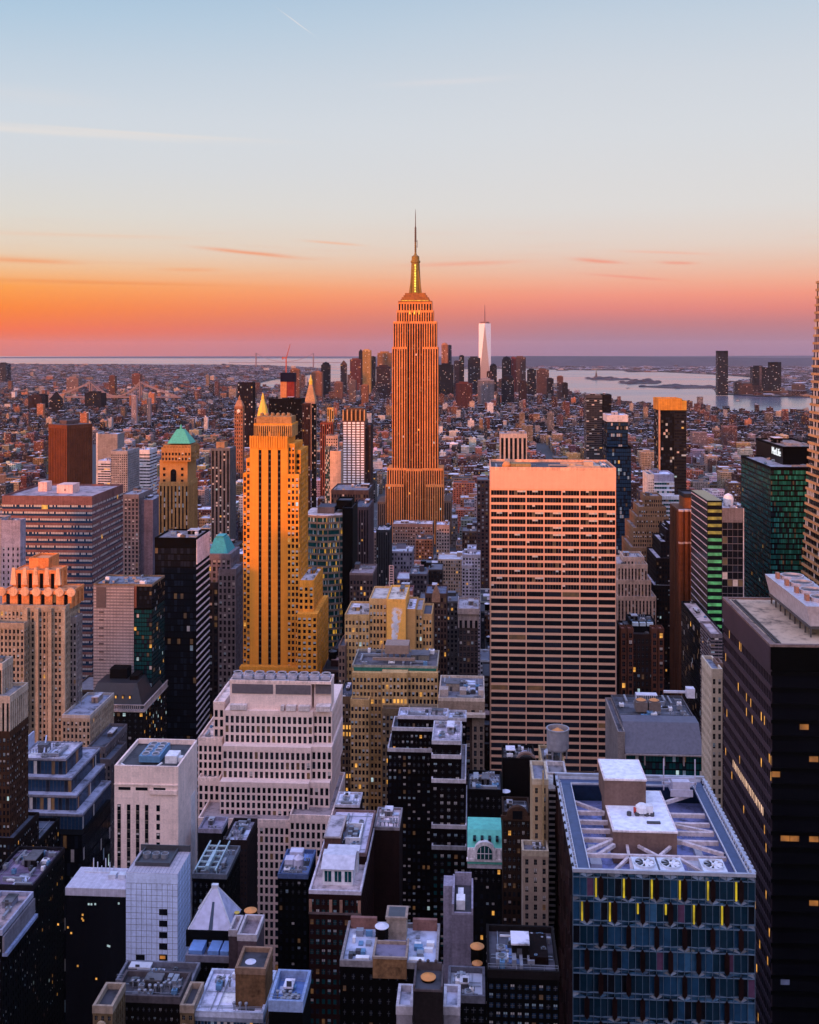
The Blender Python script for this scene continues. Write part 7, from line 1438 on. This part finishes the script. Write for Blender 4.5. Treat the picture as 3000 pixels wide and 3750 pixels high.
for k, (n_, c) in enumerate(vis):
    x0, x1, y0, y1, h = c; r = random.Random(k*7+3); wc, wn_, _ = wpick(PAL, r); rc, rn_, _ = wpick(RP, r)
    if y0 < 760: wc = tuple(v*(.10 if y0 < 480 else .18) for v in wc); q_ = .3 if r.random() < .85 else 1; rc = tuple(v*q_ for v in rc)  # deep shade between near blocks put into much darker wall and roof colours
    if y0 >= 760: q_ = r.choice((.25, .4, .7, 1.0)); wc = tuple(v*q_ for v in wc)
    al = r.random(); wc = tuple(v*r.uniform(.8, 1.2) for v in wc); cu = r.choice((2.4, 2.8, 3.2, 4.0)); cv = r.choice((3.2, 3.5, 3.9))
    M = CM(); ox, oy = (x0+x1)/2, y0; set_b = r.random() < .22 and h > 26
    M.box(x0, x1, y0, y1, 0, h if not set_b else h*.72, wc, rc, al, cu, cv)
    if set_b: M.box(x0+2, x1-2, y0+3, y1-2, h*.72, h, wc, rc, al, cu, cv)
    R_ = CM(); xa, xb, ya, yb_ = (x0, x1, y0, y1) if not set_b else (x0+2, x1-2, y0+3, y1-2); z = h
    pc = tuple(min(.7, v*1.5+.03) for v in wc); w, d = xb-xa, yb_-ya
    for q in ((xa-.1, xb+.1, ya-.1, ya+.35), (xa-.1, xb+.1, yb_-.35, yb_+.1), (xa-.1, xa+.35, ya+.35, yb_-.35), (xb-.35, xb+.1, ya+.35, yb_-.35)): R_.box(*q, z-.4, z+1.0, pc, pc, al, win=False)
    bw, bd = w*r.uniform(.2, .4), d*r.uniform(.2, .35); bx_, by_ = r.uniform(xa+1, xb-bw-1), r.uniform(ya+d*.3, yb_-bd-1); R_.box(bx_, bx_+bw, by_, by_+bd, z, z+r.uniform(2.4, 5), wc, r.choice(RP)[0], al, win=False)
    for q in range(r.randint(2, 6) if y0 < 1600 else r.randint(0, 2)):
        s1, s2 = r.uniform(1, 3), r.uniform(1, 3)
        if s1 > w*.4 or s2 > d*.4: continue
        ux, uy = r.uniform(xa+.8, xb-s1-.8), r.uniform(ya+.8, yb_-s2-.8); g_ = r.choice(((.5, .5, .54), (.3, .3, .32), (.12, .12, .13), (.66, .64, .68), (.2, .3, .42))); R_.box(ux, ux+s1, uy, uy+s2, z+.3, z+r.uniform(1, 2.4), g_, g_, al, win=False)
    if k < NB:
        sz = ('squat' if h < 22 else 'mid-height' if h < 45 else 'tall'); kind = 'brick_building' if 'brick' in wn_ else 'office_building'
        lab = f"{sz} {wn_} block, {rn_} roof, {describe(c, w, h)}"
        if len(lab.split()) > 13: lab = lab.split(' ', 1)[1]
        o = empty(kind, (ox, oy, 0), lab, 'building', 'city blocks among the towers'); LBL.append((o, c))
        mo = bpy.data.objects.new('wall', M.build('wall', (ox, oy, 0))); COL.objects.link(mo); mo.parent = o
        ro = bpy.data.objects.new('rooftop', R_.build('rooftop', (ox, oy, 0))); COL.objects.link(ro); ro.parent = o
    else:
        b0 = len(far.v)
        for s_ in (M, R_): far.v += s_.v; far.f += [tuple(q+b0 for q in f) for f in s_.f]; b0 = len(far.v); far.uv += s_.uv; far.c += s_.c; far.m += s_.m
# water tanks on some of the blocks
tk = 0; TL_ = []
for o, c in LBL:
    if tk >= 26 or not (180 < c[2] < 900) or (c[1]-c[0]) < 8: continue
    r = random.Random(int(c[0]*13+c[2])); tk += 1; x = c[0]+(c[1]-c[0])*r.uniform(.25, .75); y = c[2]+(c[3]-c[2])*r.uniform(.3, .75); d_ = r.uniform(3.6, 5.0); hz = c[4]+2.6+d_*1.1
    p_ = proj(x, y, hz); lid, ln = ((ORL, 'orange'), (WHL, 'white'), (FR(), 'dark'))[r.randrange(3)]
    TL_.append((water_tank(p_[0], p_[1], y, d_*FP/y, lid, f'{ln}-lidded water tank on a roof {describe(c, 0, 0)}'), (x, x, y, y, hz)))
LBL2 = LBL+TL_
# labels that single each block out: add what tells equals apart by where they stand
byl = {}
for o, c in LBL2: byl.setdefault(o['label'], []).append((o, c))
ORD = ['first', 'second', 'third', 'fourth', 'fifth', 'sixth', 'seventh', 'eighth', 'ninth']
for lab, L in byl.items():
    if len(L) == 1: continue
    L.sort(key=lambda q: proj((q[1][0]+q[1][1])/2, q[1][2], q[1][4])[0])
    for k, (o, c) in enumerate(L):
        w_ = ('left one', 'right one')[k] if len(L) == 2 else f'{ORD[min(k, 8)]} from left'
        o['label'] = lab+', '+w_
# ------------------------------------------------------------ the low city beyond
def inpoly(x, y, P_):
    c = False; j = len(P_)-1
    for i in range(len(P_)):
        if (P_[i][1] > y) != (P_[j][1] > y) and x < (P_[j][0]-P_[i][0])*(y-P_[i][1])/(P_[j][1]-P_[i][1])+P_[i][0]: c = not c
        j = i
    return c
rf = random.Random(5); RP2 = [(c, n, w) for (c, n, _), w in zip(RP, (40, 22, 20, 14, 6))]
FPAL = PAL+[((.42, .16, .07), 'orange brick', 14)]
def scatter(ya, yb_, lot, street, poly, hts, tp, z0=0):
    y = ya
    while y < yb_:
        x = gx(-60, y); x1 = gx(3060, y); k = 0
        while x < x1:
            w = lot*rf.uniform(.5, 1.25); d = lot*rf.uniform(.6, 1.0); k += 1
            if rf.random() < .9 and inpoly(x+w/2, y, poly) and inpoly(x+w, y+d, poly) and inpoly(x, y, poly):
                h = rf.choice(hts)*rf.uniform(.8, 1.2); 
                if rf.random() < tp: h *= rf.uniform(1.7, 2.9)
                if not hits(x, x+w, y, y+d):
                    wc = wpick(FPAL, rf)[0]; rc = wpick(RP2, rf)[0]; al = rf.random(); q_ = rf.choice((.03, .05, .08, .12, .2, .5)) if h < 34 else rf.choice((.25, .6, 1.0)); wc = tuple(v*q_ for v in wc); far.box(x, x+w, y, y+d, z0, z0+h, wc, rc, al, 3.4, 3.8, True, False)  # low walls darkened in place of shade, tall ones kept bright as sunlit
                    if rf.random() < .6: bx_ = x+w*rf.uniform(.1, .6); by_ = y+d*rf.uniform(.1, .6); far.box(bx_, bx_+w*.3, by_, by_+d*.3, z0+h, z0+h+rf.uniform(2, 5), wc, wpick(RP, rf)[0], al, 3, 3.6, False, False)
            x += w+(street if k % 5 == 0 else .8)
        y += lot*rf.choice((.85, .95, 1.35))
        lot *= 1.003
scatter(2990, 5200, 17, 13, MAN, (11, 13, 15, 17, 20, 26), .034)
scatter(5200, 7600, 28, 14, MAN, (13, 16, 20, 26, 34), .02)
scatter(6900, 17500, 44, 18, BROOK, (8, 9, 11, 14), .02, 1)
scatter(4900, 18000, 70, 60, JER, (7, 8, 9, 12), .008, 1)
o = bpy.data.objects.new('distant_city', far.build('distant_city')); COL.objects.link(o); tag(o, 'mass of countless small distant city buildings filling the plain to the water', 'city', None, 'stuff')
# ------------------------------------------------------------ unseen towers added behind the camera, placed and sized to shade the city
def shade_tower(x, y, w, d, h, col, k):
    o = empty('office_tower', (x, y, 0), 'office tower in the midtown skyline behind the viewpoint, outside the photo', 'office tower', 'midtown towers behind the viewpoint')
    b = MB(); b.box(-w/2, w/2, -d/2, d/2, 0, h)
    for q in range(int(h/8)): b.box(-w/2-.2, w/2+.2, -d/2-.2, d/2+.2, 6+q*8, 8+q*8)
    b.build('wall', wall(col), o); b = MB(); b.box(-w/4, w/4, -d/4, d/4, h, h+7); b.build('bulkhead', wall((.3, .28, .28)), o)
for k, (x, w, h) in enumerate(((-1900, 90, 170), (-1740, 100, 150), (-1590, 80, 175), (-1430, 90, 160), (-1290, 80, 150), (-1180, 70, 170), (-1000, 124, 216), (-880, 60, 170), (-765, 50, 128), (-706, 64, 206), (-640, 30, 150), (-613, 22, 182), (-575, 50, 112), (-512, 64, 204), (-457, 38, 138), (-412, 46, 188), (-356, 60, 196), (-296, 52, 205), (-240, 54, 222), (-184, 50, 226), (-128, 46, 215))): shade_tower(x, -110-18*(k % 3), w, 46, h, ((.3, .28, .27), (.2, .2, .22), (.42, .36, .3))[k % 3], k)
for k, (x, w, h) in enumerate(((-290, 70, 165), (-215, 60, 188), (-148, 52, 160), (-84, 56, 184), (112, 74, 172), (196, 78, 198), (284, 80, 178), (380, 90, 170))): shade_tower(x, -62, w, 40, h, ((.3, .28, .27), (.2, .2, .22), (.42, .36, .3))[k % 3], k)
shade_tower(6, -26, 104, 38, 252, (.42, .38, .34), 0)
# ------------------------------------------------------------ vehicles, lamps, trees on the avenues
HL = glow_mat('headlight', (1.0, .72, .36), 5.0); TL = glow_mat('taillight', (1.0, .05, .02), 4.0); 
def car_proto(name, label, cat, col, L=4.6, Wd=1.9, Hh=1.45, tall=False):
    o = empty(name, (0, 0, 0), label, cat, 'vehicles on the avenues')
    b = MB(); b.prism([(-Wd/2, -L/2), (Wd/2, -L/2), (Wd/2, L/2), (-Wd/2, L/2)], .35, .85 if not tall else Hh-.2, 0, [(-Wd/2+.06, -L/2+.08), (Wd/2-.06, -L/2+.08), (Wd/2-.06, L/2-.08), (-Wd/2+.06, L/2-.08)]); b.build('body', plain(name+'_paint', col, .35), o)
    b = MB(); 
    if tall: b.box(-Wd/2+.1, Wd/2-.1, -L/2+.2, L/2-.2, Hh-.2, Hh)
    else: b.prism([(-Wd/2+.1, -L*.3), (Wd/2-.1, -L*.3), (Wd/2-.1, L*.36), (-Wd/2+.1, L*.36)], .85, Hh, 0, [(-Wd/2+.3, -L*.16), (Wd/2-.3, -L*.16), (Wd/2-.3, L*.24), (-Wd/2+.3, L*.24)])
    b.build('cabin', GD() if not tall else plain(name+'_top', (.5, .5, .52), .4), o)
    for sx_ in (-1, 1):
        b = MB(); b.box(sx_*Wd*.36-.3, sx_*Wd*.36+.3, -L/2-.02, -L/2+.1, .5, .85); b.build('headlight', HL, o); b = MB(); b.box(sx_*Wd*.36-.3, sx_*Wd*.36+.3, L/2-.1, L/2+.02, .5, .85); b.build('tail_light', TL, o)
        for sy_ in (-1, 1): b = MB(); b.lathe(0, 0, [(.34, -.12), (.34, .12)], 12); b.v = [(sx_*(Wd/2-.1)+v[2], sy_*L*.3+v[0], .34+v[1]) for v in b.v]; b.build('wheel', FR(), o)
    return o
def dup(r, loc, rz, lab):
    c = r.copy(); COL.objects.link(c); c.location = loc; c.rotation_euler = (0, 0, rz); c['label'] = lab
    for ch in r.children: d = ch.copy(); COL.objects.link(d); d.parent = c
    return c
protos = [car_proto('taxi', 'yellow taxi', 'taxi', (.7, .36, .02)), car_proto('car', 'black car', 'car', (.02, .02, .022)), car_proto('car', 'white car', 'car', (.6, .6, .6)), car_proto('car', 'silver car', 'car', (.35, .36, .38)), car_proto('bus', 'city bus', 'bus', (.35, .36, .40), 12, 2.6, 3.2, True)]
names = ['yellow taxi', 'black car', 'white car', 'silver car', 'grey city bus']; slots = []
for k in range(44): slots.append((163+rnd.choice((1.5, 6, 10.5, 15, 19.5, 24)), rnd.uniform(720, 1050), 'right avenue beyond the ribbed-roof block'))
for k in range(24): slots.append((-147+rnd.choice((-12, -7.5, -3, 1.5, 6, 10)), rnd.uniform(375, 520), 'left avenue below the stepped blue glass block'))
used = set()
for k, (x, y, where) in enumerate(slots):
    if any(abs(x-a) < 3 and abs(y-c) < 8 for a, c in used): continue
    used.add((x, y)); j = rnd.choices(range(5), (4, 4, 2, 3, 1))[0]
    lab = f'{names[j]} with lights on in the {where}'
    toward = x > 0 or j % 2; rz = 0 if toward else math.pi
    dup(protos[j], (x, y, .01), rz, lab)
for p_ in protos:
    for ch in list(p_.children): bpy.data.objects.remove(ch)
    bpy.data.objects.remove(p_)
def lamp(x, y, s_, lab):
    o = empty('street_lamp', (x, y, .14), lab, 'street lamp', 'street lamps along the avenues'); b = MB(); b.lathe(0, 0, [(.14, 0), (.09, 8)], 8); b.bar((0, 0, 7.9), (s_*2.2, 0, 8.6), .06); b.build('pole', FR(), o); b = MB(); b.lathe(s_*2.2, 0, [(.1, 8.3), (.5, 8.35), (.45, 8.6), (.1, 8.7)], 10); b.build('lamp_head', glow_mat('sodium_lamp', (1.0, .42, .08), 9.0), o)
for k in range(9):
    for xx, s_ in ((157, 1), (193, -1)): lamp(xx, 700+k*45, s_, 'lit street lamp beside the right avenue past the corner-pavilion block')
for k in range(5):
    for xx, s_ in ((-165, 1), (-129, -1)): lamp(xx, 370+k*35, s_, 'lit street lamp beside the left avenue below the stepped blue glass block')
def tree(x, y, h, k):
    o = empty('street_tree', (x, y, .1), 'bare pinkish-brown park tree beside the right avenue', 'tree', 'trees by the right avenue'); r = random.Random(k); b = MB(); b.lathe(0, 0, [(.28, 0), (.16, h*.5), (.05, h*.8)], 8); tips = []
    for q in range(7): a = q*.9; p0 = (0, 0, h*(.3+.05*q)); p1 = (h*.28*math.cos(a), h*.28*math.sin(a), h*(.55+.06*q)); b.bar(p0, p1, .09, 0, .03); tips.append(p1)
    b.build('trunk', wall((.06, .04, .035)), o); b = MB()
    for q in range(220):
        p = r.choice(tips); v = Vector((r.gauss(0, .12), r.gauss(0, .12), r.gauss(0, .1)))*h; c = Vector(p)*.85+v; s_ = r.uniform(.18, .42); n = Vector((r.gauss(0, 1), r.gauss(0, 1), r.gauss(0, 1))).normalized(); t1 = n.orthogonal().normalized()*s_; t2 = n.cross(t1)
        b.quad(tuple(c-t1-t2), tuple(c+t1-t2), tuple(c+t1+t2), tuple(c-t1+t2))
    b.build('crown', wall((.14, .075, .065)), o)
for k in range(16): tree(rnd.choice((142, 147, 152, 198))+rnd.uniform(-2, 2), rnd.uniform(690, 800), rnd.uniform(8, 12), k)
# ------------------------------------------------------------ steam
xs, ys = gx(1452, 520), 520; zs = gz(2345, xs, ys)
b = MB(); b.box(xs-5, xs+5, ys-3, ys+3, zs, zs+16); o = b.build('steam', [], None); tag(o, 'white steam plume rising before the blank yellow wall', 'steam', None, 'stuff')
m = bpy.data.materials.new('steam'); m.use_nodes = True; t_ = m.node_tree; t_.nodes.clear(); ou = nd(t_, 'ShaderNodeOutputMaterial'); pv = nd(t_, 'ShaderNodeVolumePrincipled'); pv.inputs['Color'].default_value = (.99, .98, .99, 1); pv.inputs['Anisotropy'].default_value = 0
g_ = nd(t_, 'ShaderNodeTexCoord'); se = nd(t_, 'ShaderNodeSeparateXYZ'); t_.links.new(g_.outputs['Generated'], se.inputs[0]); nn_ = nd(t_, 'ShaderNodeTexNoise'); nn_.inputs['Scale'].default_value = .45; nn_.inputs['Detail'].default_value = 5; t_.links.new(g_.outputs['Object'], nn_.inputs[0])
zz_ = se.outputs[2]; cx_ = mth(t_, 'MULTIPLY_ADD', zz_, .12, .40); wd = mth(t_, 'MULTIPLY_ADD', zz_, .20, .14)
rr = mth(t_, 'DIVIDE', mth(t_, 'SUBTRACT', se.outputs[0], cx_), wd); ry = mth(t_, 'DIVIDE', mth(t_, 'SUBTRACT', se.outputs[1], .5), .42)
rad = mth(t_, 'ADD', mth(t_, 'MULTIPLY', rr, rr), mth(t_, 'MULTIPLY', ry, ry)); bod = mth(t_, 'SUBTRACT', 1.0, rad, clamp=True); fad = mth(t_, 'SUBTRACT', 1.0, mth(t_, 'POWER', zz_, 1.4), clamp=True)
den = mth(t_, 'MULTIPLY', mth(t_, 'MULTIPLY', bod, fad), mth(t_, 'MULTIPLY', mth(t_, 'SUBTRACT', nn_.outputs[0], .45, clamp=True), 6.0)); t_.links.new(mth(t_, 'MULTIPLY', den, 4.0), pv.inputs['Density']); t_.links.new(pv.outputs[0], ou.inputs['Volume']); o.data.materials.append(m)

# ------------------------------------------------------------ air
b = MB(); b.box(-14000, 14000, -600, 36000, -8, 520); o = b.build('haze', [], None); o['kind'] = 'stuff'; o['label'] = 'thin evening haze over the far city'; o['category'] = 'haze'
m = bpy.data.materials.new('haze'); m.use_nodes = True; t_ = m.node_tree; t_.nodes.clear(); ou = nd(t_, 'ShaderNodeOutputMaterial'); pv = nd(t_, 'ShaderNodeVolumePrincipled'); pv.inputs['Color'].default_value = (.86, .84, .95, 1); pv.inputs['Density'].default_value = 7e-6; pv.inputs['Anisotropy'].default_value = .1
t_.links.new(pv.outputs[0], ou.inputs['Volume']); o.data.materials.append(m)
